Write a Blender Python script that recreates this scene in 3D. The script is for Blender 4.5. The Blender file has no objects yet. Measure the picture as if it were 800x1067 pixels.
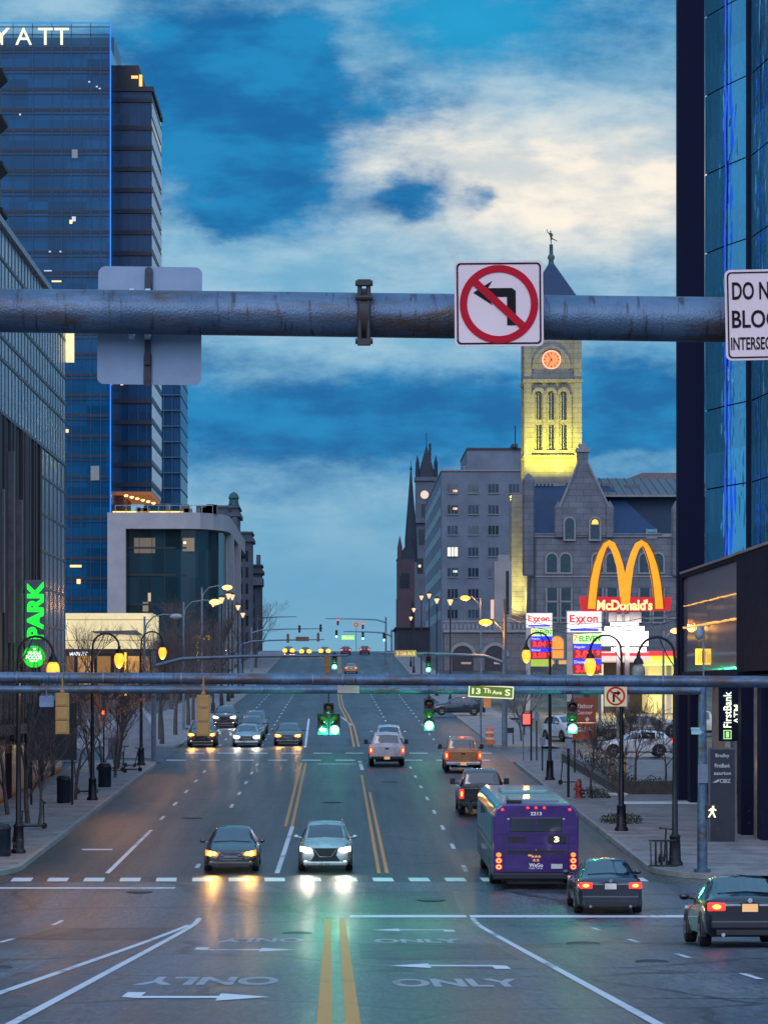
import bpy, bmesh, math, random
from mathutils import Vector, Matrix
random.seed(7)
R = math.radians
PI = math.pi
scene = bpy.context.scene
COL = scene.collection
STRETCH = 1.52       # the lens is longer than first measured: depths are laid out for F and stretched at the end
F = 2300.0            # focal length in photo pixels (800 px wide); the street runs along +Y

# ------------------------------------------------------------------ mesh building
class MB:
    def __init__(s): s.v = []; s.f = []; s.m = []; s.cur = 0
    def mat(s, i): s.cur = i; return s
    def add(s, vs, fs):
        o = len(s.v); s.v += [tuple(p) for p in vs]
        for f in fs: s.f.append([i + o for i in f]); s.m.append(s.cur)
        return s
    def bb(s, x0, x1, y0, y1, z0, z1):
        vs = [(x0,y0,z0),(x1,y0,z0),(x1,y1,z0),(x0,y1,z0),(x0,y0,z1),(x1,y0,z1),(x1,y1,z1),(x0,y1,z1)]
        return s.add(vs, [(0,3,2,1),(4,5,6,7),(0,1,5,4),(1,2,6,5),(2,3,7,6),(3,0,4,7)])
    def box(s, c, d, M=None):
        vs = []
        for z in (-.5,.5):
            for (x,y) in ((-.5,-.5),(.5,-.5),(.5,.5),(-.5,.5)):
                p = Vector((x*d[0], y*d[1], z*d[2]))
                if M is not None: p = M @ p
                vs.append(tuple(p + Vector(c)))
        return s.add(vs, [(0,3,2,1),(4,5,6,7),(0,1,5,4),(1,2,6,5),(2,3,7,6),(3,0,4,7)])
    def quad(s, a, b, c, d): return s.add([a,b,c,d], [(0,1,2,3)])
    def tube(s, pts, r, n=8, cap=True):
        pts = [Vector(p) for p in pts]
        rs = r if isinstance(r, (list, tuple)) else [r]*len(pts)
        rings = []; up = None
        for i, p in enumerate(pts):
            if i == 0: t = pts[1]-p
            elif i == len(pts)-1: t = p-pts[i-1]
            else: t = (pts[i+1]-pts[i-1])
            t.normalize()
            if up is None:
                a = Vector((0,0,1)) if abs(t.z) < .9 else Vector((1,0,0))
                up = (a - t*a.dot(t)).normalized()
            else:
                up = (up - t*up.dot(t))
                if up.length < 1e-4: up = t.orthogonal()
                up.normalize()
            b = t.cross(up)
            rings.append([p + (up*math.cos(2*PI*k/n) + b*math.sin(2*PI*k/n))*rs[i] for k in range(n)])
        vs = [q for rg in rings for q in rg]; fs = []
        for i in range(len(pts)-1):
            for k in range(n):
                k2 = (k+1) % n
                fs.append((i*n+k, i*n+k2, (i+1)*n+k2, (i+1)*n+k))
        if cap:
            fs.append(tuple(reversed(range(n)))); fs.append(tuple((len(pts)-1)*n+k for k in range(n)))
        return s.add(vs, fs)
    def cyl(s, p0, p1, r0, r1=None, n=12): return s.tube([p0, p1], [r0, r0 if r1 is None else r1], n)
    def lathe(s, c, prof, n=14, axis='z'):
        vs = []; fs = []
        for (r, z) in prof:
            for k in range(n):
                a = 2*PI*k/n; x, y = r*math.cos(a), r*math.sin(a)
                if axis == 'z': vs.append((c[0]+x, c[1]+y, c[2]+z))
                elif axis == 'y': vs.append((c[0]+x, c[1]+z, c[2]+y))
                else: vs.append((c[0]+z, c[1]+x, c[2]+y))
        for i in range(len(prof)-1):
            for k in range(n):
                k2 = (k+1) % n
                fs.append((i*n+k, i*n+k2, (i+1)*n+k2, (i+1)*n+k))
        fs.append(tuple(range(n))); fs.append(tuple((len(prof)-1)*n+k for k in range(n)))
        return s.add(vs, fs)
    def ball(s, c, r, n=12, m=8):
        rx, ry, rz = r if isinstance(r, (tuple, list)) else (r,r,r)
        vs = []; fs = []
        for i in range(m+1):
            th = PI*i/m
            rr = max(math.sin(th), .02)
            for k in range(n):
                a = 2*PI*k/n
                vs.append((c[0]+rx*rr*math.cos(a), c[1]+ry*rr*math.sin(a), c[2]+rz*math.cos(th)))
        for i in range(m):
            for k in range(n):
                k2 = (k+1) % n
                fs.append((i*n+k, (i+1)*n+k, (i+1)*n+k2, i*n+k2))
        fs.append(tuple(range(n))); fs.append(tuple(m*n+k for k in reversed(range(n))))
        return s.add(vs, fs)
    def prism(s, poly, a, b, axis='y'):
        """polygon given in the two axes other than `axis`, pushed from a to b along it"""
        def mk(p, t):
            if axis == 'y': return (p[0], t, p[1])
            if axis == 'x': return (t, p[0], p[1])
            return (p[0], p[1], t)
        n = len(poly)
        vs = [mk(p, a) for p in poly] + [mk(p, b) for p in poly]
        fs = [tuple(range(n)), tuple(range(2*n-1, n-1, -1))]
        for k in range(n):
            k2 = (k+1) % n
            fs.append((k, k+n, k2+n, k2))
        return s.add(vs, fs)
    def loop_strip(s, outer, inner, a, b, axis='y'):
        """a ring between two outlines with equal point counts, given thickness"""
        def mk(p, t):
            if axis == 'y': return (p[0], t, p[1])
            if axis == 'x': return (t, p[0], p[1])
            return (p[0], p[1], t)
        n = len(outer)
        vs = [mk(p,a) for p in outer]+[mk(p,a) for p in inner]+[mk(p,b) for p in outer]+[mk(p,b) for p in inner]
        fs = []
        for k in range(n):
            q = (k+1) % n
            fs += [(k,q,n+q,n+k), (2*n+k,3*n+k,3*n+q,2*n+q), (k,2*n+k,2*n+q,q), (n+k,n+q,3*n+q,3*n+k)]
        return s.add(vs, fs)
    def build(s, name, mats, parent=None, smooth=None, recalc=True, bevel=None, loc=None):
        me = bpy.data.meshes.new(name)
        me.from_pydata(s.v, [], s.f)
        for m in (mats if isinstance(mats, (list, tuple)) else [mats]): me.materials.append(m)
        me.polygons.foreach_set('material_index', s.m)
        if recalc:
            bm = bmesh.new(); bm.from_mesh(me)
            bmesh.ops.recalc_face_normals(bm, faces=bm.faces); bm.to_mesh(me); bm.free()
        if smooth is not None:
            me.polygons.foreach_set('use_smooth', [True]*len(me.polygons))
            me.set_sharp_from_angle(angle=R(smooth))
        me.update()
        o = bpy.data.objects.new(name, me); COL.objects.link(o)
        if parent is not None: o.parent = parent
        if loc is not None: o.location = loc
        if bevel:
            b = o.modifiers.new('edges', 'BEVEL'); b.width = bevel; b.segments = 2; b.limit_method = 'ANGLE'; b.angle_limit = R(40)
        return o

def tag(o, label, cat, group=None):
    o['label'] = label; o['category'] = cat
    if group: o['group'] = group
    return o
def structure(o): o['kind'] = 'structure'; return o
def stuff(o): o['kind'] = 'stuff'; return o
def thing(name, label, cat, loc=(0,0,0), rot=(0,0,0), group=None):
    o = bpy.data.objects.new(name, None); COL.objects.link(o)
    o.empty_display_size = .3
    o.location = loc; o.rotation_euler = rot
    return tag(o, label, cat, group)
def kids(o): return [c for c in bpy.data.objects if c.parent == o]
def copy_tree(o, loc=None, rot=None, label=None, scale=None):
    def rec(src, par):
        c = src.copy(); COL.objects.link(c)
        if par is not None: c.parent = par
        for k in kids(src): rec(k, c)
        return c
    r = rec(o, None)
    if loc is not None: r.location = loc
    if rot is not None: r.rotation_euler = rot
    if scale is not None: r.scale = (scale,)*3 if isinstance(scale,(int,float)) else scale
    if label: r['label'] = label
    return r

# ------------------------------------------------------------------ materials
def nodes_of(m):
    nt = m.node_tree
    return nt, nt.nodes, nt.links
_mc = {}
def M(name, col, rough=.6, metal=0.0, var=.25, scale=2.0, bump=0.0, bscale=40.0, emit=None, es=0.0, coat=0.0, spec=.5, col2=None, stretch=None):
    """procedural principled material: two-tone noise, roughness variation, optional bump and emission"""
    if name in _mc: return _mc[name]
    m = bpy.data.materials.new(name); m.use_nodes = True
    nt, N, L = nodes_of(m); b = N['Principled BSDF']
    tc = N.new('ShaderNodeTexCoord'); mp = N.new('ShaderNodeMapping')
    L.new(tc.outputs['Object'], mp.inputs['Vector'])
    if stretch: mp.inputs['Scale'].default_value = stretch
    nz = N.new('ShaderNodeTexNoise'); nz.inputs['Scale'].default_value = scale; nz.inputs['Detail'].default_value = 6
    nz.inputs['Roughness'].default_value = .65
    L.new(mp.outputs['Vector'], nz.inputs['Vector'])
    rp = N.new('ShaderNodeValToRGB')
    rp.color_ramp.elements[0].position = .32; rp.color_ramp.elements[1].position = .68
    c2 = col2 if col2 else tuple(min(1, c*(1+var)) for c in col)
    c1 = col if col2 else tuple(c*(1-var) for c in col)
    rp.color_ramp.elements[0].color = (*c1, 1); rp.color_ramp.elements[1].color = (*c2, 1)
    L.new(nz.outputs['Fac'], rp.inputs['Fac']); L.new(rp.outputs['Color'], b.inputs['Base Color'])
    mr = N.new('ShaderNodeMapRange'); mr.inputs['To Min'].default_value = max(.02, rough*.8); mr.inputs['To Max'].default_value = min(1, rough*1.2)
    L.new(nz.outputs['Fac'], mr.inputs['Value']); L.new(mr.outputs['Result'], b.inputs['Roughness'])
    b.inputs['Metallic'].default_value = metal
    b.inputs['Specular IOR Level'].default_value = spec
    b.inputs['Coat Weight'].default_value = coat; b.inputs['Coat Roughness'].default_value = .05
    if bump:
        n2 = N.new('ShaderNodeTexNoise'); n2.inputs['Scale'].default_value = bscale; n2.inputs['Detail'].default_value = 4
        L.new(mp.outputs['Vector'], n2.inputs['Vector'])
        bp = N.new('ShaderNodeBump'); bp.inputs['Strength'].default_value = bump; bp.inputs['Distance'].default_value = .02
        L.new(n2.outputs['Fac'], bp.inputs['Height']); L.new(bp.outputs['Normal'], b.inputs['Normal'])
    if emit:
        b.inputs['Emission Color'].default_value = (*emit, 1); b.inputs['Emission Strength'].default_value = es
    _mc[name] = m
    return m
def E(name, col, s):
    """a lit surface (lamp lens, lit panel): procedural emission with a slight unevenness"""
    if name in _mc: return _mc[name]
    m = bpy.data.materials.new(name); m.use_nodes = True
    nt, N, L = nodes_of(m); b = N['Principled BSDF']
    b.inputs['Base Color'].default_value = (*[min(.8, c*.6+.02) for c in col], 1); b.inputs['Roughness'].default_value = .4
    tc = N.new('ShaderNodeTexCoord'); nz = N.new('ShaderNodeTexNoise'); nz.inputs['Scale'].default_value = 3.0
    L.new(tc.outputs['Object'], nz.inputs['Vector'])
    mr = N.new('ShaderNodeMapRange'); mr.inputs['To Min'].default_value = s*.75; mr.inputs['To Max'].default_value = s*1.25
    L.new(nz.outputs['Fac'], mr.inputs['Value']); L.new(mr.outputs['Result'], b.inputs['Emission Strength'])
    b.inputs['Emission Color'].default_value = (*col, 1)
    _mc[name] = m
    return m
def brick_mat(name, c1, c2, mortar, scale=1.0, bw=.6, bh=.3, rough=.85):
    if name in _mc: return _mc[name]
    m = bpy.data.materials.new(name); m.use_nodes = True
    nt, N, L = nodes_of(m); b = N['Principled BSDF']
    tc = N.new('ShaderNodeTexCoord'); sx = N.new('ShaderNodeSeparateXYZ'); L.new(tc.outputs['Object'], sx.inputs[0])
    ad = N.new('ShaderNodeMath'); ad.operation = 'ADD'; L.new(sx.outputs['X'], ad.inputs[0]); L.new(sx.outputs['Y'], ad.inputs[1])
    cb = N.new('ShaderNodeCombineXYZ'); L.new(ad.outputs[0], cb.inputs['X']); L.new(sx.outputs['Z'], cb.inputs['Y'])
    br = N.new('ShaderNodeTexBrick'); L.new(cb.outputs[0], br.inputs['Vector'])
    br.inputs['Color1'].default_value = (*c1,1); br.inputs['Color2'].default_value = (*c2,1); br.inputs['Mortar'].default_value = (*mortar,1)
    br.inputs['Scale'].default_value = scale; br.inputs['Brick Width'].default_value = bw; br.inputs['Row Height'].default_value = bh
    br.inputs['Mortar Size'].default_value = .02
    nz = N.new('ShaderNodeTexNoise'); nz.inputs['Scale'].default_value = .5; nz.inputs['Detail'].default_value = 6
    L.new(tc.outputs['Object'], nz.inputs['Vector'])
    mx = N.new('ShaderNodeMixRGB'); mx.blend_type = 'MULTIPLY'; mx.inputs['Fac'].default_value = .6
    rp = N.new('ShaderNodeValToRGB'); rp.color_ramp.elements[0].position=.3; rp.color_ramp.elements[0].color=(.5,.5,.52,1); rp.color_ramp.elements[1].position=.7
    L.new(nz.outputs['Fac'], rp.inputs['Fac'])
    L.new(br.outputs['Color'], mx.inputs['Color1']); L.new(rp.outputs['Color'], mx.inputs['Color2'])
    L.new(mx.outputs['Color'], b.inputs['Base Color']); b.inputs['Roughness'].default_value = rough
    bp = N.new('ShaderNodeBump'); bp.inputs['Strength'].default_value = .5; bp.inputs['Distance'].default_value = .03
    L.new(br.outputs['Fac'], bp.inputs['Height']); bp.invert = True
    L.new(bp.outputs['Normal'], b.inputs['Normal'])
    _mc[name] = m
    return m

def text_part(name, body, mat, parent, c, h, w=None, depth=.02, face='-y', bold=.0, rot=0.0, shear=0.0):
    """lettering as a mesh; c is its centre, h its height, w its width; it faces -Y ('-y'), +Y, +X or -X or up"""
    cu = bpy.data.curves.new('lettering', 'FONT'); cu.body = body; cu.size = 1; cu.extrude = .02; cu.offset = bold; cu.shear = shear
    cu.resolution_u = 4
    t = bpy.data.objects.new('lettering', cu); COL.objects.link(t)
    bpy.context.view_layer.update()
    me = bpy.data.meshes.new_from_object(t.evaluated_get(bpy.context.evaluated_depsgraph_get()))
    bpy.data.objects.remove(t); bpy.data.curves.remove(cu)
    xs = [v.co.x for v in me.vertices]; ys = [v.co.y for v in me.vertices]; zs = [v.co.z for v in me.vertices]
    cx, cy = (min(xs)+max(xs))/2, (min(ys)+max(ys))/2
    ky = h/(max(ys)-min(ys)); kx = ky if w is None else w/(max(xs)-min(xs))
    kz = depth/max(1e-6, max(zs)-min(zs))
    ca, sa = math.cos(rot), math.sin(rot)
    for v in me.vertices:
        x, y, z = (v.co.x-cx)*kx, (v.co.y-cy)*ky, v.co.z*kz
        x, y = x*ca - y*sa, x*sa + y*ca
        if face == '-y': q = (x, -z, y)
        elif face == '+y': q = (-x, z, y)
        elif face == '+x': q = (z, x, y)
        elif face == '-x': q = (-z, -x, y)
        else: q = (x, y, z)
        v.co = (q[0]+c[0], q[1]+c[1], q[2]+c[2])
    me.materials.clear(); me.materials.append(mat)
    me.update()
    o = bpy.data.objects.new(name, me); COL.objects.link(o)
    if parent is not None: o.parent = parent
    return o

# ------------------------------------------------------------------ the hill: height of the street at Y
_tab = []; Y0T, Y1T = -80, 1000
def _grade_far(Y):
    if Y < 240: return .0304
    if Y < 430: return .0304 + (.0520-.0304)*(Y-240)/60 if Y < 300 else .0440
    if Y < 500: return .0440 - .080*(Y-430)/70
    return -.036
def _mk():
    far = {}
    z = .0304*Y0T - 8.1
    for Y in range(Y0T, Y1T+1):
        far[Y] = z; z += _grade_far(Y+.5)
    for Y in range(Y0T, Y1T+1):
        a = -2.05 - .0713*max(Y, -25); b = far[Y]
        _tab.append(.5*(a+b+math.sqrt((a-b)**2+.03)))
_mk()
def G(Y):
    t = min(max(Y - Y0T, 0), len(_tab)-1.001); i = int(t); f = t-i
    return _tab[i]*(1-f) + _tab[i+1]*f
def slope(Y): return (G(Y+2.5)-G(Y-2.5))/5
def px2x(px, Y): return (px-353)*Y/F
def py2z(py, Y): return (720-py)*Y/F
# ------------------------------------------------------------------ camera, sun, sky
cd = bpy.data.cameras.new('camera'); cam = bpy.data.objects.new('camera', cd); COL.objects.link(cam)
cam.location = (0,0,0); cam.rotation_euler = (R(90),0,0)
cd.sensor_fit = 'HORIZONTAL'; cd.sensor_width = 36; cd.lens = 36*F*STRETCH/800
cd.shift_x = (400-353)/800; cd.shift_y = (720-533.5)/800
cd.clip_start = .5; cd.clip_end = 14000
scene.camera = cam
scene.view_settings.view_transform = 'Standard'; scene.view_settings.look = 'None'
scene.view_settings.exposure = .15; scene.view_settings.gamma = 1; scene.view_settings.use_curve_mapping = False

SUN_EL, SUN_AZ = 7.0, 200.0      # afterglow behind the camera
sl = bpy.data.lights.new('sun', 'SUN'); sun = bpy.data.objects.new('sun', sl); COL.objects.link(sun)
sl.energy = .5; sl.angle = R(25); sl.color = (1.0,.86,.90)
d = Vector((math.sin(R(SUN_AZ))*math.cos(R(28)), math.cos(R(SUN_AZ))*math.cos(R(28)), math.sin(R(28))))
sun.rotation_euler = d.to_track_quat('Z','Y').to_euler()

w = bpy.data.worlds.new('World'); scene.world = w; w.use_nodes = True
nt = w.node_tree; N = nt.nodes; L = nt.links; N.clear()
def mth(op, a, b=None, clamp=False):
    n = N.new('ShaderNodeMath'); n.operation = op; n.use_clamp = clamp
    for i, q in enumerate((a, b)):
        if q is None: continue
        if isinstance(q, (int, float)): n.inputs[i].default_value = q
        else: L.new(q, n.inputs[i])
    return n.outputs[0]
def sstep(x, a, b):
    n = N.new('ShaderNodeMapRange'); n.interpolation_type = 'SMOOTHSTEP'
    n.inputs['From Min'].default_value = a; n.inputs['From Max'].default_value = b
    L.new(x, n.inputs['Value']); return n.outputs['Result']
def mixc(f, a, b, mode='MIX'):
    n = N.new('ShaderNodeMixRGB'); n.blend_type = mode
    for k, q in (('Fac', f), ('Color1', a), ('Color2', b)):
        if isinstance(q, (int, float)): n.inputs[k].default_value = q
        elif isinstance(q, tuple): n.inputs[k].default_value = (*q, 1)
        else: L.new(q, n.inputs[k])
    return n.outputs['Color']
tc = N.new('ShaderNodeTexCoord'); sp = N.new('ShaderNodeSeparateXYZ'); L.new(tc.outputs['Generated'], sp.inputs[0])
dx, dy, dz = sp.outputs
az = mth('ARCTAN2', dx, dy); el = mth('ARCSINE', dz)
U = mth('ADD', mth('MULTIPLY', az, 23.0*STRETCH), 3.53)       # azimuth and elevation, in tenths-of-radian-like units
V = mth('SUBTRACT', 7.2, mth('MULTIPLY', el, 23.0*STRETCH))
def noise(su, sv, detail, seed, rough=.6):
    cb = N.new('ShaderNodeCombineXYZ'); L.new(mth('MULTIPLY', U, su), cb.inputs[0]); L.new(mth('MULTIPLY', V, sv), cb.inputs[1]); cb.inputs[2].default_value = seed
    n = N.new('ShaderNodeTexNoise'); n.inputs['Scale'].default_value = 1; n.inputs['Detail'].default_value = detail; n.inputs['Roughness'].default_value = rough
    L.new(cb.outputs[0], n.inputs['Vector']); return n.outputs['Fac']
n1 = noise(.9, 1.5, 7, 3.1); n2 = noise(.9, 1.5, 7, 9.7); n3 = noise(1.6, 3.4, 8, 5.0, .68); n4 = noise(.45, 2.2, 5, 12.0)
Ud = mth('ADD', U, mth('MULTIPLY', mth('SUBTRACT', n1, .5), 1.1))
Vd = mth('ADD', V, mth('MULTIPLY', mth('SUBTRACT', n2, .5), .7))
def blob(u, v, ru, rv, a):
    e = mth('ADD', mth('POWER', mth('ABSOLUTE', mth('DIVIDE', mth('SUBTRACT', Ud, u), ru)), 2.0), mth('POWER', mth('ABSOLUTE', mth('DIVIDE', mth('SUBTRACT', Vd, v), rv)), 2.0))
    return mth('MULTIPLY', mth('EXPONENT', mth('MULTIPLY', e, -1.0)), a)
BL = [ # cloud (+) and clear deep blue (-)
    (2.35,.95,1.15,.85,-.75), (2.75,1.95,.7,.45,-.65), (3.15,.55,.5,.45,-.45), (4.05,1.15,.55,.28,-.50),
    (4.30,2.05,.42,.22,-.70), (4.95,2.12,.20,.14,-.55), (2.2,2.35,.30,.13,-.45), (4.9,.35,.9,.42,-.50), (6.5,.15,1.2,.5,-.15), (2.9,1.3,.7,.5,-.25),
    (3.5,4.42,2.2,.42,-.75), (6.7,4.3,.8,.50,-.70), (5.6,4.6,1.1,.35,-.35), (2.2,3.9,.5,.4,-.10), (3.0,3.3,1.6,.3,.25),
    (5.6,1.9,1.9,1.0,.55), (3.7,.75,.5,.5,.35), (3.1,.12,.5,.12,.30), (.6,.1,.5,.25,.30), (2.5,2.75,1.3,.45,.35),
    (4.6,3.4,2.4,.4,.25), (3.3,5.9,3.6,.95,.34), (2.12,.80,.06,.12,.45), (6.3,4.75,.9,.12,.40), (1.0,-1.0,4.0,.8,.2)]
n5 = noise(1.9, 4.6, 8, 21.0, .62); n6 = noise(.8, 2.0, 7, 33.0, .58)
c = mth('ADD', .50, mth('ADD', mth('MULTIPLY', mth('SUBTRACT', n3, .5), .72), mth('MULTIPLY', mth('MULTIPLY', mth('SUBTRACT', n5, .5), .30), mth('SUBTRACT', 1.0, mth('MULTIPLY', sstep(V, 4.0, 5.6), .8)))))
for b_ in BL: c = mth('ADD', c, blob(*b_))
c = sstep(c, .12, .86)
glow = mth('ADD', blob(6.1,2.0,1.7,.66,1.25), blob(4.3,1.55,1.0,.6,.42), True)
glow = mth('MULTIPLY', glow, mth('ADD', .55, mth('MULTIPLY', n6, .95)), True)
low = sstep(V, 4.5, 6.4)
blue = mixc(sstep(n6, .36, .64), (.004,.120,.330), (.010,.215,.470))
blue = mixc(blob(4.9,.35,1.1,.6,1.0), blue, (.012,.300,.560))
blue = mixc(mth('MULTIPLY', low, .9), blue, (.080,.285,.490))
cloud = mixc(sstep(n6, .34, .66), (.150,.375,.560), (.290,.490,.630))
cloud = mixc(glow, cloud, mixc(sstep(n6, .38, .62), (.60,.62,.61), (.88,.80,.69)))
cloud = mixc(mth('MULTIPLY', low, .9), cloud, (.115,.330,.520))
sky = mixc(c, blue, cloud)
sky = mixc(mth('MULTIPLY', sstep(V, 5.9, 7.0), .6), sky, (.19,.39,.54))
# the afterglow in the west, behind the viewer, and the brighter overhead dome
west = sstep(mth('MULTIPLY', dy, -1.0), -.25, .85)
upw = sstep(el, .35, 1.2)
sky = mixc(mth('MULTIPLY', upw, .8), sky, (.34,.66,1.15))
sky = mixc(mth('MULTIPLY', west, sstep(el, -.05, .12)), sky, (.80,1.02,1.48))
ns = N.new('ShaderNodeTexSky'); ns.sky_type = 'NISHITA'; ns.sun_disc = False; ns.sun_elevation = R(SUN_EL); ns.sun_rotation = R(SUN_AZ)
bg1 = N.new('ShaderNodeBackground'); L.new(ns.outputs[0], bg1.inputs[0]); bg1.inputs[1].default_value = .05*.06
bg2 = N.new('ShaderNodeBackground'); L.new(sky, bg2.inputs[0]); bg2.inputs[1].default_value = 1.0
ad = N.new('ShaderNodeAddShader'); L.new(bg1.outputs[0], ad.inputs[0]); L.new(bg2.outputs[0], ad.inputs[1])
wo = N.new('ShaderNodeOutputWorld'); L.new(ad.outputs[0], wo.inputs['Surface'])
# ------------------------------------------------------------------ ground, street, markings
XL, XR = -10.4, 10.1           # kerb lines
def asphalt(name, col, rough):
    m = bpy.data.materials.new(name); m.use_nodes = True
    nt, N, L = nodes_of(m); b = N['Principled BSDF']
    tc = N.new('ShaderNodeTexCoord')
    def nz(s, st, det=6, rg=.6):
        mp = N.new('ShaderNodeMapping'); mp.inputs['Scale'].default_value = st; L.new(tc.outputs['Object'], mp.inputs['Vector'])
        n = N.new('ShaderNodeTexNoise'); n.inputs['Scale'].default_value = s; n.inputs['Detail'].default_value = det; n.inputs['Roughness'].default_value = rg
        L.new(mp.outputs['Vector'], n.inputs['Vector']); return n.outputs['Fac']
    big = nz(.12, (1,.35,1)); streak = nz(.9, (1,.04,1), 3); fine = nz(11, (1,.14,1), 6, .85)
    a = N.new('ShaderNodeMath'); a.operation = 'ADD'; L.new(big, a.inputs[0]); L.new(streak, a.inputs[1])
    a2 = N.new('ShaderNodeMath'); a2.operation = 'ADD'; L.new(a.outputs[0], a2.inputs[0]); fw = N.new('ShaderNodeMath'); fw.operation = 'MULTIPLY_ADD'; L.new(fine, fw.inputs[0]); fw.inputs[1].default_value = 2.6; fw.inputs[2].default_value = -.8; L.new(fw.outputs[0], a2.inputs[1]); b.inputs['Specular IOR Level'].default_value = .22
    mr = N.new('ShaderNodeMapRange'); mr.inputs['From Min'].default_value = 1.2; mr.inputs['From Max'].default_value = 1.8
    L.new(a2.outputs[0], mr.inputs['Value'])
    rp = N.new('ShaderNodeValToRGB')
    rp.color_ramp.elements[0].color = (*[c*.42 for c in col],1); rp.color_ramp.elements[1].color = (*[min(1,c*1.55) for c in col],1)
    L.new(mr.outputs['Result'], rp.inputs['Fac'])
    # tar-sealed cracks
    vo = N.new('ShaderNodeTexVoronoi'); vo.feature = 'DISTANCE_TO_EDGE'; vo.inputs['Scale'].default_value = .16
    ds = N.new('ShaderNodeMixRGB'); ds.blend_type = 'ADD'; ds.inputs['Fac'].default_value = .9
    dn = N.new('ShaderNodeTexNoise'); dn.inputs['Scale'].default_value = .6; L.new(tc.outputs['Object'], dn.inputs['Vector'])
    L.new(tc.outputs['Object'], ds.inputs['Color1']); L.new(dn.outputs['Color'], ds.inputs['Color2']); L.new(ds.outputs['Color'], vo.inputs['Vector'])
    cr = N.new('ShaderNodeMapRange'); cr.inputs['From Min'].default_value = .008; cr.inputs['From Max'].default_value = .022
    cr.inputs['To Min'].default_value = .35; L.new(vo.outputs['Distance'], cr.inputs['Value'])
    mx = N.new('ShaderNodeMixRGB'); mx.blend_type = 'MULTIPLY'; mx.inputs['Fac'].default_value = 1
    L.new(rp.outputs['Color'], mx.inputs['Color1']); L.new(cr.outputs['Result'], mx.inputs['Color2'])
    # tyre-polished tracks and the oily strip between them, every lane
    sx = N.new('ShaderNodeSeparateXYZ'); L.new(tc.outputs['Object'], sx.inputs[0])
    def mm(op, p, q=None):
        k = N.new('ShaderNodeMath'); k.operation = op
        for i_, z in enumerate((p, q)):
            if z is None: continue
            if isinstance(z, (int, float)): k.inputs[i_].default_value = z
            else: L.new(z, k.inputs[i_])
        return k.outputs[0]
    wob = mm('MULTIPLY', mm('SUBTRACT', big, .5), 1.6)
    lane = mm('COSINE', mm('MULTIPLY', mm('ADD', mm('ADD', sx.outputs['X'], wob), 1.5), 2*PI/2.9*1.0))
    lane = mm('MULTIPLY', mm('ADD', lane, 1.0), .5)
    trk = N.new('ShaderNodeMapRange'); trk.inputs['To Min'].default_value = 1.10; trk.inputs['To Max'].default_value = .72; L.new(mm('MULTIPLY', lane, mm('ADD', streak, .25)), trk.inputs['Value'])
    mx2 = N.new('ShaderNodeMixRGB'); mx2.blend_type = 'MULTIPLY'; mx2.inputs['Fac'].default_value = 1; L.new(mx.outputs['Color'], mx2.inputs['Color1']); L.new(trk.outputs['Result'], mx2.inputs['Color2'])
    # blotchy stains
    st = nz(.55, (1,.5,1), 8, .75); sr = N.new('ShaderNodeMapRange'); sr.inputs['From Min'].default_value = .56; sr.inputs['From Max'].default_value = .70; sr.inputs['To Min'].default_value = 1.0; sr.inputs['To Max'].default_value = .50; L.new(st, sr.inputs['Value'])
    mx3 = N.new('ShaderNodeMixRGB'); mx3.blend_type = 'MULTIPLY'; mx3.inputs['Fac'].default_value = 1; L.new(mx2.outputs['Color'], mx3.inputs['Color1']); L.new(sr.outputs['Result'], mx3.inputs['Color2'])
    L.new(mx3.outputs['Color'], b.inputs['Base Color'])
    r2 = N.new('ShaderNodeMapRange'); r2.inputs['To Min'].default_value = rough-.12; r2.inputs['To Max'].default_value = rough+.16
    L.new(streak, r2.inputs['Value']); L.new(r2.outputs['Result'], b.inputs['Roughness'])
    bp = N.new('ShaderNodeBump'); bp.inputs['Strength'].default_value = .6; bp.inputs['Distance'].default_value = .02
    f2 = nz(38, (1,1,1), 3); L.new(f2, bp.inputs['Height']); L.new(bp.outputs['Normal'], b.inputs['Normal'])
    return m
def paint_mat(name, col, under, wear=.45):
    m = bpy.data.materials.new(name); m.use_nodes = True
    nt, N, L = nodes_of(m); b = N['Principled BSDF']
    tc = N.new('ShaderNodeTexCoord')
    n = N.new('ShaderNodeTexNoise'); n.inputs['Scale'].default_value = 5; n.inputs['Detail'].default_value = 9; n.inputs['Roughness'].default_value = .75
    L.new(tc.outputs['Object'], n.inputs['Vector'])
    n2 = N.new('ShaderNodeTexNoise'); n2.inputs['Scale'].default_value = .35; n2.inputs['Detail'].default_value = 3; L.new(tc.outputs['Object'], n2.inputs['Vector'])
    ad = N.new('ShaderNodeMath'); ad.operation = 'ADD'; L.new(n.outputs['Fac'], ad.inputs[0]); L.new(n2.outputs['Fac'], ad.inputs[1])
    rp = N.new('ShaderNodeValToRGB'); e = rp.color_ramp.elements
    mr = N.new('ShaderNodeMapRange'); mr.inputs['From Max'].default_value = 2; L.new(ad.outputs[0], mr.inputs['Value'])
    e[0].position = wear-.03; e[0].color = (*under,1); e[1].position = wear+.05; e[1].color = (*col,1)
    L.new(mr.outputs['Result'], rp.inputs['Fac']); L.new(rp.outputs['Color'], b.inputs['Base Color']); b.inputs['Roughness'].default_value = .5
    return m
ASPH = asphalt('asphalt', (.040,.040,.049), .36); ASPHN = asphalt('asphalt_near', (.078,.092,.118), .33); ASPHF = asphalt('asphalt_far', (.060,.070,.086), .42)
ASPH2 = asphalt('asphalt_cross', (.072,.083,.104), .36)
LOT = asphalt('lot_asphalt', (.085,.082,.082), .6)
CONC = M('sidewalk_concrete', (.215,.195,.195), .8, var=.34, scale=.9, bump=.3, bscale=25)
KERB = M('kerb_concrete', (.25,.24,.23), .8, var=.25, scale=1.2, bump=.3)
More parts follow.
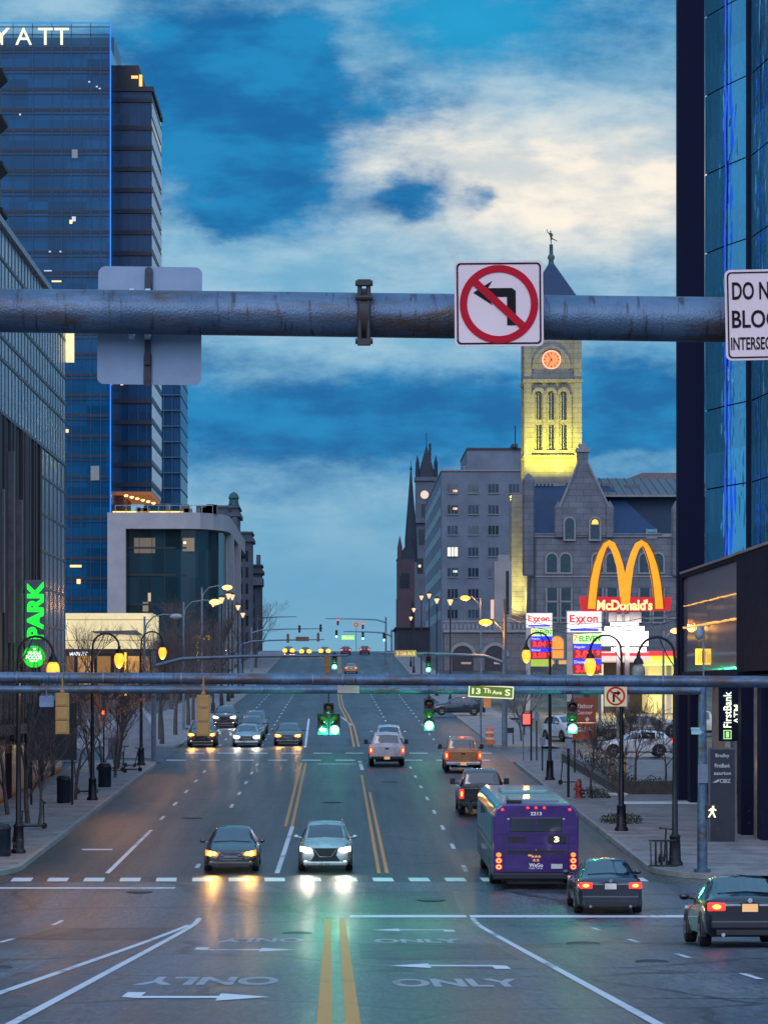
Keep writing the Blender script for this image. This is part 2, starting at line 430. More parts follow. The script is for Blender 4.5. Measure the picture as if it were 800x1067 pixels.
WHITE = paint_mat('road_paint_white', (.62,.63,.66), (.13,.13,.14), .41)
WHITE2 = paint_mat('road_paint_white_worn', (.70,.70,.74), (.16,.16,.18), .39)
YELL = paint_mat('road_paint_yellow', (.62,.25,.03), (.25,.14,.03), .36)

def sheet(name, x0, x1, Ya, Yb, dz, mat, step=1):
    ys = []
    Y = Ya
    while Y < Yb: ys.append(Y); Y = math.floor(Y/step+1e-6)*step + step
    ys.append(Yb)
    mb = MB(); vs = []; fs = []
    for Y in ys: vs += [(x0, Y, G(Y)+dz), (x1, Y, G(Y)+dz)]
    for i in range(len(ys)-1): fs.append((2*i, 2*i+1, 2*i+3, 2*i+2))
    mb.add(vs, fs)
    return structure(mb.build(name, mat, recalc=False))
# one sheet out to the horizon
mb = MB(); ys = list(range(-60, 500, 1)) + list(range(500, 1000, 20)) + [1000, 1500, 2500, 5000]
xs = [-3000, -400, -60, 60, 400, 3000]
mb.add([(x, Y, G(Y)-.03) for Y in ys for x in xs], [(i*6+k, i*6+k+1, (i+1)*6+k+1, (i+1)*6+k) for i in range(len(ys)-1) for k in range(5)])
structure(mb.build('ground', LOT, recalc=False))
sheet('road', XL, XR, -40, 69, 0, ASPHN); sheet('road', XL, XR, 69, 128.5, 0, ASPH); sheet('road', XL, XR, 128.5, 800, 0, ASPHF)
sheet('cross_road', -80, XL, 57.0, 68.5, 0, ASPH2); sheet('cross_road', XR, 80, 57.0, 68.5, 0, ASPH2)
sheet('cross_road', -80, XL, 129, 143, 0, ASPH2); sheet('cross_road', XR, 80, 129, 143, 0, ASPH2)
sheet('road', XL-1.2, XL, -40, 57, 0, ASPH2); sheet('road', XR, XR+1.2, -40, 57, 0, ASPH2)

# sidewalks: a raised slab with a rounded corner at the cross street, and its kerb
def pavement(side, Ya, Yb, width, r=3.0, ra=True, rb=True):
    sgn = 1 if side == 'R' else -1; x0 = XR if side == 'R' else XL
    edge = []                                     # kerb line from Ya to Yb, as (inset, Y)
    if ra: edge += [(r-r*math.sin(t), Ya+r-r*math.cos(t)) for t in [PI/2*k/6 for k in range(7)]]
    else: edge += [(0, Ya)]
    a = math.ceil(edge[-1][1]+.01); b = math.floor(Yb-(r if rb else 0)-.01)
    edge += [(0, Y) for Y in range(a, b+1)]
    if rb: edge += [(r-r*math.cos(t), Yb-r+r*math.sin(t)) for t in [PI/2*k/6 for k in range(7)]]
    else: edge += [(0, Yb)]
    mb = MB(); n = len(edge); vs = []
    for (i, Y) in edge: vs += [(x0+sgn*(i+.18), Y, G(Y)+.14), (x0+sgn*width, Y, G(Y)+.14)]
    mb.add(vs, [(2*k, 2*k+1, 2*k+3, 2*k+2) for k in range(n-1)])
    structure(mb.build('sidewalk', CONC))
    kb = MB(); vs = []
    for (i, Y) in edge: vs += [(x0+sgn*i, Y, G(Y)-.02), (x0+sgn*(i+.02), Y, G(Y)+.145), (x0+sgn*(i+.18), Y, G(Y)+.145), (x0+sgn*(i+.18), Y, G(Y)+.10)]
    fs = []
    for k in range(n-1): fs += [(4*k+j, 4*k+j+1, 4*k+j+5, 4*k+j+4) for j in range(3)]
    kb.add(vs, fs); structure(kb.build('kerb', KERB, recalc=False))
    # joints
    jb = MB()
    Y = Ya+2
    while Y < min(Yb, 135):
        jb.add([(x0+sgn*.2, Y, G(Y)+.144), (x0+sgn*width, Y, G(Y)+.144), (x0+sgn*width, Y+.03, G(Y+.03)+.144), (x0+sgn*.2, Y+.03, G(Y+.03)+.144)], [(0,1,2,3)]); Y += 1.5
    structure(jb.build('pavement_joint', M('joint_dark', (.08,.075,.07), .9), recalc=False))
pavement('L', 69.6, 129, 4.55)
pavement('R', 69.6, 129, 9.5)
pavement('L', 143, 470, 5.5); pavement('R', 143, 470, 4.2)
sheet('plaza', -15, -24, 143, 200, -.012, CONC, 3)
sheet('parking_lot', 14.4, 60, 104, 128.9, .004, asphalt('lot_lit', (.14,.12,.085), .6))  # both lots: warm lamp light put into the asphalt colour
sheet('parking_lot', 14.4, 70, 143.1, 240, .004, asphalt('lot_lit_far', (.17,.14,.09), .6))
sheet('driveway', 10.5, 16.5, 186, 196, .152, CONC)
# pale concrete ramp across the right pavement
sheet('ramp', 12.6, 16.2, 97.2, 98.6, .150, M('ramp_concrete', (.62,.60,.58), .7))
# dark resurfaced patches
for (a,b_,c_,d_) in ((-6.2,-2.4,80,98),(4.3,9.6,71.5,86),(1.7,4.0,88,106),(-9.9,-7.6,100,121),(-1.6,1.1,108,126),(4.4,10,57.5,66),(-9.6,-5.2,30,44),(3.9,6.2,30,41),(-3.6,3.4,61.6,66.5),(.4,3.3,40.5,47),(-7.2,-4.2,49,56)):
    sheet('road_patch', a, b_, c_, d_, .004, asphalt('asphalt_patch_%d' % int(c_), ((.060,.066,.080) if d_ < 69 else (.028,.027,.032)) if int(c_) % 3 else ((.110,.118,.136) if d_ < 69 else (.062,.060,.068)), .36))

def brk(Ya, Yb):
    ys = [Ya] + [Y for Y in range(math.floor(Ya)+1, math.ceil(Yb)) if Ya+1e-4 < Y < Yb-1e-4] + [Yb]
    return ys
HM = .009
def strip(mb, x0, Ya, x1, Yb, w):
    if Yb < Ya: x0, Ya, x1, Yb = x1, Yb, x0, Ya
    ys = brk(Ya, Yb); vs = []
    for Y in ys:
        t = (Y-Ya)/(Yb-Ya); x = x0+(x1-x0)*t
        vs += [(x-w/2, Y, G(Y)+HM), (x+w/2, Y, G(Y)+HM)]
    mb.add(vs, [(2*i, 2*i+1, 2*i+3, 2*i+2) for i in range(len(ys)-1)])
def path(mb, pts, w):
    for (a, b_) in zip(pts[:-1], pts[1:]): strip(mb, a[0], a[1], b_[0], b_[1], w)
def dashes(mb, x0, x1, Ya, Yb, ln, gap, w=.14):
    Y = Ya
    while Y < Yb:
        t = (Y-Ya)/(Yb-Ya); x = x0+(x1-x0)*t
        strip(mb, x, Y, x, Y+ln, w); Y += ln+gap
def marking(mb, mat, name='lane_line'): structure(mb.build(name, mat, recalc=False))
# near side of the crossing
m = MB(); strip(m, -.165, 25, -.30, 60, .18); strip(m, .165, 25, .09, 60, .18); strip(m, -.165, -10, -.165, 25, .15); strip(m, .155, -10, .155, 25, .15); marking(m, YELL)
m = MB(); strip(m, 3.70, 22, 3.65, 60.2, .14); strip(m, -3.8, 22, -3.8, 60.2, .14); path(m, [(-5.1,22),(-4.77,31),(-4.25,46),(-3.92,57.5)], .15); marking(m, WHITE)
m = MB(); dashes(m, 6.55, 6.42, 34.3, 56, 1.6, 5.1, .12); dashes(m, -7.3, -7.5, 47.5, 60, 2.0, 8.0, .12); marking(m, WHITE)
m = MB(); strip(m, 6.6, 60.3, 3.5, 60.9, .01)
m = MB()
for (x0, x1) in ((3.6, 10.6), (.3, 3.5),):
    m.add([(x0,60.35,G(60.35)+HM),(x1,60.35,G(60.35)+HM),(x1,60.95,G(60.95)+HM),(x0,60.95,G(60.95)+HM)], [(0,1,2,3)])
marking(m, WHITE2, 'stop_line')
def flat_text(body, xc, Yc, wd, ln, rot180, mat):
    o = text_part('lane_wording', body, mat, None, (0,0,0), ln, wd, .002, 'up', bold=.035, rot=PI if rot180 else 0)
    for v in o.data.vertices:
        X, Y = v.co.x+xc, v.co.y+Yc
        v.co = (X, Y, G(Y)+HM)
    return structure(o)
flat_text('ONLY', -2.0, 33.9, 2.15, 2.1, True, WHITE2); flat_text('ONLY', -1.72, 48.8, 1.85, 2.0, True, WHITE2)
flat_text('ONLY', 1.78, 33.4, 1.95, 2.0, False, WHITE2); flat_text('ONLY', 1.72, 48.4, 1.9, 1.9, False, WHITE2)
def turn_arrow(xc, Yc, s):
    m = MB()
    P = [(-1.05,0),(-.35,.75),(-.35,.22),(.75,.22),(.98,-.05),(.98,-1.0),(.72,-1.0),(.72,-.2),(-.35,-.2),(-.35,-.75)]
    pts = [(xc+s*x, Yc+s*y) for x, y in P]
    m.add([(x,Y,G(Y)+HM) for x,Y in pts], [tuple(range(len(pts)))])
    structure(m.build('turn_arrow', WHITE2, recalc=False))
turn_arrow(-2.0, 30.2, -1); turn_arrow(-1.92, 44.2, -1); turn_arrow(1.92, 38.2, 1); turn_arrow(1.85, 54.6, 1)
# crossing of blocks, then a thin line
m = MB(); x = -10.3
while x < 9.6:
    m.add([(x,69.2,G(69.2)+HM),(x+.64,69.2,G(69.2)+HM),(x+.59,70.2,G(70.2)+HM),(x-.05,70.2,G(70.2)+HM)], [(0,1,2,3)]); x += 1.14
marking(m, WHITE, 'crosswalk')
m = MB(); m.add([(-10.6,67.3,G(67.3)+HM),(-5.0,67.3,G(67.3)+HM),(-5.0,67.6,G(67.6)+HM),(-10.6,67.6,G(67.6)+HM)], [(0,1,2,3)]); marking(m, WHITE2, 'crosswalk')
# far side of the crossing
m = MB(); strip(m, -7.5, 71.5, -7.35, 86.5, .15); strip(m, -2.0, 71.5, -1.85, 88, .16); strip(m, 1.30, 122, 1.22, 130, .2); strip(m, -2.2, 144.5, -2.55, 188, .16); marking(m, WHITE)
m = MB(); dashes(m, -7.35, -7.35, 91, 126, 1.9, 5.3); dashes(m, -4.7, -4.7, 73, 75, 1.3, 4.2); dashes(m, -4.75, -4.7, 97, 127, 1.9, 5.3)
dashes(m, 4.15, 4.02, 72, 127, 1.9, 5.4); dashes(m, 4.0, 3.4, 146, 330, 1.9, 5.5); dashes(m, 6.6, 7.0, 146, 330, 1.9, 5.5)
dashes(m, -5.1, -5.3, 146, 330, 1.9, 5.5); dashes(m, -7.9, -8.0, 146, 330, 1.9, 5.5); marking(m, WHITE)
m = MB(); strip(m, 1.30, 71.5, 1.22, 118, .12); strip(m, 1.56, 71.5, 1.48, 106, .12)
for dx_ in (-.13, .13): strip(m, -2.0+dx_, 88, -2.05+dx_, 128, .12)
for dx_ in (-.16, .16): path(m, [(1.15+dx_,145),(1.05+dx_,172),(.65+dx_,196),(.25+dx_,216),(.1+dx_,250),(.1+dx_,420)], .13)
marking(m, YELL)
m = MB(); path(m, [(-.4,198),(.3,190),(1.0,176)], .14); marking(m, WHITE)
m = MB()
for (Y, off) in ((130.4,0),(137.5,.6)):
    x = -10.2+off
    while x < 9.8:
        m.add([(x,Y,G(Y)+HM),(x+1.15,Y,G(Y)+HM),(x+1.15,Y+.8,G(Y+.8)+HM),(x,Y+.8,G(Y+.8)+HM)], [(0,1,2,3)]); x += 2.0
marking(m, WHITE, 'crosswalk')
m = MB()
for (x0,x1,Y) in ((-9.2,-8.1,78.8),(-1.2,1.0,127)):
    m.add([(x0,Y,G(Y)+HM),(x1,Y,G(Y)+HM),(x1,Y+.45,G(Y+.45)+HM),(x0,Y+.45,G(Y+.45)+HM)], [(0,1,2,3)])
marking(m, WHITE2, 'lane_line')
# utility covers
for (x_, Y_, r_) in ((2.7,64.5,.42),(-1.0,52.5,.36),(5.2,47.0,.36),(-6.0,66.5,.40),(-.3,100,.42),(-6.1,92,.42),(2.6,113,.42),(5.6,39.5,.30),(-5.9,37.5,.36)):
    m = MB(); m.lathe((x_,Y_,G(Y_)+.008),[(r_,0),(r_,.008),(r_*.86,.009),(r_*.80,.005),(.0,.005)],20); structure(m.build('manhole_cover', M('cast_iron', (.035,.033,.034), .5, .6)))
# leaf litter and grit along the gutters
rnd = random.Random(77); m = MB()
for k in range(900):
    sd = rnd.choice((-1,1)); Y_ = rnd.uniform(70,128); x_ = (XR-.05-abs(rnd.gauss(0,.25))) if sd > 0 else (XL+.05+abs(rnd.gauss(0,.25))); q = rnd.uniform(.02,.07); a_ = rnd.uniform(0,PI); c_, s_ = math.cos(a_)*q, math.sin(a_)*q
    m.add([(x_+c_,Y_+s_,G(Y_)+.014),(x_-s_*.6,Y_+c_*.6,G(Y_)+.02),(x_-c_,Y_-s_,G(Y_)+.014),(x_+s_*.6,Y_-c_*.6,G(Y_)+.012)],[(0,1,2,3)])
for k in range(500):
    sd = rnd.choice((-1,1)); Y_ = rnd.uniform(72,127); x_ = (XR+rnd.uniform(.3,5)) if sd > 0 else (XL-rnd.uniform(.3,4.3)); q = rnd.uniform(.02,.06); a_ = rnd.uniform(0,PI); c_, s_ = math.cos(a_)*q, math.sin(a_)*q
    m.add([(x_+c_,Y_+s_,G(Y_)+.155),(x_-s_*.6,Y_+c_*.6,G(Y_)+.165),(x_-c_,Y_-s_,G(Y_)+.155),(x_+s_*.6,Y_-c_*.6,G(Y_)+.154)],[(0,1,2,3)])
o_ = m.build('leaf_litter', M('dead_leaf', (.10,.06,.035), .9, var=.5, scale=9), recalc=False); stuff(o_)
# ------------------------------------------------------------------ vehicles
RUBBER = M('rubber', (.012,.012,.013), .85)
TRIM = M('black_trim', (.012,.012,.014), .5)
RIM = M('alloy_rim', (.35,.35,.37), .35, .9)
CHROME = M('chrome', (.55,.56,.6), .15, 1.0)
GLASS = M('car_glass', (.010,.016,.022), .06, 0, spec=.9, coat=1.0)
PLATE = M('plate_white', (.62,.60,.52), .5)
PLATEY = E('plate_lit', (1.0,.55,.22), .45)
TAIL = E('tail_lamp', (1.0,.022,.012), 2.0)
TAILHOT = E('tail_lamp_core', (1.0,.16,.03), 6.0)
TAILDIM = M('tail_lamp_off', (.35,.01,.01), .2, coat=1)
HEADW = E('head_lamp_white', (1.0,.95,.68), 12.0)
HEADA = E('head_lamp_amber', (1.0,.42,.05), 9.0)
HSOFT = {}
HEADOFF = M('head_lamp_glass', (.45,.46,.48), .1, .3, coat=1)
BEDM = M('bed_liner', (.015,.015,.016), .8)
def paint(name, col, metal=.35):
    return M(name, col, .28, metal, var=.28, scale=1.6, coat=1.0)

def lerp(a, b, t): return a+(b-a)*t
class Body:
    """st: list of (y, half width, bottom, shoulder, roof, half width at roof), front first (largest y)"""
    def __init__(s, st): s.st = st
    def at(s, y):
        st = s.st
        if y >= st[0][0]: return st[0]
        for a, b in zip(st[:-1], st[1:]):
            if a[0] >= y >= b[0]:
                t = (a[0]-y)/max(1e-6, a[0]-b[0]); return tuple(lerp(p, q, t) for p, q in zip(a, b))
        return st[-1]
    def half(s, S):
        y, w, zb, zs, zr, wt = S
        hs = max(zr-zs, .001)
        return [(0,zb),(w*.84,zb),(w*.965,zb+.09),(w,zb+(zs-zb)*.5),(w*.985,zb+(zs-zb)*.82),(w*.945,zs),
                (wt,zr-min(.07,hs*.35)),(wt*.86,zr-min(.02,hs*.1)),(0,zr+.02)]
    def mesh(s, name, mat, parent):
        # add interpolated rings for a smoother shell
        ys = []
        for a, b in zip(s.st[:-1], s.st[1:]):
            ys.append(a[0])
        ys.append(s.st[-1][0])
        mb = MB(); rings = []
        for y in ys:
            S = s.at(y); h = s.half(S)
            rings.append([(x,y,z) for x, z in h] + [(-x,y,z) for x, z in reversed(h[1:-1])])
        n = len(rings[0]); vs = [p for r in rings for p in r]; fs = []
        for i in range(len(rings)-1):
            for k in range(n):
                k2 = (k+1) % n; fs.append((i*n+k, i*n+k2, (i+1)*n+k2, (i+1)*n+k))
        fs.append(tuple(range(n))); fs.append(tuple((len(rings)-1)*n+k for k in range(n)))
        mb.add(vs, fs)
        return mb.build(name, mat, parent, smooth=42)
    def pane_across(s, y0, y1, mat, parent, name, m0=.07, m1=.07, side=.06):
        """windscreen or backlight between stations y0 (lower end) and y1 (upper end)"""
        mb = MB(); rows = []
        for k in range(6):
            t = lerp(m0, 1-m1, k/5); S = s.at(lerp(y0, y1, t)); h = s.half(S)
            e = h[6]; a = [(-e[0]*(1-side), e[1]+.004),(-h[7][0]*.95,h[7][1]),(0,h[8][1]),(h[7][0]*.95,h[7][1]),(e[0]*(1-side),e[1]+.004)]
            rows.append([(x, S[0], z) for x, z in a])
        off = .012 if y0 > y1 else -.012
        vs = [(x, y+off, z+.009) for r in rows for (x,y,z) in r]; fs = []
        for i in range(5):
            for k in range(4): fs.append((i*5+k, i*5+k+1, (i+1)*5+k+1, (i+1)*5+k))
        mb.add(vs, fs); return mb.build(name, mat, parent, smooth=60)
    def pane_side(s, ya, yb, sg, mat, parent, name='side_window', lo=.10, hi=.92, n=5):
        mb = MB(); vs = []
        for k in range(n+1):
            y = lerp(ya, yb, k/n); h = s.half(s.at(y)); a, b = h[5], h[6]
            for t in (lo, hi): vs.append((sg*(lerp(a[0],b[0],t)+.008), y, lerp(a[1],b[1],t)+.003))
        mb.add(vs, [(2*k,2*k+1,2*k+3,2*k+2) for k in range(n)])
        return mb.build(name, mat, parent)
def wheels(root, ys, half, r, wd=.22, rim=RIM):
    for y in ys:
        for sg in (-1, 1):
            x1 = sg*(half+.012); x0 = sg*(half-wd)
            mb = MB(); mb.lathe((0,0,0), [(r*.62,min(x0,x1)),(r*.93,min(x0,x1)),(r,min(x0,x1)+.04),(r,max(x0,x1)-.04),(r*.93,max(x0,x1)),(r*.62,max(x0,x1))], 22, 'x')
            wl = mb.build('wheel', RUBBER, root, smooth=40, loc=(0,y,r))
            mb = MB(); mb.lathe((0,0,0), [(r*.60,x1-sg*.03),(r*.60,x1-sg*.004),(r*.12,x1-sg*.02)], 18, 'x')
            for k in range(5):
                a = 2*PI*k/5; mb.box((x1-sg*.004, math.cos(a)*r*.33, math.sin(a)*r*.33), (.02,.05,r*.5), Matrix.Rotation(-a+0, 3, 'X'))
            mb.build('rim', rim, wl, smooth=40)
            mb = MB(); c = 20    # dark arch around the tyre
            out = [(math.cos(PI*k/c)*(r+.075), math.sin(PI*k/c)*(r+.075)) for k in range(c+1)]+[(-(r+.075),-.12),((r+.075),-.12)]
            mb.prism(out, sg*(half-.10), sg*(half+.004), 'x'); mb.build('wheel_arch', TRIM, root, loc=(0,y,r))
def lampbox(root, name, mat, c, d, core=None, round_=.02):
    mb = MB(); mb.box((0,0,0), d); o = mb.build(name, mat, root, bevel=round_, loc=c)
    if core:
        mb = MB(); sg = -1 if c[1] < 0 else 1
        mb.ball((0, sg*d[1]*.5, 0), (d[0]*.26, .03, d[2]*.30), 10, 6); mb.build('bulb', core, o, smooth=60)
    return o
def mirrors(root, y, half, z, mat):
    for sg in (-1,1):
        mb = MB(); mb.ball((sg*(half+.12), y, z), (.11,.07,.075), 10, 6); mb.cyl((sg*(half-.08),y+.02,z-.04),(sg*(half+.05),y,z-.02),.025,n=6)
        mb.build('wing_mirror', mat, root, smooth=60)
def plate(root, y, z, mat, w=.32, h=.16):
    mb = MB(); mb.bb(-w/2,w/2,y-.008,y+.008,z-h/2,z+h/2); p = mb.build('number_plate', mat, root); return p
def beam(root, y, z, col, power, xs=(-.62,.62)):
    for x in xs:
        ld = bpy.data.lights.new('headlight_beam', 'SPOT'); ld.energy = power; ld.color = col; ld.spot_size = R(75); ld.spot_blend = .9; ld.shadow_soft_size = .08
        o = bpy.data.objects.new('headlight_beam', ld); COL.objects.link(o); o.parent = root
        o.location = (x, y+.12, z); o.rotation_euler = (R(90-14), 0, 0)    # aimed forward (+Y of the car) and down
def place(root, X, Y, heading, lift=0.0, near=2.4):
    """heading 0: driving away from the camera, 180: towards it; pitched to the slope"""
    a = math.atan(slope(Y)); z = G(Y)+.01
    base = Matrix.Rotation(a, 4, 'X') @ Matrix.Rotation(R(heading), 4, 'Z') @ Matrix.Diagonal((*root.scale, 1))
    root['heading'] = heading; root['near'] = near
    root.matrix_world = Matrix.Translation((X, Y, z+lift)) @ base
    return root

SEDAN = [(2.42,.60,.30,.55,.60,.46),(2.34,.76,.24,.62,.70,.58),(2.10,.86,.20,.70,.80,.68),(1.6,.905,.19,.78,.89,.72),(1.05,.915,.19,.86,.97,.74),
         (.62,.92,.19,.90,1.19,.68),(.25,.92,.19,.92,1.38,.61),(-.3,.92,.19,.93,1.455,.60),(-.95,.92,.19,.945,1.42,.585),(-1.35,.915,.19,.955,1.26,.64),
         (-1.78,.91,.20,.965,1.08,.70),(-2.15,.89,.21,.96,1.05,.71),(-2.33,.85,.25,.94,1.01,.70),(-2.42,.78,.32,.84,.93,.66)]
SUV = [(2.32,.62,.34,.66,.74,.5),(2.24,.80,.28,.76,.86,.64),(2.0,.89,.25,.84,.97,.72),(1.5,.93,.24,.93,1.06,.76),(1.0,.94,.24,1.0,1.14,.76),
       (.6,.94,.24,1.03,1.40,.70),(.25,.94,.24,1.05,1.58,.66),(-.4,.94,.24,1.06,1.66,.66),(-1.2,.94,.24,1.07,1.63,.64),(-1.75,.93,.25,1.08,1.56,.62),
       (-2.05,.92,.26,1.08,1.32,.66),(-2.22,.90,.28,1.06,1.12,.68),(-2.32,.84,.36,.96,1.02,.66)]
def make_car(name, label, cat, st, pm, tail=None, head=None, beamcol=None, power=0, platem=PLATE, sedan=True, group=None, lamp=1.0):
    root = thing(name, label, cat, group=group)
    B = Body(st); B.mesh('body', pm, root)
    half = max(q[1] for q in st); fy, ry = st[0][0], st[-1][0]
    if sedan:
        B.pane_across(1.05, .25, GLASS, root, 'windscreen'); B.pane_across(-1.78, -.95, GLASS, root, 'rear_window', .10, .06)
        for sg in (-1,1):
            B.pane_side(.78, -.28, sg, GLASS, root); B.pane_side(-.36, -1.12, sg, GLASS, root); B.pane_side(-1.16, -1.5, sg, GLASS, root, n=3)
        wheels(root, (1.45,-1.38), half, .325); zt, zh = .83, .66
    else:
        B.pane_across(1.0, .25, GLASS, root, 'windscreen'); B.pane_across(-2.22, -1.75, GLASS, root, 'rear_window', .12, .06)
        for sg in (-1,1):
            B.pane_side(.75, -.22, sg, GLASS, root); B.pane_side(-.30, -1.12, sg, GLASS, root); B.pane_side(-1.2, -1.78, sg, GLASS, root, n=3)
        wheels(root, (1.42,-1.36), half, .36); zt, zh = .98, .80
        for sg in (-1,1):
            mb = MB(); mb.tube([(sg*.60,.1,1.615),(sg*.60,-.2,1.70),(sg*.60,-1.3,1.69),(sg*.58,-1.6,1.62)],.02,6); mb.build('roof_rail', CHROME, root, smooth=50)
    mirrors(root, .72, half-.02, st[4][4]+.03, pm)
    # rear
    for sg in (-1,1):
        lampbox(root, 'tail_lamp', tail or TAILDIM, (sg*(half-.24), ry+.06, zt), (.36,.16,.17) if sedan else (.26,.18,.26), TAILHOT if tail else None, .03)
    mb = MB(); mb.box((0,ry+.03,.46),(half*1.72,.14,.20)); mb.build('rear_bumper', pm, root, bevel=.05)
    mb = MB(); mb.box((0,ry+.06,.30),(half*1.5,.14,.12)); mb.build('rear_diffuser', TRIM, root, bevel=.02)
    plate(root, ry-.015, zt-.02, platem)
    if sedan:
        for sg in (-1,1):
            mb = MB(); mb.bb(sg*.19,sg*.50,ry-.012,ry+.03,zt+.02,zt+.055); mb.build('boot_trim', CHROME, root)
            mb = MB(); mb.cyl((sg*.55,ry-.03,.26),(sg*.55,ry+.2,.26),.04,n=10); mb.build('exhaust_pipe', CHROME, root)
    mb = MB(); mb.lathe((0,ry-.035,zt+.13),[(.05,0),(.05,.02),(.03,.03)],10,'y'); mb.build('badge', CHROME, root)
    # front
    for sg in (-1,1):
        mb = MB(); xo_, xi_ = sg*(half-.05), sg*(half-.50); mb.prism([(xi_,zh-.06),(xo_,zh-.07),(xo_,zh+.13),(lerp(xi_,xo_,.55),zh+.09),(xi_,zh+.02)], fy-.30, fy+.015, 'y')
        hl = mb.build('headlight', HSOFT.get(head, HEADOFF) if head else HEADOFF, root, bevel=.03)
        if head:
            for (u_, r_) in ((.62,.085*lamp),(.30,.06*min(lamp,1.5))):
                mb = MB(); mb.ball((lerp(xi_,xo_,u_), fy+.02, zh+.01), (r_*1.15,.05,r_), 12, 8); mb.build('bulb', head, hl, smooth=60)
        mb = MB(); mb.ball((sg*(half-.27), fy-.05, .36), (.09,.05,.06), 10, 6); mb.build('fog_lamp', head if (head and not sedan) else HEADOFF, root, smooth=60)
    mb = MB(); g = [(-.50,.44),(.50,.44),(.36,.72),(-.36,.72)] if sedan else [(-.52,.40),(-.38,.62),(-.46,.86),(.46,.86),(.38,.62),(.52,.40)]
    mb.prism(g, fy-.05, fy+.02, 'y'); gr = mb.build('grille', TRIM, root)
    mb = MB()
    for k in range(5): mb.bb(-.40,.40,fy+.015,fy+.03,.47+k*.06,.485+k*.06)
    mb.build('grille_bar', CHROME if sedan else TRIM, gr)
    mb = MB(); mb.tube([(-.44,fy+.02,.74 if sedan else .88),(-.2,fy+.03,.56),(.2,fy+.03,.56),(.44,fy+.02,.74 if sedan else .88)],.022,6); mb.build('grille_trim', CHROME, gr, smooth=50)
    mb = MB(); mb.box((0,fy-.03,.32),(half*1.65,.16,.16)); mb.build('front_bumper', pm, root, bevel=.05)
    mb = MB(); mb.box((0,fy-.02,.235),(half*1.4,.14,.07)); mb.build('air_dam', TRIM, root, bevel=.02)
    if power: beam(root, fy, zh, beamcol, power)
    # door seams and handles
    for sg in (-1,1):
        for y in (.55, -.42):
            mb = MB(); S = B.half(B.at(y-.3)); mb.box((sg*(S[4][0]+.004), y-.3, S[4][1]+.03),(.03,.16,.025)); mb.build('door_handle', CHROME, root, bevel=.008)
        mb = MB()
        for y in (.92,-.32,-1.22):
            S = B.half(B.at(y)); mb.quad((sg*(S[3][0]+.003),y,S[3][1]-.12),(sg*(S[3][0]+.003),y+.014,S[3][1]-.12),(sg*(S[5][0]+.003),y+.014,S[5][1]),(sg*(S[5][0]+.003),y,S[5][1]))
        mb.build('door_seam', TRIM, root)
    return root
CAB = [(2.90,.66,.45,.78,.84,.58),(2.82,.86,.40,.90,1.02,.72),(2.5,.95,.38,.98,1.12,.80),(1.7,.98,.38,1.04,1.18,.82),(1.25,.985,.38,1.08,1.24,.80),
       (.85,.985,.38,1.12,1.55,.74),(.5,.985,.38,1.14,1.80,.70),(0,.985,.38,1.15,1.88,.70),(-.75,.985,.38,1.15,1.87,.69),(-.98,.98,.38,1.15,1.78,.70),(-1.10,.98,.38,1.14,1.22,.80)]
def make_pickup(name, label, pm, tail, platem, roof_lamp=False, canopy=False, gate=None, brake_core=TAILHOT):
    root = thing(name, label, 'pickup truck')
    B = Body(CAB); B.mesh('cab', pm, root)
    B.pane_across(1.25, .5, GLASS, root, 'windscreen'); B.pane_across(-1.10, -.98, GLASS, root, 'rear_window', .10, .10, .10)
    for sg in (-1,1): B.pane_side(.98, .15, sg, GLASS, root); B.pane_side(.07, -.85, sg, GLASS, root)
    mb = MB()     # bed: two flanks, floor, nose
    for sg in (-1,1): mb.box((sg*.92,-1.95,.83),(.13,1.72,.72))
    mb.box((0,-1.95,.62),(1.75,1.7,.2)); mb.build('bed', pm, root, bevel=.03)
    mb = MB(); mb.bb(-.84,.84,-2.74,-1.16,.722,.735); mb.build('bed_liner', BEDM, root)
    mb = MB(); mb.box((0,-2.80,.86),(1.70,.09,.62)); tg = mb.build('tailgate', gate or pm, root, bevel=.025)
    mb = MB(); mb.box((0,-2.855,1.02),(.24,.03,.08)); mb.build('handle', TRIM, tg, bevel=.01)
    mb = MB(); mb.box((0,-2.855,.80),(1.2,.015,.20)); mb.build('tailgate_panel', gate or pm, tg, bevel=.006)
    mb = MB(); mb.box((0,-2.90,.50),(1.86,.20,.17)); mb.box((0,-2.86,.40),(.6,.1,.1)); mb.build('rear_bumper', TRIM if not roof_lamp else CHROME, root, bevel=.03)
    plate(root, -3.01, .50, platem)
    for sg in (-1,1):
        lampbox(root, 'tail_lamp', tail, (sg*.905,-2.80,.93), (.17,.12,.40), brake_core, .02)
    if roof_lamp: lampbox(root, 'brake_lamp', TAIL, (0,-.99,1.86), (.26,.06,.07), TAILHOT, .01)
    wheels(root, (1.85,-1.75), .985, .40, .26)
    for sg in (-1,1):
        mb = MB(); mb.box((sg*1.16,.95,1.28),(.22,.10,.26)); mb.cyl((sg*.9,.95,1.2),(sg*1.1,.95,1.22),.03,n=6); mb.build('wing_mirror', TRIM, root, bevel=.04)
        lampbox(root, 'headlight', HEADOFF, (sg*.78,2.80,.92), (.36,.14,.22), None, .03)
    mb = MB(); mb.bb(-.58,.58,2.86,2.93,.72,1.02); mb.build('grille', TRIM, root)
    mb = MB(); mb.box((0,2.88,.52),(1.85,.18,.22)); mb.build('front_bumper', CHROME, root, bevel=.04)
    mb = MB(); mb.box((0,-.2,.33),(1.3,4.6,.14)); mb.build('underbody', TRIM, root)
    return root

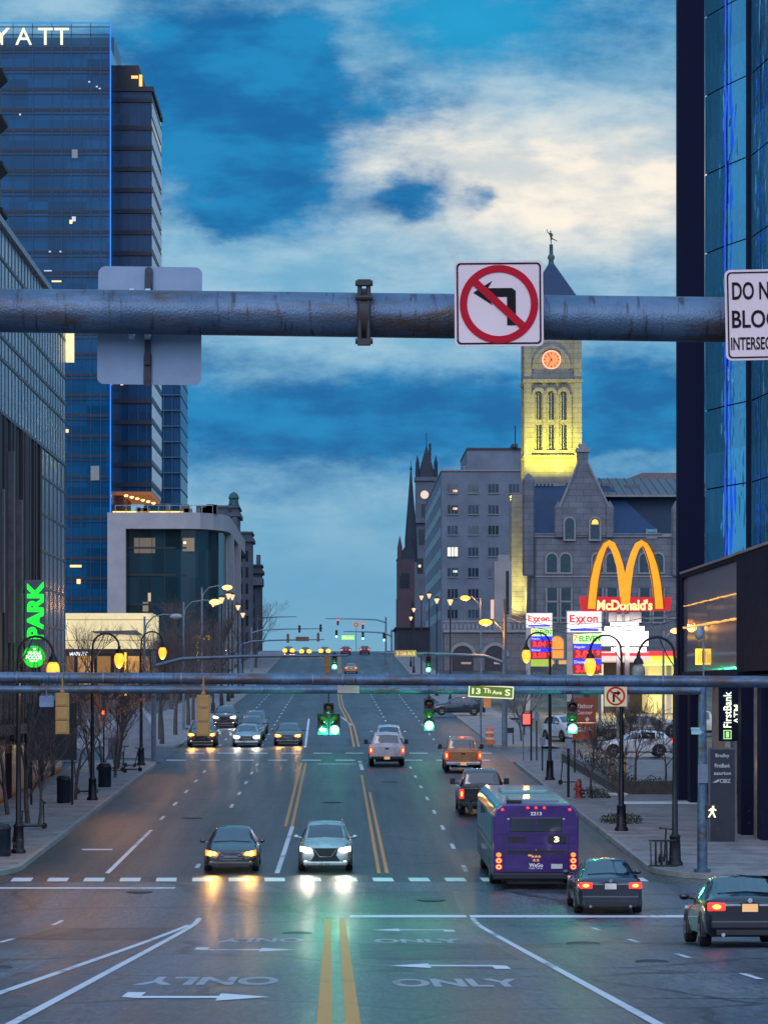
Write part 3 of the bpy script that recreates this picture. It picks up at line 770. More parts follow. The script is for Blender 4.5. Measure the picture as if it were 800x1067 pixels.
# --- city bus, rear towards the camera
def make_bus():
    root = thing('city_bus', 'purple city bus with pale roof and lit rear lamps in the right lane', 'bus')
    PUR = M('bus_purple', (.038,.005,.125), .38, .1, var=.3, scale=1.5, coat=.8)
    GRY = M('bus_grey_side', (.060,.045,.075), .35, .2, var=.2, scale=1.0, coat=.5)
    PALE = M('bus_roof_pale', (.17,.24,.30), .35, .1, var=.1, coat=.5)
    W2 = 1.29
    sec = [(-W2,.42),(-W2,2.55),(-W2+.07,2.80),(-W2+.26,2.95),(W2-.26,2.95),(W2-.07,2.80),(W2,2.55),(W2,.42)]
    mb = MB(); mb.prism(sec, .25, 12.0, 'y'); mb.build('body', GRY, root, bevel=.03)
    mb = MB(); rear = [(-W2-.004,.55),(-W2-.004,2.55),(-W2+.07,2.83),(-W2+.26,2.985),(W2-.26,2.985),(W2-.07,2.83),(W2+.004,2.55),(W2+.004,.55)]
    mb.prism(rear, 0, .9, 'y'); mb.build('rear_panel', PUR, root, bevel=.06)
    mb = MB(); mb.prism([(-W2+.10,2.86),(-W2+.28,3.0),(W2-.28,3.0),(W2-.10,2.86)], .92, 12.02, 'y'); mb.build('roof', PALE, root, bevel=.02)
    for (y_,l_) in ((2.2,2.4),(7.5,2.2)): mb = MB(); mb.box((0,y_,3.06),(1.5,l_,.13)); mb.build('roof_unit', PALE, root, bevel=.03)
    mb = MB(); mb.box((-.62,1.05,3.03),(.46,.35,.10)); mb.build('roof_vent', TRIM, root, bevel=.02)
    mb = MB(); mb.bb(-.78,.78,-.025,.05,2.02,2.52); rw = mb.build('rear_window', GLASS, root, bevel=.02)
    mb = MB(); mb.bb(-.02,.02,-.035,-.02,2.04,2.50); mb.build('mullion', PUR, rw)
    mb = MB(); mb.bb(-.86,-.30,-.02,.05,1.66,1.86); mb.bb(-.85,.85,-.02,.05,1.28,1.38); mb.build('vent_grille', TRIM, root)
    mb = MB()
    for k in range(7): mb.bb(-.25,.22,-.012,.02,1.62+k*.045,1.64+k*.045)
    mb.build('engine_louvre', M('bus_louvre', (.035,.012,.13), .5), root)
    mb = MB(); mb.bb(.36,.90,-.03,.05,1.62,1.90); rs = mb.build('route_display', TRIM, root, bevel=.015)
    text_part('lettering', '3', E('amber_led', (1.0,.85,.35), 2.2), rs, (.62,-.04,1.76), .19, .15, .01, bold=.03)
    WT = M('bus_white_letter', (.75,.72,.72), .5, emit=(1,.85,.8), es=.12)
    text_part('fleet_number', '2213', WT, root, (0,-.012,2.66), .12, .34, .015, bold=.02)
    text_part('lettering', 'WeGo', WT, root, (.0,-.012,.86), .13, .42, .015, bold=.02)
    text_part('lettering', 'Public Transit', WT, root, (.0,-.012,.755), .06, .40, .015)
    mb = MB(); ORG = M('bus_logo_orange', (.75,.28,.08), .5, emit=(1,.45,.12), es=.35)
    def star(c, r):
        pts = []
        for k in range(10):
            a = PI/2 + k*PI/5; q = r if k % 2 == 0 else r*.42
            pts.append((c[0]+math.cos(a)*q, c[1]+math.sin(a)*q))
        mb.prism(pts, -.014, .01, 'y')
    star((0,1.34),.08)
    for i, z in enumerate((1.16,1.03)):
        for x in ((-.10,0,.10) if i == 0 else (-.055,.055)): star((x,z),.062)
    mb.bb(-.24,-.13,-.014,.01,1.17,1.23); mb.build('star_logo', ORG, root)
    mb = MB(); mb.bb(.46,.80,-.02,.02,.74,.90); mb.build('number_plate', PLATE, root)
    for sg in (-1,1):
        for z in (.80,1.02):
            mb = MB(); mb.lathe((sg*1.13,-.02,z),[(.095,.06),(.095,-.02),(.07,-.035),(.0,-.04)],16,'y'); l = mb.build('tail_lamp', TAIL, root, smooth=40)
            mb = MB(); mb.loop_strip([(sg*1.13+math.cos(2*PI*k/16)*.075, z+math.sin(2*PI*k/16)*.075) for k in range(16)],[(sg*1.13+math.cos(2*PI*k/16)*.05, z+math.sin(2*PI*k/16)*.05) for k in range(16)],-.062,-.05); mb.build('lens_ring', TAILHOT, l)
        mb = MB(); mb.lathe((sg*1.13,-.02,1.22),[(.08,.06),(.08,-.02),(.0,-.03)],14,'y'); mb.build('turn_lamp', M('amber_lens', (.5,.14,.02), .3, emit=(1,.25,.04), es=1.2 if sg<0 else .3), root, smooth=40)
        mb = MB(); mb.lathe((sg*1.02,.0,2.80),[(.045,.06),(.045,-.03),(.0,-.05)],12,'y'); mb.build('marker_lamp', TAIL, root, smooth=40)
        mb = MB(); mb.lathe((sg*.84,.0,2.47),[(.035,.06),(.035,-.02),(.0,-.03)],10,'y'); mb.build('marker_lamp', M('lamp_clear', (.5,.5,.5), .2), root, smooth=40)
    for x in (-.25,0,.25):
        mb = MB(); mb.lathe((x,.02,2.86),[(.045,.06),(.045,-.04),(.0,-.06)],12,'y'); mb.build('marker_lamp', TAIL, root, smooth=40)
    mb = MB(); mb.box((0,.02,.47),(2.60,.22,.24)); mb.build('rear_bumper', TRIM, root, bevel=.05)
    mb = MB(); mb.box((0,.8,.28),(1.7,1.3,.18)); mb.build('engine_tray', TRIM, root)
    mb = MB()
    for z in (.63,1.23,1.46,1.93): mb.bb(-1.2,1.2,-.006,.01,z-.008,z+.008)
    for x in (-.98,.98): mb.bb(x-.008,x+.008,-.0075,.009,.63,1.93)
    mb.build('panel_seam', TRIM, root)
    # the visible flank: window band of separate panes
    for sg in (-1,1):
        for k in range(8):
            y = 1.15+k*1.28; mb = MB(); mb.bb(min(sg*1.27,sg*1.302),max(sg*1.27,sg*1.302),y,y+1.18,1.52,2.50); mb.build('side_window', GLASS, root, bevel=.02)
        mb = MB(); mb.bb(min(sg*1.27,sg*1.298),max(sg*1.27,sg*1.298),.95,11.9,1.28,1.40); mb.build('side_stripe', M('stripe_grey', (.20,.16,.18), .4), root)
    wheels(root, (2.6,9.3), 1.28, .49, .35)
    mb = MB(); mb.tube([(-1.3,12.0,2.5),(-1.5,12.15,2.4),(-1.5,12.15,2.1)],.03,6); mb.box((-1.52,12.15,2.1),(.16,.10,.36)); mb.build('wing_mirror', TRIM, root)
    mb = MB(); mb.bb(-1.1,1.1,11.98,12.03,1.1,2.5); mb.build('windscreen', GLASS, root)
    root.scale = (1,1,.87)
    return root

HEADFAR = E('head_lamp_far', (1.0,.34,.025), 3.2); HSOFT[HEADFAR] = HEADFAR; HSOFT[HEADW] = E('head_lens_white', (1.0,.92,.60), 1.5); HSOFT[HEADA] = E('head_lens_amber', (1.0,.26,.015), 1.3)
# ---- the traffic
bus = make_bus(); place(bus, 5.98, 67.0, 0, near=0.0)
AMB = (1.0,.48,.10); WHT = (1.0,.92,.72)
c = make_car('sedan', 'glossy black sedan at the right edge with one lit tail lamp', 'car', SEDAN, paint('paint_black', (.010,.010,.016)), TAIL, None, platem=PLATEY); place(c, 8.40, 47.5, 0)
c = make_car('sedan', 'dark grey sedan behind the purple bus with both tail lamps lit', 'car', SEDAN, paint('paint_graphite', (.030,.033,.045), .5), TAIL, None); place(c, 7.48, 63.2, 0)
c = make_car('sedan', 'dark sedan facing us with amber headlamps beside the pale lane line', 'car', SEDAN, paint('paint_bronze', (.05,.04,.042), .5), None, HEADA, AMB, 110); c.scale = (.95,)*3; place(c, -3.50, 73.8, 180)
c = make_car('sport_utility', 'silver crossover facing us with white headlamps and spindle grille', 'car', SUV, paint('paint_silver', (.42,.44,.44), .6), None, HEADW, WHT, 90, sedan=False); c.scale = (.93,.93,.92); place(c, -.44, 73.9, 180)
make_p = make_pickup('pickup_truck', 'black pickup in front of the bus, rear lamps red', paint('paint_black_truck', (.014,.014,.016)), TAIL, PLATE); place(make_p, 6.07, 95.5, 0)
make_p = make_pickup('pickup_truck', 'orange-tan pickup with braking lamps and roof brake light on', paint('paint_tan', (.46,.17,.05), .3), TAIL, PLATEY, True); place(make_p, 6.75, 122.5, 0)
make_p = make_pickup('pickup_truck', 'white pickup seen from behind at the second crossing', paint('paint_white_truck', (.55,.52,.55), .1), TAIL, PLATEY); place(make_p, 2.72, 127.5, 0)
c = make_car('sport_utility', 'white van-like car hidden in front of the white pickup', 'car', [tuple([q[0],q[1],q[2],q[3]+.1,q[4]+.22,q[5]]) for q in SUV], paint('paint_white', (.55,.55,.58), .1), None, None, sedan=False); place(c, 3.05, 137, 0)
c = make_car('sedan', 'dark sedan facing us nearest the centre line at the far stop', 'car', SEDAN, paint('paint_brown', (.10,.085,.08), .5), None, HEADA, AMB, 110); place(c, -3.38, 148.5, 180)
c = make_car('sedan', 'silver sedan with white headlamps at the head of the middle queue', 'car', SEDAN, paint('paint_silver2', (.38,.40,.42), .6), None, HEADW, WHT, 90); place(c, -6.05, 147, 180)
c = make_car('sport_utility', 'dark crossover queuing right behind the silver sedan', 'car', SUV, paint('paint_blue_grey', (.07,.09,.11), .5), None, None, sedan=False); place(c, -6.1, 155, 180)
c = make_car('sport_utility', 'tall blue-grey crossover last in the middle queue', 'car', SUV, paint('paint_steel', (.10,.13,.17), .5), None, None, sedan=False); place(c, -6.2, 164, 180)
c = make_car('sport_utility', 'car with amber headlamps in the far left kerb lane', 'car', SUV, paint('paint_gold', (.10,.075,.05), .5), None, HEADA, AMB, 110, sedan=False); place(c, -9.0, 147, 180)
c = make_car('sport_utility', 'dark crossover approaching behind the amber-lamped kerb lane car', 'car', SUV, paint('paint_green_grey', (.05,.055,.055), .5), None, HEADW, WHT, 60, sedan=False); place(c, -8.9, 174, 180)
c = make_car('sport_utility', 'dark blue crossover seen side-on leaving the driveway on the right', 'car', SUV, paint('paint_navy', (.012,.022,.04), .5), None, None, sedan=False); c.rotation_euler = (0,0,R(90)); c.location = (10.3, 191, G(191)+.16)
c = make_car('hatchback', 'white hatchback parked side-on in the lot below the burger sign', 'car', [tuple([q[0]*.93]+list(q[1:3])+[q[3]-.02,q[4]-.06,q[5]]) for q in SUV], paint('paint_white_hatch', (.62,.62,.64), .1), TAIL, None, sedan=False); c.rotation_euler = (0,0,R(90)); c.location = (18.0, 134, G(134)+.03)
c = make_car('off_roader', 'boxy white off-roader in the lot behind the green signal', 'car', [tuple(list(q[:3])+[q[3]+.06,q[4]+.12,q[5]*1.06]) for q in SUV], paint('paint_white_jeep', (.5,.5,.5), .1), None, None, sedan=False); c.rotation_euler = (0,0,R(200)); c.location = (15.6, 152, G(152)+.03)
c = make_car('sport_utility', 'dark parked car behind the white hatchback', 'car', SUV, paint('paint_dark_parked', (.03,.03,.035), .4), None, None, sedan=False); c.rotation_euler = (0,0,R(80)); c.location = (20.2, 153, G(153)+.03)
make_p = make_pickup('pickup_truck', 'pale pickup parked in the lot beside the bank tower', paint('paint_pale_truck', (.5,.48,.4), .1), TAILDIM, PLATE, brake_core=None); make_p.rotation_euler = (0,0,R(95)); make_p.location = (25.5, 158, G(158)+.03)
# far traffic on the hill
c = make_car('sedan', 'tan car climbing the hill alone, tail lamps lit', 'car', SEDAN, paint('paint_copper', (.42,.22,.10), .3), TAIL, None); place(c, 1.75, 320, 0)
for (x, lab) in ((1.3,'red-lit car at the crest just right of the double line'),(4.9,'red-lit car at the crest nearer the right pavement')):
    c = make_car('sport_utility', lab, 'car', SUV, paint('paint_red_far', (.16,.01,.03), .3), TAIL, None, sedan=False); place(c, x, 415+x, 0)
for (x, Y, lab) in ((-9.6,424,'leftmost amber-lit car coming over the crest'),(-6.3,418,'middle amber-lit car coming over the crest'),(-2.7,421,'amber-lit car coming over the crest by the double line')):
    c = make_car('sedan', lab, 'car', SEDAN, paint('paint_far', (.05,.05,.05), .3), None, HEADFAR, AMB, 250, lamp=4.6); place(c, x, Y, 180)  # bulbs enlarged to imitate the glow spreading round distant headlamps
# ------------------------------------------------------------------ masts, signs, signals, lamps
STEEL = M('galvanised_steel', (.115,.155,.205), .42, .55, var=.3, scale=3.0, bump=.5, bscale=60, col2=(.20,.235,.29))
def rusty(name):
    m = M(name, (.060,.110,.185), .40, .45, scale=2.6, bump=.28, bscale=60, col2=(.125,.195,.285))
    nt, N, L = nodes_of(m); b = N['Principled BSDF']
    src = b.inputs['Base Color'].links[0].from_socket
    tc = N.new('ShaderNodeTexCoord'); mp = N.new('ShaderNodeMapping'); mp.inputs['Scale'].default_value = (.9,3,3.5); L.new(tc.outputs['Object'], mp.inputs['Vector'])
    n = N.new('ShaderNodeTexNoise'); n.inputs['Scale'].default_value = 1.1; n.inputs['Detail'].default_value = 8; n.inputs['Roughness'].default_value = .7; L.new(mp.outputs['Vector'], n.inputs['Vector'])
    r = N.new('ShaderNodeMapRange'); r.inputs['From Min'].default_value = .47; r.inputs['From Max'].default_value = .62; L.new(n.outputs['Fac'], r.inputs['Value'])
    x = N.new('ShaderNodeMixRGB'); L.new(r.outputs['Result'], x.inputs['Fac']); L.new(src, x.inputs['Color1']); x.inputs['Color2'].default_value = (.095,.066,.055,1)
    mp2 = N.new('ShaderNodeMapping'); mp2.inputs['Scale'].default_value = (16,3,2.2); mp2.inputs['Rotation'].default_value = (0,R(-22),0); L.new(tc.outputs['Object'], mp2.inputs['Vector'])
    n2 = N.new('ShaderNodeTexNoise'); n2.inputs['Scale'].default_value = 1.6; n2.inputs['Detail'].default_value = 5; L.new(mp2.outputs['Vector'], n2.inputs['Vector'])
    r2 = N.new('ShaderNodeMapRange'); r2.inputs['From Min'].default_value = .58; r2.inputs['From Max'].default_value = .68; L.new(n2.outputs['Fac'], r2.inputs['Value'])
    x2 = N.new('ShaderNodeMixRGB'); L.new(r2.outputs['Result'], x2.inputs['Fac']); L.new(x.outputs['Color'], x2.inputs['Color1']); x2.inputs['Color2'].default_value = (.055,.06,.075,1)
    L.new(x2.outputs['Color'], b.inputs['Base Color']); return m
STEELR = rusty('galvanised_steel_streaked')
DARKM = M('dark_bronze_metal', (.014,.015,.022), .45, .5)
ALU = M('sign_back_aluminium', (.20,.27,.37), .42, .6, var=.12, scale=4)
SIGNW = M('sign_face_white', (.80,.62,.62), .5, var=.06)
SIGNR = M('sign_red', (.50,.003,.02), .6, var=.08, spec=.2)
SIGNK = M('sign_black', (.014,.010,.014), .7, spec=.15)
SIGNG = M('sign_street_green', (.10,.15,.006), .5, var=.1, emit=(.35,.5,.02), es=.12)
SIGNY = M('sign_letter_cream', (.85,.72,.45), .5, emit=(1,.72,.30), es=.45)
SIGYELLOW = M('signal_yellow', (.36,.19,.05), .5, var=.15)
def rrect(cx, cz, w, h, r, n=5):
    pts = []
    for (sx, sz, a0) in ((1,1,0),(-1,1,90),(-1,-1,180),(1,-1,270)):
        for k in range(n+1):
            a = R(a0+90*k/n); pts.append((cx+sx*(w/2-r)+r*math.cos(a), cz+sz*(h/2-r)+r*math.sin(a)))
    return pts
def ring(cx, cz, ro, ri, n=40):
    return [(cx+ro*math.cos(2*PI*k/n), cz+ro*math.sin(2*PI*k/n)) for k in range(n)], [(cx+ri*math.cos(2*PI*k/n), cz+ri*math.sin(2*PI*k/n)) for k in range(n)]
def mast(name, label, Y, zc, x_tip, x_pole, r0, r1, mat, ztip=None, curve=0.0, top=.6, cat='mast arm'):
    root = thing(name, label, cat, (x_pole, Y, G(Y)))
    z = zc - G(Y); zt = (ztip if ztip is not None else zc) - G(Y)
    mb = MB(); mb.cyl((0,0,0),(0,0,z+top),r0*1.25,r0*.95,16); mb.cyl((0,0,0),(0,0,.25),r0*2.0,r0*2.0,16); mb.ball((0,0,z+top),r0*.96,12,6); mb.build('pole', mat, root, smooth=50)
    n = 14; pts = []; rs = []
    for k in range(n+1):
        t = k/n; pts.append((lerp(-r0*.5, x_tip-x_pole, t), -r0*.3, lerp(z, zt, t) + curve*math.sin(min(t*1.2,1)*PI/2)*0)); rs.append(lerp(r0, r1, t))
    mb = MB(); mb.tube(pts, rs, 24); mb.build('arm', mat, root, smooth=50)
    return root, z
# (A) the thick arm overhead near the camera
YA = 15.33
zl, zr_ = py2z(324, YA), py2z(333.5, YA); xl, xr_ = px2x(0, YA), px2x(740, YA)
zat = lambda x: zl + (zr_-zl)*(x-xl)/(xr_-xl)
A, zA = mast('mast_arm', 'thick streaked steel arm across the top of the view', YA, zat(9.0), -5.5, 9.0, .163, .150, STEELR, ztip=zat(-5.5))
mb = MB(); xb = px2x(379, YA); zb_ = zat(xb)
mb.tube([(xb-.03,YA-.20,zb_+.21),(xb-.03,YA-.215,zb_),(xb-.03,YA-.20,zb_-.21)],.016,6); mb.tube([(xb+.03,YA-.20,zb_+.21),(xb+.03,YA-.215,zb_),(xb+.03,YA-.20,zb_-.21)],.016,6)
mb.bb(xb-.045,xb+.045,YA-.24,YA-.16,zb_+.185,zb_+.225); mb.bb(xb-.045,xb+.045,YA-.24,YA-.16,zb_-.225,zb_-.185)
for dz_ in (.20,.10,-.20): mb.cyl((xb-.06,YA-.22,zb_+dz_),(xb+.06,YA-.22,zb_+dz_),.02,n=8)
mb.loop_strip(ring(0,0,.185,.165,24)[0], ring(0,0,.185,.165,24)[1], xb-.03, xb+.03, 'x')
base = A.matrix_basis.translation
o = MB(); 
clamp = mb; vs_ = clamp.v; n0 = len(vs_)-24*4
clamp.v = [(p[0], p[1]+(YA-.05), p[2]+zb_) if i >= n0 else p for i, p in enumerate(vs_)]
clamp.v = [(p[0]-9.0, p[1]-YA, p[2]-G(YA)) for p in clamp.v]
clamp.build('clamp', M('rusty_clamp', (.055,.05,.05), .6, .4, var=.4), A, smooth=40)

# no-left-turn sign
xs_, zs_ = px2x(517, YA), py2z(322.5, YA)
s = thing('traffic_sign', 'square no-left-turn sign on the thick overhead arm', 'traffic sign', (xs_, YA-.245, zs_), (0,R(-.5),0))
w_, h_ = 91/150, 88/150
mb = MB(); mb.prism(rrect(0,0,w_,h_,.035), -.004, .004, 'y'); pan = mb.build('panel', SIGNW, s)
mb = MB(); mb.loop_strip(rrect(0,0,w_-.03,h_-.03,.028), rrect(0,0,w_-.052,h_-.052,.022), -.0075, -.0042, 'y'); mb.build('border', SIGNK, s)
mb = MB(); ro, ri = ring(0,-.005,.268,.218,48); mb.loop_strip(ro, ri, -.0105, -.0042, 'y')
mb.build('prohibition_ring', SIGNR, s)
mb = MB(); a = R(-43); ca, sa = math.cos(a), math.sin(a)
mb.prism([(x*ca-z*sa, x*sa+z*ca-.005) for x, z in ((-.23,-.026),(.23,-.026),(.23,.026),(-.23,.026))], -.0125, -.0100, 'y'); mb.build('prohibition_bar', SIGNR, s)
mb = MB(); mb.prism([(-.175,.075),(-.045,.155),(-.075,.105),(.09,.105),(.115,.085),(.115,-.150),(.055,-.150),(.055,.045),(-.075,.045),(-.045,-.01)], -.0085, -.0044, 'y'); mb.build('turn_arrow', SIGNK, s)
mb = MB(); mb.box((0,.035,0),(.06,.055,.5)); mb.build('bracket', STEEL, s)
# do-not-block sign
wq = .50; hq = 93/150; xq = px2x(749, YA)+wq/2; zq = py2z(334, YA)
s = thing('traffic_sign', 'white do-not-block-intersection sign at the right edge', 'traffic sign', (xq, YA-.245, zq), (0,R(-1.2),0))
mb = MB(); mb.prism(rrect(0,0,wq,hq,.04), -.004, .004, 'y'); mb.build('panel', SIGNW, s)
mb = MB(); mb.loop_strip(rrect(0,0,wq-.03,hq-.03,.03), rrect(0,0,wq-.05,hq-.05,.024), -.0075, -.0042, 'y'); mb.build('border', SIGNK, s)
text_part('lettering', 'DO NOT', SIGNK, s, (.0,-.006,.165), .122, .40, .003, bold=.018)
text_part('lettering', 'BLOCK', SIGNK, s, (.0,-.006,-.028), .122, .41, .003, bold=.018)
text_part('lettering', 'INTERSECTION', SIGNK, s, (.0,-.006,-.195), .088, .43, .003, bold=.018)
mb = MB(); mb.box((0,.04,0),(.06,.06,.5)); mb.build('bracket', STEEL, s)
# sign seen from behind
xk, zk = px2x(153.5, YA), py2z(334.5, YA)
s = thing('traffic_sign', 'bare aluminium back of a sign strapped to the arm, left', 'traffic sign', (xk, YA+.19, zk), (0,R(.7),0))
mb = MB(); mb.prism(rrect(0,0,.73,.83,.05), -.004, .004, 'y'); mb.build('panel', ALU, s)
BRK = M('bracket_weathered', (.045,.05,.065), .5, .6, var=.4, scale=12)
mb = MB(); mb.prism(rrect(-.01,.30,.055,.22,.027), -.03, -.006, 'y'); mb.prism(rrect(-.01,-.31,.055,.24,.027), -.03, -.006, 'y'); mb.bb(-.03,.01,-.06,-.008,-.28,.30); mb.build('bracket', BRK, s)
for x in (-.11,.0):
    mb = MB(); ro, ri = ring(-.238,.055,.178,.156,28); mb.loop_strip(ro, ri, x-.017, x+.017, 'x'); mb.build('strap', M('steel_strap', (.62,.74,.82), .35, .5), s, smooth=40)

def signal_head(name, label, X, Y, ztop, lit='green', back=False, n=3, hang=.3, group=None, body=None):
    """three-lens signal hanging by its top; lenses face the camera unless back"""
    root = thing(name, label, 'traffic signal', (X, Y, ztop), (0,0,PI if back else 0), group)
    bodym = body or (SIGYELLOW if back else M('signal_dark', (.02,.022,.022), .5))
    mb = MB()
    for k in range(n): mb.box((0,0,-.17-.345*k),(.33,.20,.335))
    mb.cyl((0,0,0),(0,0,hang),.025,n=8); mb.ball((0,0,.03),.06,8,5)
    if back:
        for k in range(n): mb.box((0,.105,-.17-.345*k),(.25,.03,.27))
    mb.build('housing', bodym, root, bevel=.02)
    cols = {'red': 0, 'amber': 1, 'green': 2}
    for k in range(n):
        z = -.17-.345*k
        on = (k == cols.get(lit)) and not back
        lm = E('signal_green', (.16,1.0,.52), 6.0) if on and lit == 'green' else E('signal_red', (1.0,.04,.05), 4.0) if on and lit == 'red' else M('lens_%d' % k, [(.06,.01,.01),(.07,.04,.01),(.01,.05,.035)][k], .15)
        mb = MB(); mb.lathe((0,-.10,z),[(.138,.01),(.138,-.01),(.09,-.035),(.0,-.045)],18,'y'); mb.build('lens', lm, root, smooth=50)
        mb = MB(); nn = 12
        out = [(math.cos(R(-20+220*i/nn)), math.sin(R(-20+220*i/nn))) for i in range(nn+1)]
        vs = [(p[0]*.150,-.10,z+p[1]*.150) for p in out]+[(p[0]*.150,-.32 if 2<i<10 else -.20,z+p[1]*.150) for i, p in enumerate(out)]
        vs += [(p[0]*.143,-.10,z+p[1]*.143) for p in out]+[(p[0]*.143,-.32 if 2<i<10 else -.20,z+p[1]*.143) for i, p in enumerate(out)]
        q = nn+1; fs = [(i,i+1,q+i+1,q+i) for i in range(nn)]+[(2*q+i,3*q+i,3*q+i+1,2*q+i+1) for i in range(nn)]+[(q+i,q+i+1,3*q+i+1,3*q+i) for i in range(nn)]
        mb.add(vs, fs); mb.build('visor', bodym, root, smooth=50)
    if lit == 'green' and not back and Y < 160:
        ld = bpy.data.lights.new('signal_light', 'POINT'); ld.energy = 90; ld.color = (.04,1,.45); ld.shadow_soft_size = .12
        lo = bpy.data.objects.new('signal_light', ld); COL.objects.link(lo); lo.parent = root; lo.location = (0,-.5,-.9)
    return root
# (B) arm with the signals seen from behind
YB = 55.0
Bm, _ = mast('mast_arm', 'upper of two mast arms across the middle, brown stained', YB, py2z(711, YB), px2x(-25, YB), 12.3, .145, .140, rusty('galvanised_steel_brown'), ztip=py2z(706, YB))
mb = MB()
for px in (18, 60, 108, 144, 170, 189, 295, 326, 357, 690):
    mb = MB(); x = px2x(px, YB)-12.3; z = py2z(706+5*px/800, YB)-G(YB); mb.loop_strip(*[[(p[0]-.05, p[1]+z) for p in q] for q in ring(0,0,.152,.140,20)], x-.02, x+.02, 'x'); mb.build('strap', STEEL, Bm, smooth=40)
signal_head('traffic_signal', 'yellow back of a signal hanging beside the leftmost lamp post', px2x(65, YB-.3), YB-.3, py2z(722, YB), None, True, hang=.45)
signal_head('traffic_signal', 'yellow back of a signal hanging over the oncoming lanes', px2x(212, YB-.3), YB-.3, py2z(724, YB), None, True, hang=.45)
s = thing('traffic_sign', 'small blue-grey sign back under the arm by the left signal', 'traffic sign', (px2x(48.5, YB), YB, py2z(731, YB)))
mb = MB(); mb.prism(rrect(0,0,.36,.28,.03), -.01, .01, 'y'); mb.build('panel', M('sign_back_blue', (.16,.22,.36), .5, .4), s)
mb = MB(); mb.cyl((0,0,.1),(0,0,.5),.02); mb.build('bracket', STEEL, s)
# (C) arm with the green signals, its pole on the right corner
YC = 70.6
Cm, _ = mast('mast_arm', 'lower mast arm with green signals, pole on right corner', YC, py2z(719.5, YC), px2x(-25, YC), px2x(731.5, YC), .135, .120, rusty('galvanised_steel_blue'), ztip=py2z(718.5, YC), top=.15)
mb = MB(); mb.bb(-.16,.16,-.24,-.15,3.0,3.6); mb.build('control_box', STEEL, Cm)
zC = py2z(722.5, YC)
signal_head('traffic_signal', 'green signal over the centre of our lanes', px2x(446.5, YC), YC-.32, py2z(728, YC), 'green')
signal_head('traffic_signal', 'green signal at right near the brown visitor sign', px2x(595, YC), YC-.32, py2z(731, YC), 'green')
# five-lens cluster
s = thing('traffic_signal', 'five-lens cluster signal with lit green arrow and green ball', 'traffic signal', (px2x(342.5, YC), YC-.32, py2z(732, YC)))
DS = M('signal_dark', (.02,.022,.022), .5)
mb = MB(); mb.box((0,0,-.18),(.34,.2,.34)); mb.cyl((0,0,0),(0,0,.35),.025); 
for x in (-.19,.19):
    for k in (1,2): mb.box((x,0,-.18-.345*k),(.345,.2,.335))
mb.build('housing', DS, s, bevel=.02)
for (x,k,on) in ((0,0,0),(-.19,1,0),(.19,1,0),(-.19,2,2),(.19,2,1)):
    z = -.18-.345*k
    lm = E('signal_green', (.16,1.0,.52), 6.0) if on == 1 else M('lens_%d' % min(k,2), (.05,.03,.02), .15)
    mb = MB(); mb.lathe((x,-.10,z),[(.138,.01),(.138,-.01),(.09,-.035),(.0,-.045)],18,'y'); l = mb.build('lens', lm, s, smooth=50)
    if on == 2:
        mb = MB(); mb.prism([(x-.115,z),(x-.02,z+.10),(x-.02,z+.035),(x+.11,z+.035),(x+.11,z-.035),(x-.02,z-.035),(x-.02,z-.10)], -.165, -.15, 'y'); mb.build('arrow', E('signal_arrow', (.5,1.0,.75), 6.0), l)
    mb = MB(); out = [(math.cos(R(-20+220*i/12)), math.sin(R(-20+220*i/12))) for i in range(13)]
    mb.add([(x+p[0]*.150,-.10,z+p[1]*.150) for p in out]+[(x+p[0]*.150,-.30,z+p[1]*.150) for p in out], [(i,i+1,14+i,13+i) for i in range(12)]); mb.build('visor', DS, s, smooth=50)
ld = bpy.data.lights.new('signal_light', 'POINT'); ld.energy = 280; ld.color = (.04,1,.45); ld.shadow_soft_size = .15
lo = bpy.data.objects.new('signal_light', ld); COL.objects.link(lo); lo.parent = s; lo.location = (0,-.5,-1.1)
# street name sign
s = thing('street_sign', 'green street name sign hanging slightly askew from the lower arm', 'street sign', (px2x(511, YC), YC-.22, py2z(721, YC)), (0,R(3),0))
mb = MB(); mb.prism(rrect(0,0,1.44,.40,.03), -.012, .012, 'y'); mb.build('panel', SIGNG, s)
mb = MB(); mb.loop_strip(rrect(0,0,1.44,.40,.03), rrect(0,0,1.37,.33,.02), -.016, -.0125, 'y'); mb.build('border', SIGNY, s)
text_part('lettering', '13', SIGNY, s, (-.47,-.016,.0), .19, .27, .006, bold=.03); text_part('lettering', 'Th', SIGNY, s, (-.13,-.016,.03), .16, .24, .006, bold=.03)
text_part('lettering', 'Ave', SIGNY, s, (.19,-.016,-.01), .13, .31, .006, bold=.03); text_part('lettering', 'S', SIGNY, s, (.53,-.016,.0), .21, .17, .006, bold=.03)
mb = MB()
for x in (-.55,.55): mb.bb(x-.02,x+.02,-.01,.12,.15,.3)
mb.build('bracket', STEEL, s)
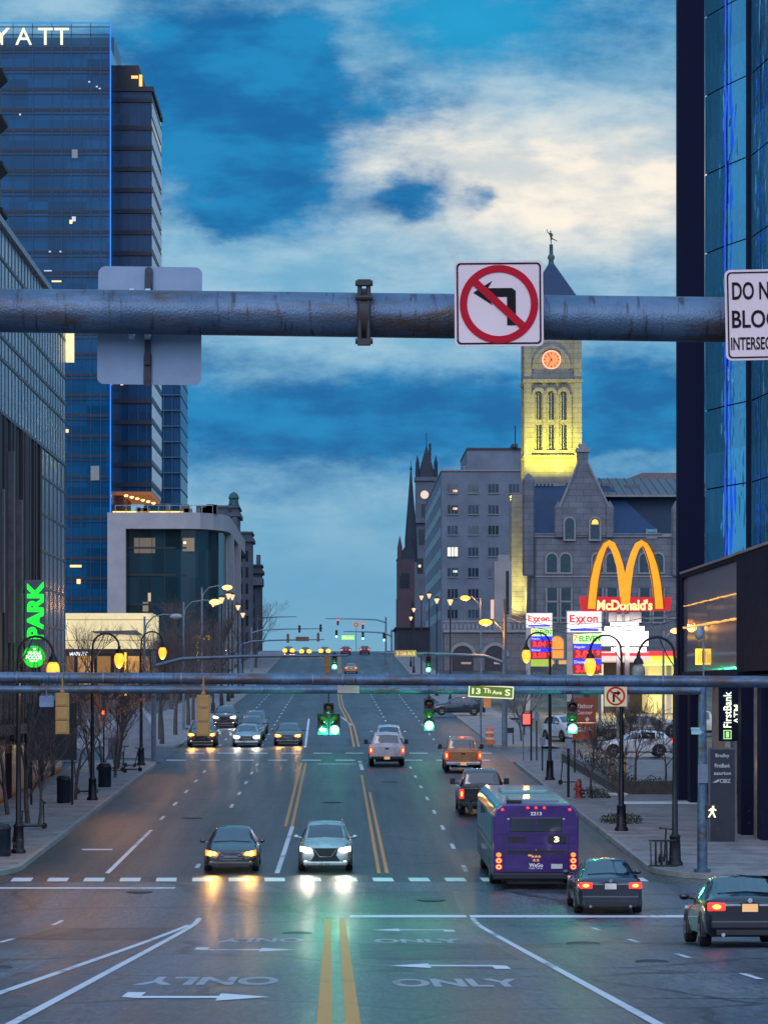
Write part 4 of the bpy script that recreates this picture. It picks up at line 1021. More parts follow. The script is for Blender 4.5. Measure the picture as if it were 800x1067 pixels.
# no right turn
s = thing('traffic_sign', 'small no-right-turn sign on the lower mast arm', 'traffic sign', (px2x(640.5, YC), YC-.20, py2z(725.5, YC)))
PEACH = M('sign_face_peach', (.62,.38,.24), .5, var=.06, emit=(1,.55,.3), es=.10)
mb = MB(); mb.prism(rrect(0,0,.72,.66,.03), -.01, .01, 'y'); mb.build('panel', PEACH, s)
mb = MB(); mb.loop_strip(*ring(0,0,.30,.245,36), -.020, -.0105, 'y'); mb.build('prohibition_ring', SIGNR, s)
mb = MB(); mb.prism([(.17,.10),(.05,.19),(.05,.13),(-.10,.13),(-.10,-.19),(-.03,-.19),(-.03,.06),(.05,.06),(.05,.01)], -.016, -.0105, 'y'); mb.build('turn_arrow', SIGNK, s)
mb = MB(); a = R(45); ca, sa = math.cos(a), math.sin(a); mb.prism([(x*ca+z*sa, -x*sa+z*ca) for x, z in ((-.26,-.026),(.26,-.026),(.26,.026),(-.26,.026))], -.024, -.0202, 'y'); mb.build('prohibition_bar', SIGNR, s)
s = thing('traffic_sign', 'small orange panel hanging below the street name sign', 'traffic sign', (px2x(507.5, 127), 127, py2z(732, 127)))
mb = MB(); mb.prism(rrect(0,0,.42,.60,.03), -.01, .01, 'y'); mb.build('panel', M('sign_orange', (.60,.22,.06), .5, emit=(1,.4,.1), es=.15), s)
mb = MB(); mb.cyl((-.36,.03,G(127)-py2z(732,127)),(-.36,.03,.5),.04); mb.bb(-.36,-.1,.0,.04,-.02,.02); mb.build('post', STEEL, s)
s = thing('traffic_sign', 'blank back of a sign on the lower arm near its middle', 'traffic sign', (px2x(363, YC), YC-.18, py2z(718.5, YC)))
mb = MB(); mb.prism(rrect(0,0,.70,.24,.03), -.01, .01, 'y'); mb.build('panel', M('sign_tan_back', (.34,.30,.24), .5, .3), s)
# dome camera on a thin mast, small blade sign, walk signal
s = thing('dome_camera', 'dome camera on a thin mast above the corner pole', 'camera', (px2x(733, YC), YC+.05, py2z(716, YC)))
mb = MB(); mb.cyl((0,0,0),(0,0,1.95),.035,.03,10); mb.cyl((0,0,1.9),(-.13,0,1.95),.025); mb.build('post', STEEL, s, smooth=50)
mb = MB(); mb.ball((-.14,0,1.68),(.14,.14,.17),12,8); mb.cyl((-.14,0,1.75),(-.14,0,1.93),.14,.08); mb.build('dome', M('camera_grey', (.20,.23,.27), .3), s, smooth=50)
s = thing('street_sign', 'small pale blue blade sign on the corner pole', 'street sign', (px2x(725, YC), YC-.2, py2z(763, YC)))
mb = MB(); mb.bb(-.18,.14,-.01,.01,-.07,.07); mb.bb(-.20,.10,-.012,.008,.08,.15); mb.bb(.06,.2,0,.05,-.02,.02); mb.build('panel', M('sign_pale_blue', (.30,.46,.52), .5), s)
s = thing('walk_signal', 'pedestrian signal with a lit white walking figure', 'pedestrian signal', (px2x(741.5, YC), YC-.1, py2z(846, YC)))
mb = MB(); mb.box((0,.1,0),(.42,.2,.44)); mb.box((-.25,.1,0),(.2,.06,.06)); mb.build('housing', M('signal_dark', (.02,.022,.022), .5), s, bevel=.02)
WK = E('walk_white', (1.0,.82,.55), 1.6); mb = MB()
mb.ball((.02,-.01,.155),(.038,.02,.038),8,6); mb.prism([(-.05,.11),(.05,.11),(.04,-.02),(-.05,-.02)],-.02,.0,'y')
mb.prism([(-.05,-.02),(0,-.02),(-.10,-.18),(-.14,-.17)],-.021,.0,'y'); mb.prism([(-.01,-.02),(.04,-.02),(.11,-.18),(.06,-.18)],-.022,.0,'y')
mb.prism([(-.05,.11),(-.02,.09),(-.11,.02),(-.13,.05)],-.023,.0,'y'); mb.prism([(.05,.11),(.03,.08),(.11,.03),(.13,.06)],-.024,.0,'y'); mb.build('walking_figure', WK, s)

# ------------------------------------------------------------------ curved-arm lamps
GLOBE_ON = E('lamp_globe_lit', (1.0,.27,.02), 2.6)
GLOBE_OFF = M('lamp_globe_dark', (.22,.20,.19), .25)
def make_lamp(name, label, side, on):
    """side +1: the arm reaches to +X"""
    root = thing(name, label, 'street lamp', group='curved-arm lamps along the kerbs')
    mb = MB(); mb.lathe((0,0,0),[(.26,0),(.26,.10),(.20,.16),(.17,.9),(.19,.95),(.10,1.05),(.085,3.0),(.07,6.3)],12); mb.build('pole', DARKM, root, smooth=50)
    pts = [(0,0,6.2),(0,0,6.7)]+[(side*(.6-.6*math.cos(a)), 0, 6.9+.62*math.sin(a)) for a in [PI*k/10 for k in range(1,10)]]+[(side*1.2,0,6.95)]
    mb = MB(); mb.tube(pts,.045,8); mb.tube([(0,0,6.5),(side*.28,0,6.95),(side*.5,0,7.45)],.02,6); mb.build('arm', DARKM, root, smooth=50)
    x = side*1.2
    mb = MB(); mb.lathe((x,0,6.62),[(.04,.34),(.07,.30),(.07,.22),(.13,.16),(.18,.02),(.15,0)],14); lf = mb.build('lamp_fitter', DARKM, root, smooth=40)
    mb = MB(); mb.lathe((x,0,6.06),[(.02,-.10),(.11,-.05),(.18,.08),(.225,.28),(.20,.45),(.13,.555)],16); mb.build('lamp_globe', GLOBE_ON if on else GLOBE_OFF, root, smooth=60)
    if on:
        ld = bpy.data.lights.new('lamp_light', 'POINT'); ld.energy = 230 if side > 0 else 90; ld.color = (1,.40,.09); ld.shadow_soft_size = .15
        o = bpy.data.objects.new('lamp_light', ld); COL.objects.link(o); o.parent = root; o.location = (x,0,5.85)
    return root
def lamp_at(X, Y, label, side, on): o = make_lamp('street_lamp', label, side, on); o.location = (X, Y, G(Y)+.14); return o
lamp_at(-11.1, 76.5, 'lit curved-arm lamp with a tall dark pole at the left edge', 1, True)
lamp_at(-11.1, 99.5, 'lit curved-arm lamp in front of the cream shopfront', 1, True)
lamp_at(-11.1, 124, 'lit curved-arm lamp at the far end of the left pavement', 1, True)
lamp_at(11.05, 72.6, 'unlit curved-arm lamp next to the bank tower', -1, False)
lamp_at(10.85, 84.8, 'lit curved-arm lamp in front of the bigger fuel price sign', -1, True)
lamp_at(10.75, 112.5, 'lit curved-arm lamp in front of the smaller fuel price sign', -1, True)
# sodium lamps on long arms (cobra heads)
SODIUM = E('sodium_lens', (1.0,.24,.015), 4.5); PALELENS = E('pale_lens', (1.0,.55,.12), 3.0)
def cobra(label, X, Y, ztop, reach, lens, polem, energy, wood=False):
    root = thing('street_lamp', label, 'street lamp', (X,Y,G(Y)+.12)); z = ztop-G(Y)-.12; sg = 1 if reach > 0 else -1
    mb = MB(); mb.cyl((0,0,0),(0,0,z-.1 if not wood else z+1.4),.16 if wood else .11,.10 if wood else .07,10); mb.build('pole', polem, root, smooth=50)
    mb = MB(); mb.tube([(0,0,z-1.3),(sg*.15,0,z-.6),(sg*.6,0,z-.1),(reach*.7,0,z+.05),(reach,0,z)],.045,8); mb.build('arm', STEEL, root, smooth=50)
    mb = MB(); mb.ball((reach+sg*.2,0,z),(.42,.17,.10),12,6); mb.build('lamp_housing', STEEL, root, smooth=60)
    mb = MB(); mb.ball((reach+sg*.25,-.03,z-.10),(.44,.24,.21),12,6); mb.build('lamp_lens', lens, root, smooth=60)
    if energy:
        ld = bpy.data.lights.new('lamp_light', 'POINT'); ld.energy = energy; ld.color = (1,.42,.08); ld.shadow_soft_size = .2
        o = bpy.data.objects.new('lamp_light', ld); COL.objects.link(o); o.parent = root; o.location = (reach+sg*.25,-.1,z-.45)
    return root
WOOD = M('utility_wood', (.15,.12,.10), .85, var=.3, stretch=(4,4,.4))
cobra('orange sodium lamp on the wooden utility pole at right', px2x(526,143), 143, py2z(647,143), -1.0, SODIUM, WOOD, 500, True)
cobra('orange sodium lamp on a curved arm above the grey offices street', px2x(501,190), 190, py2z(622,190), -1.1, SODIUM, STEEL, 500)
cobra('pale lit lamp on a tall silver arm left of the hill road', -11.6, 187, py2z(611,187), 1.9, PALELENS, STEEL, 120)
cobra('second silver-armed lamp, lower, in front of the low hotel block', -11.6, 165, py2z(626,165), 2.1, PALELENS, STEEL, 60)
cobra('unlit silver-armed lamp near the left trees', -13.2, 150, py2z(641,150), 1.9, M('lens_unlit', (.3,.3,.3), .3), STEEL, 0)
cobra('pale lamp on a thin pole between burger sign and bank tower', px2x(691,170)-0, 170, py2z(656,170), .7, PALELENS, STEEL, 40)
# tall lantern-topped posts up the hill
def post_lamp(label, X, Y, ztop, on=True):
    root = thing('street_lamp', label, 'street lamp', (X,Y,G(Y)+.12), group='lantern posts up the hill'); z = ztop-G(Y)-.12
    mb = MB(); mb.lathe((0,0,0),[(.22,0),(.16,.9),(.09,1.0),(.06,z-.5)],8); mb.build('pole', DARKM, root, smooth=50)
    mb = MB(); mb.lathe((0,0,z-.55),[(.06,0),(.30,.55),(.0,.60)],8); mb.build('lantern', E('lantern_warm', (1.0,.62,.30), 1.1), root, smooth=40)
    mb = MB(); mb.lathe((0,0,z+.04),[(.34,0),(.30,.08),(.05,.22),(.0,.3)],8); mb.build('lantern_cap', DARKM, root)
    return root
R_ = [(469,213,625,'right-hand lantern post nearest us by the stone arcade'),(455,244,624,'right-hand lantern post second from the stone arcade'),(447,266,619,'tallest right-hand lantern post, third from the stone arcade'),(439,290,621,'right-hand lantern post fourth from the stone arcade'),(431,318,634,'right-hand lantern post fifth from the stone arcade'),(428,345,643,'farthest right-hand lantern post near the crest')]
for (px,Y,py,lab) in R_: post_lamp(lab, px2x(px,Y), Y, py2z(py,Y))
L_ = [(222,196,626,'left-hand lantern post nearest us by the low hotel block'),(231,212,623,'left-hand lantern post second from the low hotel block'),(238,226,619,'left-hand lantern post third from the low hotel block'),(242,236,620,'left-hand lantern post fourth from the low hotel block'),(248,250,631,'left-hand lantern post fifth from the low hotel block'),(253,266,639,'left-hand lantern post farthest up the hill')]
for (px,Y,py,lab) in L_: post_lamp(lab, px2x(px,Y), Y, py2z(py,Y))

# ------------------------------------------------------------------ masts farther up the hill
def thin_mast(label, Y, py, px_tip, px_pole, pole_to=None):
    X = px2x(px_pole,Y); root = thing('mast_arm', label, 'mast arm', (X,Y,G(Y))); z = py2z(py,Y)-G(Y); L_ = px2x(px_tip,Y)-X
    mb = MB(); mb.cyl((0,0,0),(0,0,z+.3),.16,.13,10); mb.build('pole', STEEL, root, smooth=50)
    mb = MB(); mb.tube([(0,0,z-.6),(L_*.15,0,z-.15),(L_*.5,0,z),(L_,0,z+.05)],[.13,.11,.09,.06],8); mb.build('arm', STEEL, root, smooth=50)
    return root
YD = 142.4
thin_mast('mast arm at the second crossing with the tan street sign', YD, 681.5, 396, 525.2)
s = thing('street_sign', 'tan lit street name blade at the second crossing', 'street sign', (px2x(422.5,YD), YD-.2, py2z(681,YD)))
mb = MB(); mb.bb(-.68,.68,-.02,.02,-.20,.20); mb.build('panel', M('sign_tan', (.45,.24,.07), .5, emit=(1,.5,.1), es=.2), s)
text_part('lettering', 'S 12th Av S', SIGNY, s, (0,-.03,0), .22, 1.15, .01, bold=.02)
signal_head('traffic_signal', 'small green signal over the right lanes at the second crossing', px2x(446,YD), YD-.3, py2z(684,YD), 'green', hang=.3)
thin_mast('long mast arm at the second crossing reaching from the left', YD-12, 684, 362, 160)
signal_head('traffic_signal', 'small green signal beside a yellow one at the second crossing', px2x(348.5,YD), YD-.3, py2z(681,YD), 'green', hang=.15)
signal_head('traffic_signal', 'small yellow signal back left of a green light, second crossing', px2x(341,YD-12), YD-12.3, py2z(684,YD-12), None, True, hang=.1)
s = thing('walk_signal', 'small dark pedestrian signal with red hand on the left pavement', 'pedestrian signal', (px2x(108,126.5), 126.5, py2z(743,126.5)))
mb = MB(); mb.box((0,0,0),(.4,.2,.45)); mb.cyl((.0,.12,G(126.5)-py2z(743,126.5)),(0,.12,.4),.05); mb.build('housing', DARKM, s)
mb = MB(); mb.ball((0,-.12,0),(.10,.03,.15),8,6); mb.build('hand_symbol', E('hand_red', (1,.10,.03), 5.0), s)
s = thing('walk_signal', 'red hand pedestrian signal beside a blue sign at right', 'pedestrian signal', (px2x(536,137), 128.3, py2z(749.5,128.3)))
mb = MB(); mb.box((0,.05,0),(.5,.2,.7)); mb.cyl((.28,.12,G(128.3)-py2z(749.5,128.3)+.14),(.28,.12,.5),.05); mb.build('housing', DARKM, s)
mb = MB(); mb.box((0,-.08,0),(.42,.06,.6)); mb.build('hand_symbol', E('hand_red2', (1,.07,.05), 2.2), s)
s = thing('traffic_sign', 'square blue parking sign next to the red hand signal', 'traffic sign', (px2x(546,129), 129-.6, py2z(751,129)))
mb = MB(); mb.prism(rrect(0,0,.62,.66,.04), -.012, .012, 'y'); mb.build('panel', M('sign_blue', (.05,.17,.32), .5), s)
text_part('lettering', 'P', M('sign_letter_pale', (.5,.65,.75), .5), s, (0,-.016,0.04), .38, .26, .006, bold=.03)
mb = MB(); mb.cyl((-.1,.03,G(129)-py2z(751,129)+.1),(-.1,.03,.3),.035); mb.build('post', STEEL, s)
# third crossing, by the crest
YE = 300
thin_mast('upper mast arm by the crest, from the right', YE+60, 645, 339, 402)
thin_mast('lower mast arm by the crest, from the right', YE, 658.5, 358, 408)
thin_mast('mast arm by the crest with hanging heads, from the left', YE+20, 655.5, 336, 262)
thin_mast('mast arm with brown sign backs by the crest, from the left', YE-30, 667, 338, 250)
thin_mast('high mast arm silhouetted over the left hillside', YE+90, 643, 309, 268)
for (px,py,Y,lit,lab) in ((350.5,657,YE,'green','green signal by the crest left of the lime sign'),(378,659,YE,'green','green signal by the crest right of the lime sign'),(400,660,YE-25,'green','green signal by the crest near the lantern posts'),
                          (352,645,YE+60,'red','red signal on the upper arm by the crest'),(378,649,YE+55,'red','red signal right of the small round sign, crest')):
    signal_head('traffic_signal', lab, px2x(px,Y), Y-.3, py2z(py,Y), lit, hang=.15)
for (px,py,Y,lab) in ((300,661,YE-30,'left brown signal back over the amber lamps'),(331.5,660,YE-30,'right brown signal back over the amber lamps'),(312,652,YE+20,'dark signal head on the left arm near the crest'),(334,651,YE+20,'dark signal head at the left arm tip, crest')):
    signal_head('traffic_signal', lab, px2x(px,Y), Y-.3, py2z(py,Y), None, True, hang=.15, body=M('signal_brown', (.16,.085,.04), .6) if 'brown' in lab else DARKM)
s = thing('traffic_sign', 'brown sign back between two signals over the amber lamps', 'traffic sign', (px2x(315,YE-30), YE-30.3, py2z(666,YE-30))); mb = MB(); mb.prism(rrect(0,0,1.6,.55,.04),-.02,.02,'y'); mb.build('panel', M('signal_brown', (.16,.085,.04), .6), s)
s = thing('traffic_sign', 'lime green lit sign between green signals by the crest', 'traffic sign', (px2x(362.5,YE), YE-.3, py2z(664.5,YE))); mb = MB(); mb.prism(rrect(0,0,1.7,.55,.04),-.02,.02,'y'); mb.build('panel', E('lime_panel', (.20,1.0,.12), 1.1), s)
text_part('lettering', '10th Ave', E('lime_letter', (.9,.95,.3), 1.4), s, (0,-.03,0), .32, 1.45, .01, bold=.03)
s = thing('traffic_sign', 'small round prohibition sign on an arm by the crest', 'traffic sign', (px2x(371,YE+30), YE+30, py2z(651,YE+30))); mb = MB(); mb.prism(rrect(0,0,.9,.75,.04),-.02,.02,'y'); mb.build('panel', PEACH, s)
mb = MB(); mb.loop_strip(*ring(0,0,.33,.22,20),-.03,-.021,'y'); mb.build('prohibition_ring', SIGNR, s); mb = MB(); mb.cyl((0,.05,-.4),(0,.05,G(YE+30)-py2z(651,YE+30)),.04); mb.build('post', STEEL, s)
# overhead cables between the wooden pole and the right
s = thing('utility_cable', 'dark cables sagging from the wooden pole towards the right', 'cable', (px2x(526,143),143,py2z(632,143)))
mb = MB()
for k in range(3): mb.tube([(0,0,-.3*k),(1.2,-8,-1.0-.3*k),(2.4,-18,-1.7-.28*k),(4.0,-30,-1.9-.25*k),(5.9,-43,-1.6-.2*k)],.018,5)
mb.build('wire', TRIM, s, smooth=60)

# ------------------------------------------------------------------ pavement furniture
NAVY = M('bin_navy', (.012,.022,.038), .4, .2)
def litter_bin(label, X, Y, h=1.15, r=.31):
    root = thing('litter_bin', label, 'litter bin', (X,Y,G(Y)+.14))
    mb = MB(); mb.lathe((0,0,0),[(r*.9,0),(r,.05),(r,h*.8),(r*1.05,h*.82)],16); mb.build('body', NAVY, root, smooth=40)
    mb = MB(); mb.lathe((0,0,h*.82),[(r*1.06,0),(r*1.06,.05),(r*.8,h*.14),(r*.2,h*.18)],16); mb.build('lid', NAVY, root, smooth=40)
    mb = MB(); mb.bb(-.16,.16,-r-.02,-r+.05,h*.86,h*.93); mb.build('opening', TRIM, root)
    return root
litter_bin('dark litter bin at the left edge under the lamp', px2x(2,75.5), 75.5)
litter_bin('dark litter bin by the young trees on the left pavement', -12.2, 98.0, 1.25, .32)
litter_bin('dark rounded litter bin beside the second lamp post', -11.4, 107.5, 1.2, .32)
def scooter(label, X, Y, rz, lean=8, tint=None):
    root = thing('electric_scooter', label, 'scooter', (X,Y,G(Y)+.15), (R(lean),0,R(rz)))
    BK = M('scooter_black', (.015,.015,.017), .45)
    mb = MB(); mb.box((0,0,.13),(.75,.15,.06)); mb.build('deck', BK, root, bevel=.02)
    mb = MB(); mb.tube([(.40,0,.12),(.50,0,.2),(.40,0,1.1)],.028,8); mb.build('stem', tint or BK, root, smooth=50)
    mb = MB(); mb.cyl((.40,-.25,1.1),(.40,.25,1.1),.02); mb.cyl((.40,-.25,1.1),(.40,-.13,1.1),.03); mb.cyl((.40,.13,1.1),(.40,.25,1.1),.03); mb.build('handlebar', BK, root, smooth=50)
    for x in (-.42,.52):
        mb = MB(); mb.lathe((0,0,0),[(.06,-.03),(.12,-.025),(.12,.025),(.06,.03)],16,'y'); mb.build('wheel', RUBBER, root, smooth=40, loc=(x,0,.12))
    mb = MB(); mb.box((-.42,0,.27),(.22,.08,.02)); mb.build('mudguard', BK, root)
    return root
scooter('scooter standing between the lamp post and first young tree', -11.75, 80.5, 80, 6)
scooter('scooter leaning beside the second young tree, left', -11.9, 85.4, 25, 14)
scooter('scooter propped by the third tree, past the bin', -11.8, 103.0, 30, -12)
for i, (x, Y, rz) in enumerate(((-11.9,117.5,10),(-11.2,118.6,0),(-12.6,119.5,20),(-11.6,122,60),(-12.2,123.5,80))):
    scooter(['scooter lying nearest in the left scooter cluster','scooter in the cluster closest to the kerb','scooter in the cluster nearest the building','scooter upright behind the cluster','scooter farthest back in the cluster by the lamp'][i], x, Y, rz, (-4,10,-14,20,6)[i])
scooter('scooter parked side-on by the lamp at the right kerb', 11.45, 109.0, 185, 4)
# bicycle rack and scooter by the right corner
s = thing('bicycle_rack', 'black frame bicycle rack at the foot of the corner lamp', 'bicycle rack', (10.55,72.2,G(72.2)+.14))
mb = MB()
for k in range(4): mb.tube([(-.34+.18*k,.0,0),(-.36+.18*k,0,.80),(-.20+.18*k,.0,.84),(-.20+.18*k,.05,0)],.022,6)
mb.tube([(-.42,0,.86),(.5,0,.86)],.028,6); mb.tube([(-.42,0,.03),(.55,0,.03)],.03,6); mb.build('frame', TRIM, s, smooth=50)
scooter('scooter standing behind the bicycle rack at the corner', 10.75, 73.6, 75, 5)
# hydrant
s = thing('fire_hydrant', 'red fire hydrant at the kerb behind the bus', 'hydrant', (px2x(602.5,100.5),100.5,G(100.5)+.14)); HR = M('hydrant_red', (.28,.035,.03), .5)
mb = MB(); mb.lathe((0,0,0),[(.20,0),(.20,.06),(.13,.08),(.13,.55),(.17,.58),(.15,.66),(.08,.78),(.03,.84)],14); mb.build('barrel', HR, s, smooth=40)
mb = MB(); mb.cyl((-.22,0,.45),(.22,0,.45),.07); mb.cyl((0,-.22,.42),(0,0,.42),.09); mb.build('nozzle', HR, s, smooth=40)
# striped drum near the utility pole
s = thing('traffic_drum', 'orange and white striped drum by the wooden pole', 'traffic drum', (px2x(517.5,139.5),146,G(146)+.14)); 
mb = MB(); mb.lathe((0,0,0),[(.36,0),(.36,.12),(.30,.13),(.26,1.0),(.22,1.08)],14); mb.build('body', M('drum_orange', (.55,.12,.04), .5), s, smooth=40)
mb = MB()
for z in (.3,.7): mb.lathe((0,0,z),[(.293,0),(.293,.14)],14)
mb.build('band', M('drum_white', (.6,.55,.52), .5), s, smooth=40)
s = thing('traffic_barrier', 'small dark barrier leaning at the wooden pole', 'barrier', (px2x(533,143),145.5,G(145.5)+.14))
mb = MB(); mb.bb(-.35,.35,-.03,.03,.75,1.1); mb.tube([(-.3,-.3,0),(-.28,0,1.1),(-.3,.3,0)],.03,6); mb.tube([(.3,-.3,0),(.28,0,1.1),(.3,.3,0)],.03,6); mb.build('frame', TRIM, s)
# brown visitor sign on two posts
s = thing('direction_sign', 'tall brown visitor centre sign right of the green signal', 'sign', (px2x(608.5,118),118,G(118)+.14)); BR = M('sign_brown', (.21,.045,.025), .5, emit=(.8,.15,.05), es=.06)
zt = py2z(727,118)-G(118)-.14; zb2 = py2z(771,118)-G(118)-.14
mb = MB(); mb.bb(-.62,.62,-.03,.03,zb2,zt); mb.build('panel', BR, s)
mb = MB(); mb.bb(-.62,.62,-.036,-.031,zb2+.88,zb2+.93); mb.build('divider', SIGNY, s)
for (t, z, h, wd) in (('Visitor', zt-.45, .24, .95), ('Center', zt-.80, .20, .88), ('Gulch', zb2+.55, .24, .8)): text_part('lettering', t, M('sign_letter_white', (.75,.70,.65), .5), s, (0,-.035,z), h, wd, .008, bold=.02)
mb = MB(); mb.prism([(.16,zt-1.02),(.28,zt-1.17),(.16,zt-1.32),(.04,zt-1.17)],-.036,-.031,'y'); mb.build('diamond_arrow', M('sign_letter_white', (.75,.70,.65), .5), s)
mb = MB()
for x in (-.5,.5): mb.bb(x-.05,x+.05,.03,.1,0,zt)
mb.build('post', TRIM, s)
# thin sign posts on the right pavement
for (px, base, top, lab) in ((592,834,772,'thin dark post below the right green signal'),(559,795,745,'thin grey post near the utility pole'),(565,806,770,'short thin post near the kerb by the third lamp')):
    Yp = 70/ ((base-650)/2300 + 0) if False else 2300/((base-650)/8.1); X = px2x(px, Yp)
    s = thing('sign_post', lab, 'post', (X,Yp,G(Yp)+.14)); mb = MB(); mb.cyl((0,0,0),(0,0,py2z(top,Yp)-G(Yp)),.06 if px==592 else .04); mb.build('shaft', DARKM, s, smooth=50)
    mb = MB(); mb.bb(-.15,.15,-.07,-.05,py2z(top,Yp)-G(Yp)-.5,py2z(top,Yp)-G(Yp)-.05); mb.build('panel', ALU, s)
# low planting wall along the lot
s = thing('planter_wall', 'low dark kerb wall holding the planting strip beside the lot', 'wall')
mb = MB()
for Y in range(103, 128, 1): mb.add([(12.9,Y,G(Y)),(13.25,Y,G(Y)),(13.25,Y+1,G(Y+1)),(12.9,Y+1,G(Y+1)),(12.9,Y,G(Y)+.55),(13.25,Y,G(Y)+.55),(13.25,Y+1,G(Y+1)+.55),(12.9,Y+1,G(Y+1)+.55)], [(0,1,5,4),(1,2,6,5),(2,3,7,6),(3,0,4,7),(4,5,6,7)])
mb.build('coping', M('wall_dark_stone', (.055,.05,.048), .85, var=.4, scale=3), s, recalc=False)
mb = MB(); mb.bb(13.25,21,102.9,103.25,G(103)-.1,G(103)+.75); mb.build('front_wall', M('wall_dark_stone', (.055,.05,.048), .85), s)
s2 = thing('boulder', 'white-topped rubble patch at the planter corner', 'rubble', (12.6,101.8,G(101.8)+.14)); mb = MB()
for k in range(9): mb.ball((random.uniform(-.2,1.1), random.uniform(-.3,.5), .06), (random.uniform(.12,.25),.16,.10), 7, 5)
mb.build('rock', M('rock_pale', (.42,.40,.40), .8), s2)
for (px, Yp) in ((638,112),(650,113)):
    s = thing('bollard', 'yellow bollard in the planting strip, %s of the pair' % ('left' if px == 638 else 'right'), 'bollard', (px2x(px,Yp),Yp,G(Yp))); mb = MB(); mb.lathe((0,0,0),[(.11,0),(.11,1.25),(.06,1.35)],10); mb.build('shaft', M('bollard_yellow', (.45,.25,.05), .6), s, smooth=40); mb = MB(); mb.lathe((0,0,.9),[(.114,0),(.114,.12)],10); mb.build('band', TRIM, s)

# ------------------------------------------------------------------ bare winter trees
BARK = M('bark_grey_brown', (.085,.066,.062), .9, var=.4, scale=6, bump=.5)
TWIG = M('twig_brown', (.095,.070,.066), .9, var=.3, scale=3)
def tree_meshes(seed, H, spread, depth=4, r0=.09, fork=.36):
    rnd = random.Random(seed); tr = MB(); cr = MB()
    def grow(p, d, ln, r, lv):
        pts = [p]; q = p.copy(); dd = d.copy(); n = 3
        for k in range(n):
            dd = (dd + Vector((rnd.uniform(-.16,.16), rnd.uniform(-.16,.16), rnd.uniform(-.02,.12)))).normalized()
            q = q + dd*ln/n; pts.append(q.copy())
        rs = [r*(1-.45*k/n) for k in range(n+1)]
        (tr if lv == 0 else cr).tube(pts, rs, 7 if lv < 1 else (5 if lv < 2 else 3), cap=False)
        if lv >= depth: return
        kids_ = rnd.randint(3,4) if lv < depth-1 else rnd.randint(3,5)
        for i in range(kids_):
            t = rnd.uniform(.35,1.0) if i else 1.0
            base = pts[0].lerp(pts[-1], t) if t < 1 else pts[-1]
            seg = min(n-1, int(t*n)); base = pts[seg].lerp(pts[seg+1], t*n-seg) if t < 1 else pts[-1]
            a = rnd.uniform(0, 2*PI); tilt = rnd.uniform(.35,.85)*spread
            side = dd.orthogonal().normalized(); side = Matrix.Rotation(a, 3, dd) @ side
            nd = (dd*math.cos(tilt) + side*math.sin(tilt)); nd.z += .12; nd.normalize()
            grow(base, nd, ln*rnd.uniform(.55,.80), max(.007, r*rnd.uniform(.42,.58)), lv+1)
    grow(Vector((0,0,0)), Vector((0,0,1)), H*fork, r0, 0)
    return tr, cr
def tree(label, X, Y, H, seed, spread=1.0, depth=4, r0=.09, group=None, name='bare_tree', fork=.36, lift=.14):
    root = thing(name, label, 'tree', (X,Y,G(Y)+lift), group=group)
    a, b_ = tree_meshes(seed, H, spread, depth, r0, fork)
    a.build('trunk', BARK, root, smooth=60, recalc=False); b_.build('crown', TWIG, root, smooth=60, recalc=False)
    return root
protoT = [tree('slim bare tree just behind the leftmost lamp post', -12.6, 78.4, 5.6, 11, .8, 5, .075, 'bare trees in the left kerb strip'),
          tree('bare sapling with forked crown in front of the litter bin', -11.75, 86.5, 4.6, 23, .9, 5, .075, 'bare trees in the left kerb strip'),
          tree('bare tree just behind the upright litter bin', -11.9, 99.8, 6.0, 37, .9, 5, .085, 'bare trees in the left kerb strip')]
for (x,Y,k,rz,sc,lab) in ((-11.6,104.2,1,80,1.15,'bare tree next to the second lamp post, nearer side'),(-11.7,109,2,140,1.0,'bare tree beside the rounded litter bin'),(-11.6,114.5,0,200,1.1,'bare tree before the scooter cluster'),(-12.1,121,2,30,1.1,'bare tree within the scooter cluster'),(-12.6,126,1,300,1.4,'bare tree at the end of the left strip'),
                          (-13.8,92,2,250,1.2,'bare tree against the brown slatted wall')):
    copy_tree(protoT[k], (x,Y,G(Y)+.14), (0,0,R(rz)), lab, sc)
# the tree lit orange by its lamp
tree('bare tree glowing orange under the leftmost lamp', -12.4, 88, 7.4, 51, .85, 5, .11)
# avenue beyond the second crossing
av = tree('dark avenue tree first after the second crossing, left', -11.7, 146, 8.5, 61, .7, 5, .16, 'avenue trees up the left side')
for i,(x,Y,rz,sc,lab) in enumerate(((-12.3,152,70,1.0,'dark avenue tree second after the crossing, left'),(-11.7,158,150,1.05,'dark avenue tree third after the crossing, left'),(-12.2,165,220,.95,'dark avenue tree fourth after the crossing, left'),(-11.8,173,10,1.1,'dark avenue tree fifth after the crossing, left'),(-12.0,182,95,1.0,'dark avenue tree sixth after the crossing, left'),(-12.2,200,200,1.1,'dark avenue tree seventh after the crossing, left'),(-12.0,225,300,1.2,'dark avenue tree farthest up the left avenue'))):
    copy_tree(av, (x,Y,G(Y)+.14), (0,0,R(rz)), lab, sc)
big = tree('broad bare tree on the plaza before the cream shopfront', -17.5, 160, 9.5, 71, .95, 5, .17)
for (x,Y,rz,sc,lab) in ((-20.5,175,120,1.0,'broad bare tree left of the plaza, before the shopfront'),(-15.5,205,40,1.25,'tall bare tree before the low hotel block'),(-18,235,210,1.35,'tallest bare tree before the low hotel block'),(-14.6,262,310,1.3,'bare tree beside the lantern posts on the left'),(-13.5,300,15,1.3,'bare tree high on the left hillside'),(-12.8,340,170,1.3,'bare tree near the crest, left side')):
    copy_tree(big, (x,Y,G(Y)), (0,0,R(rz)), lab, sc)
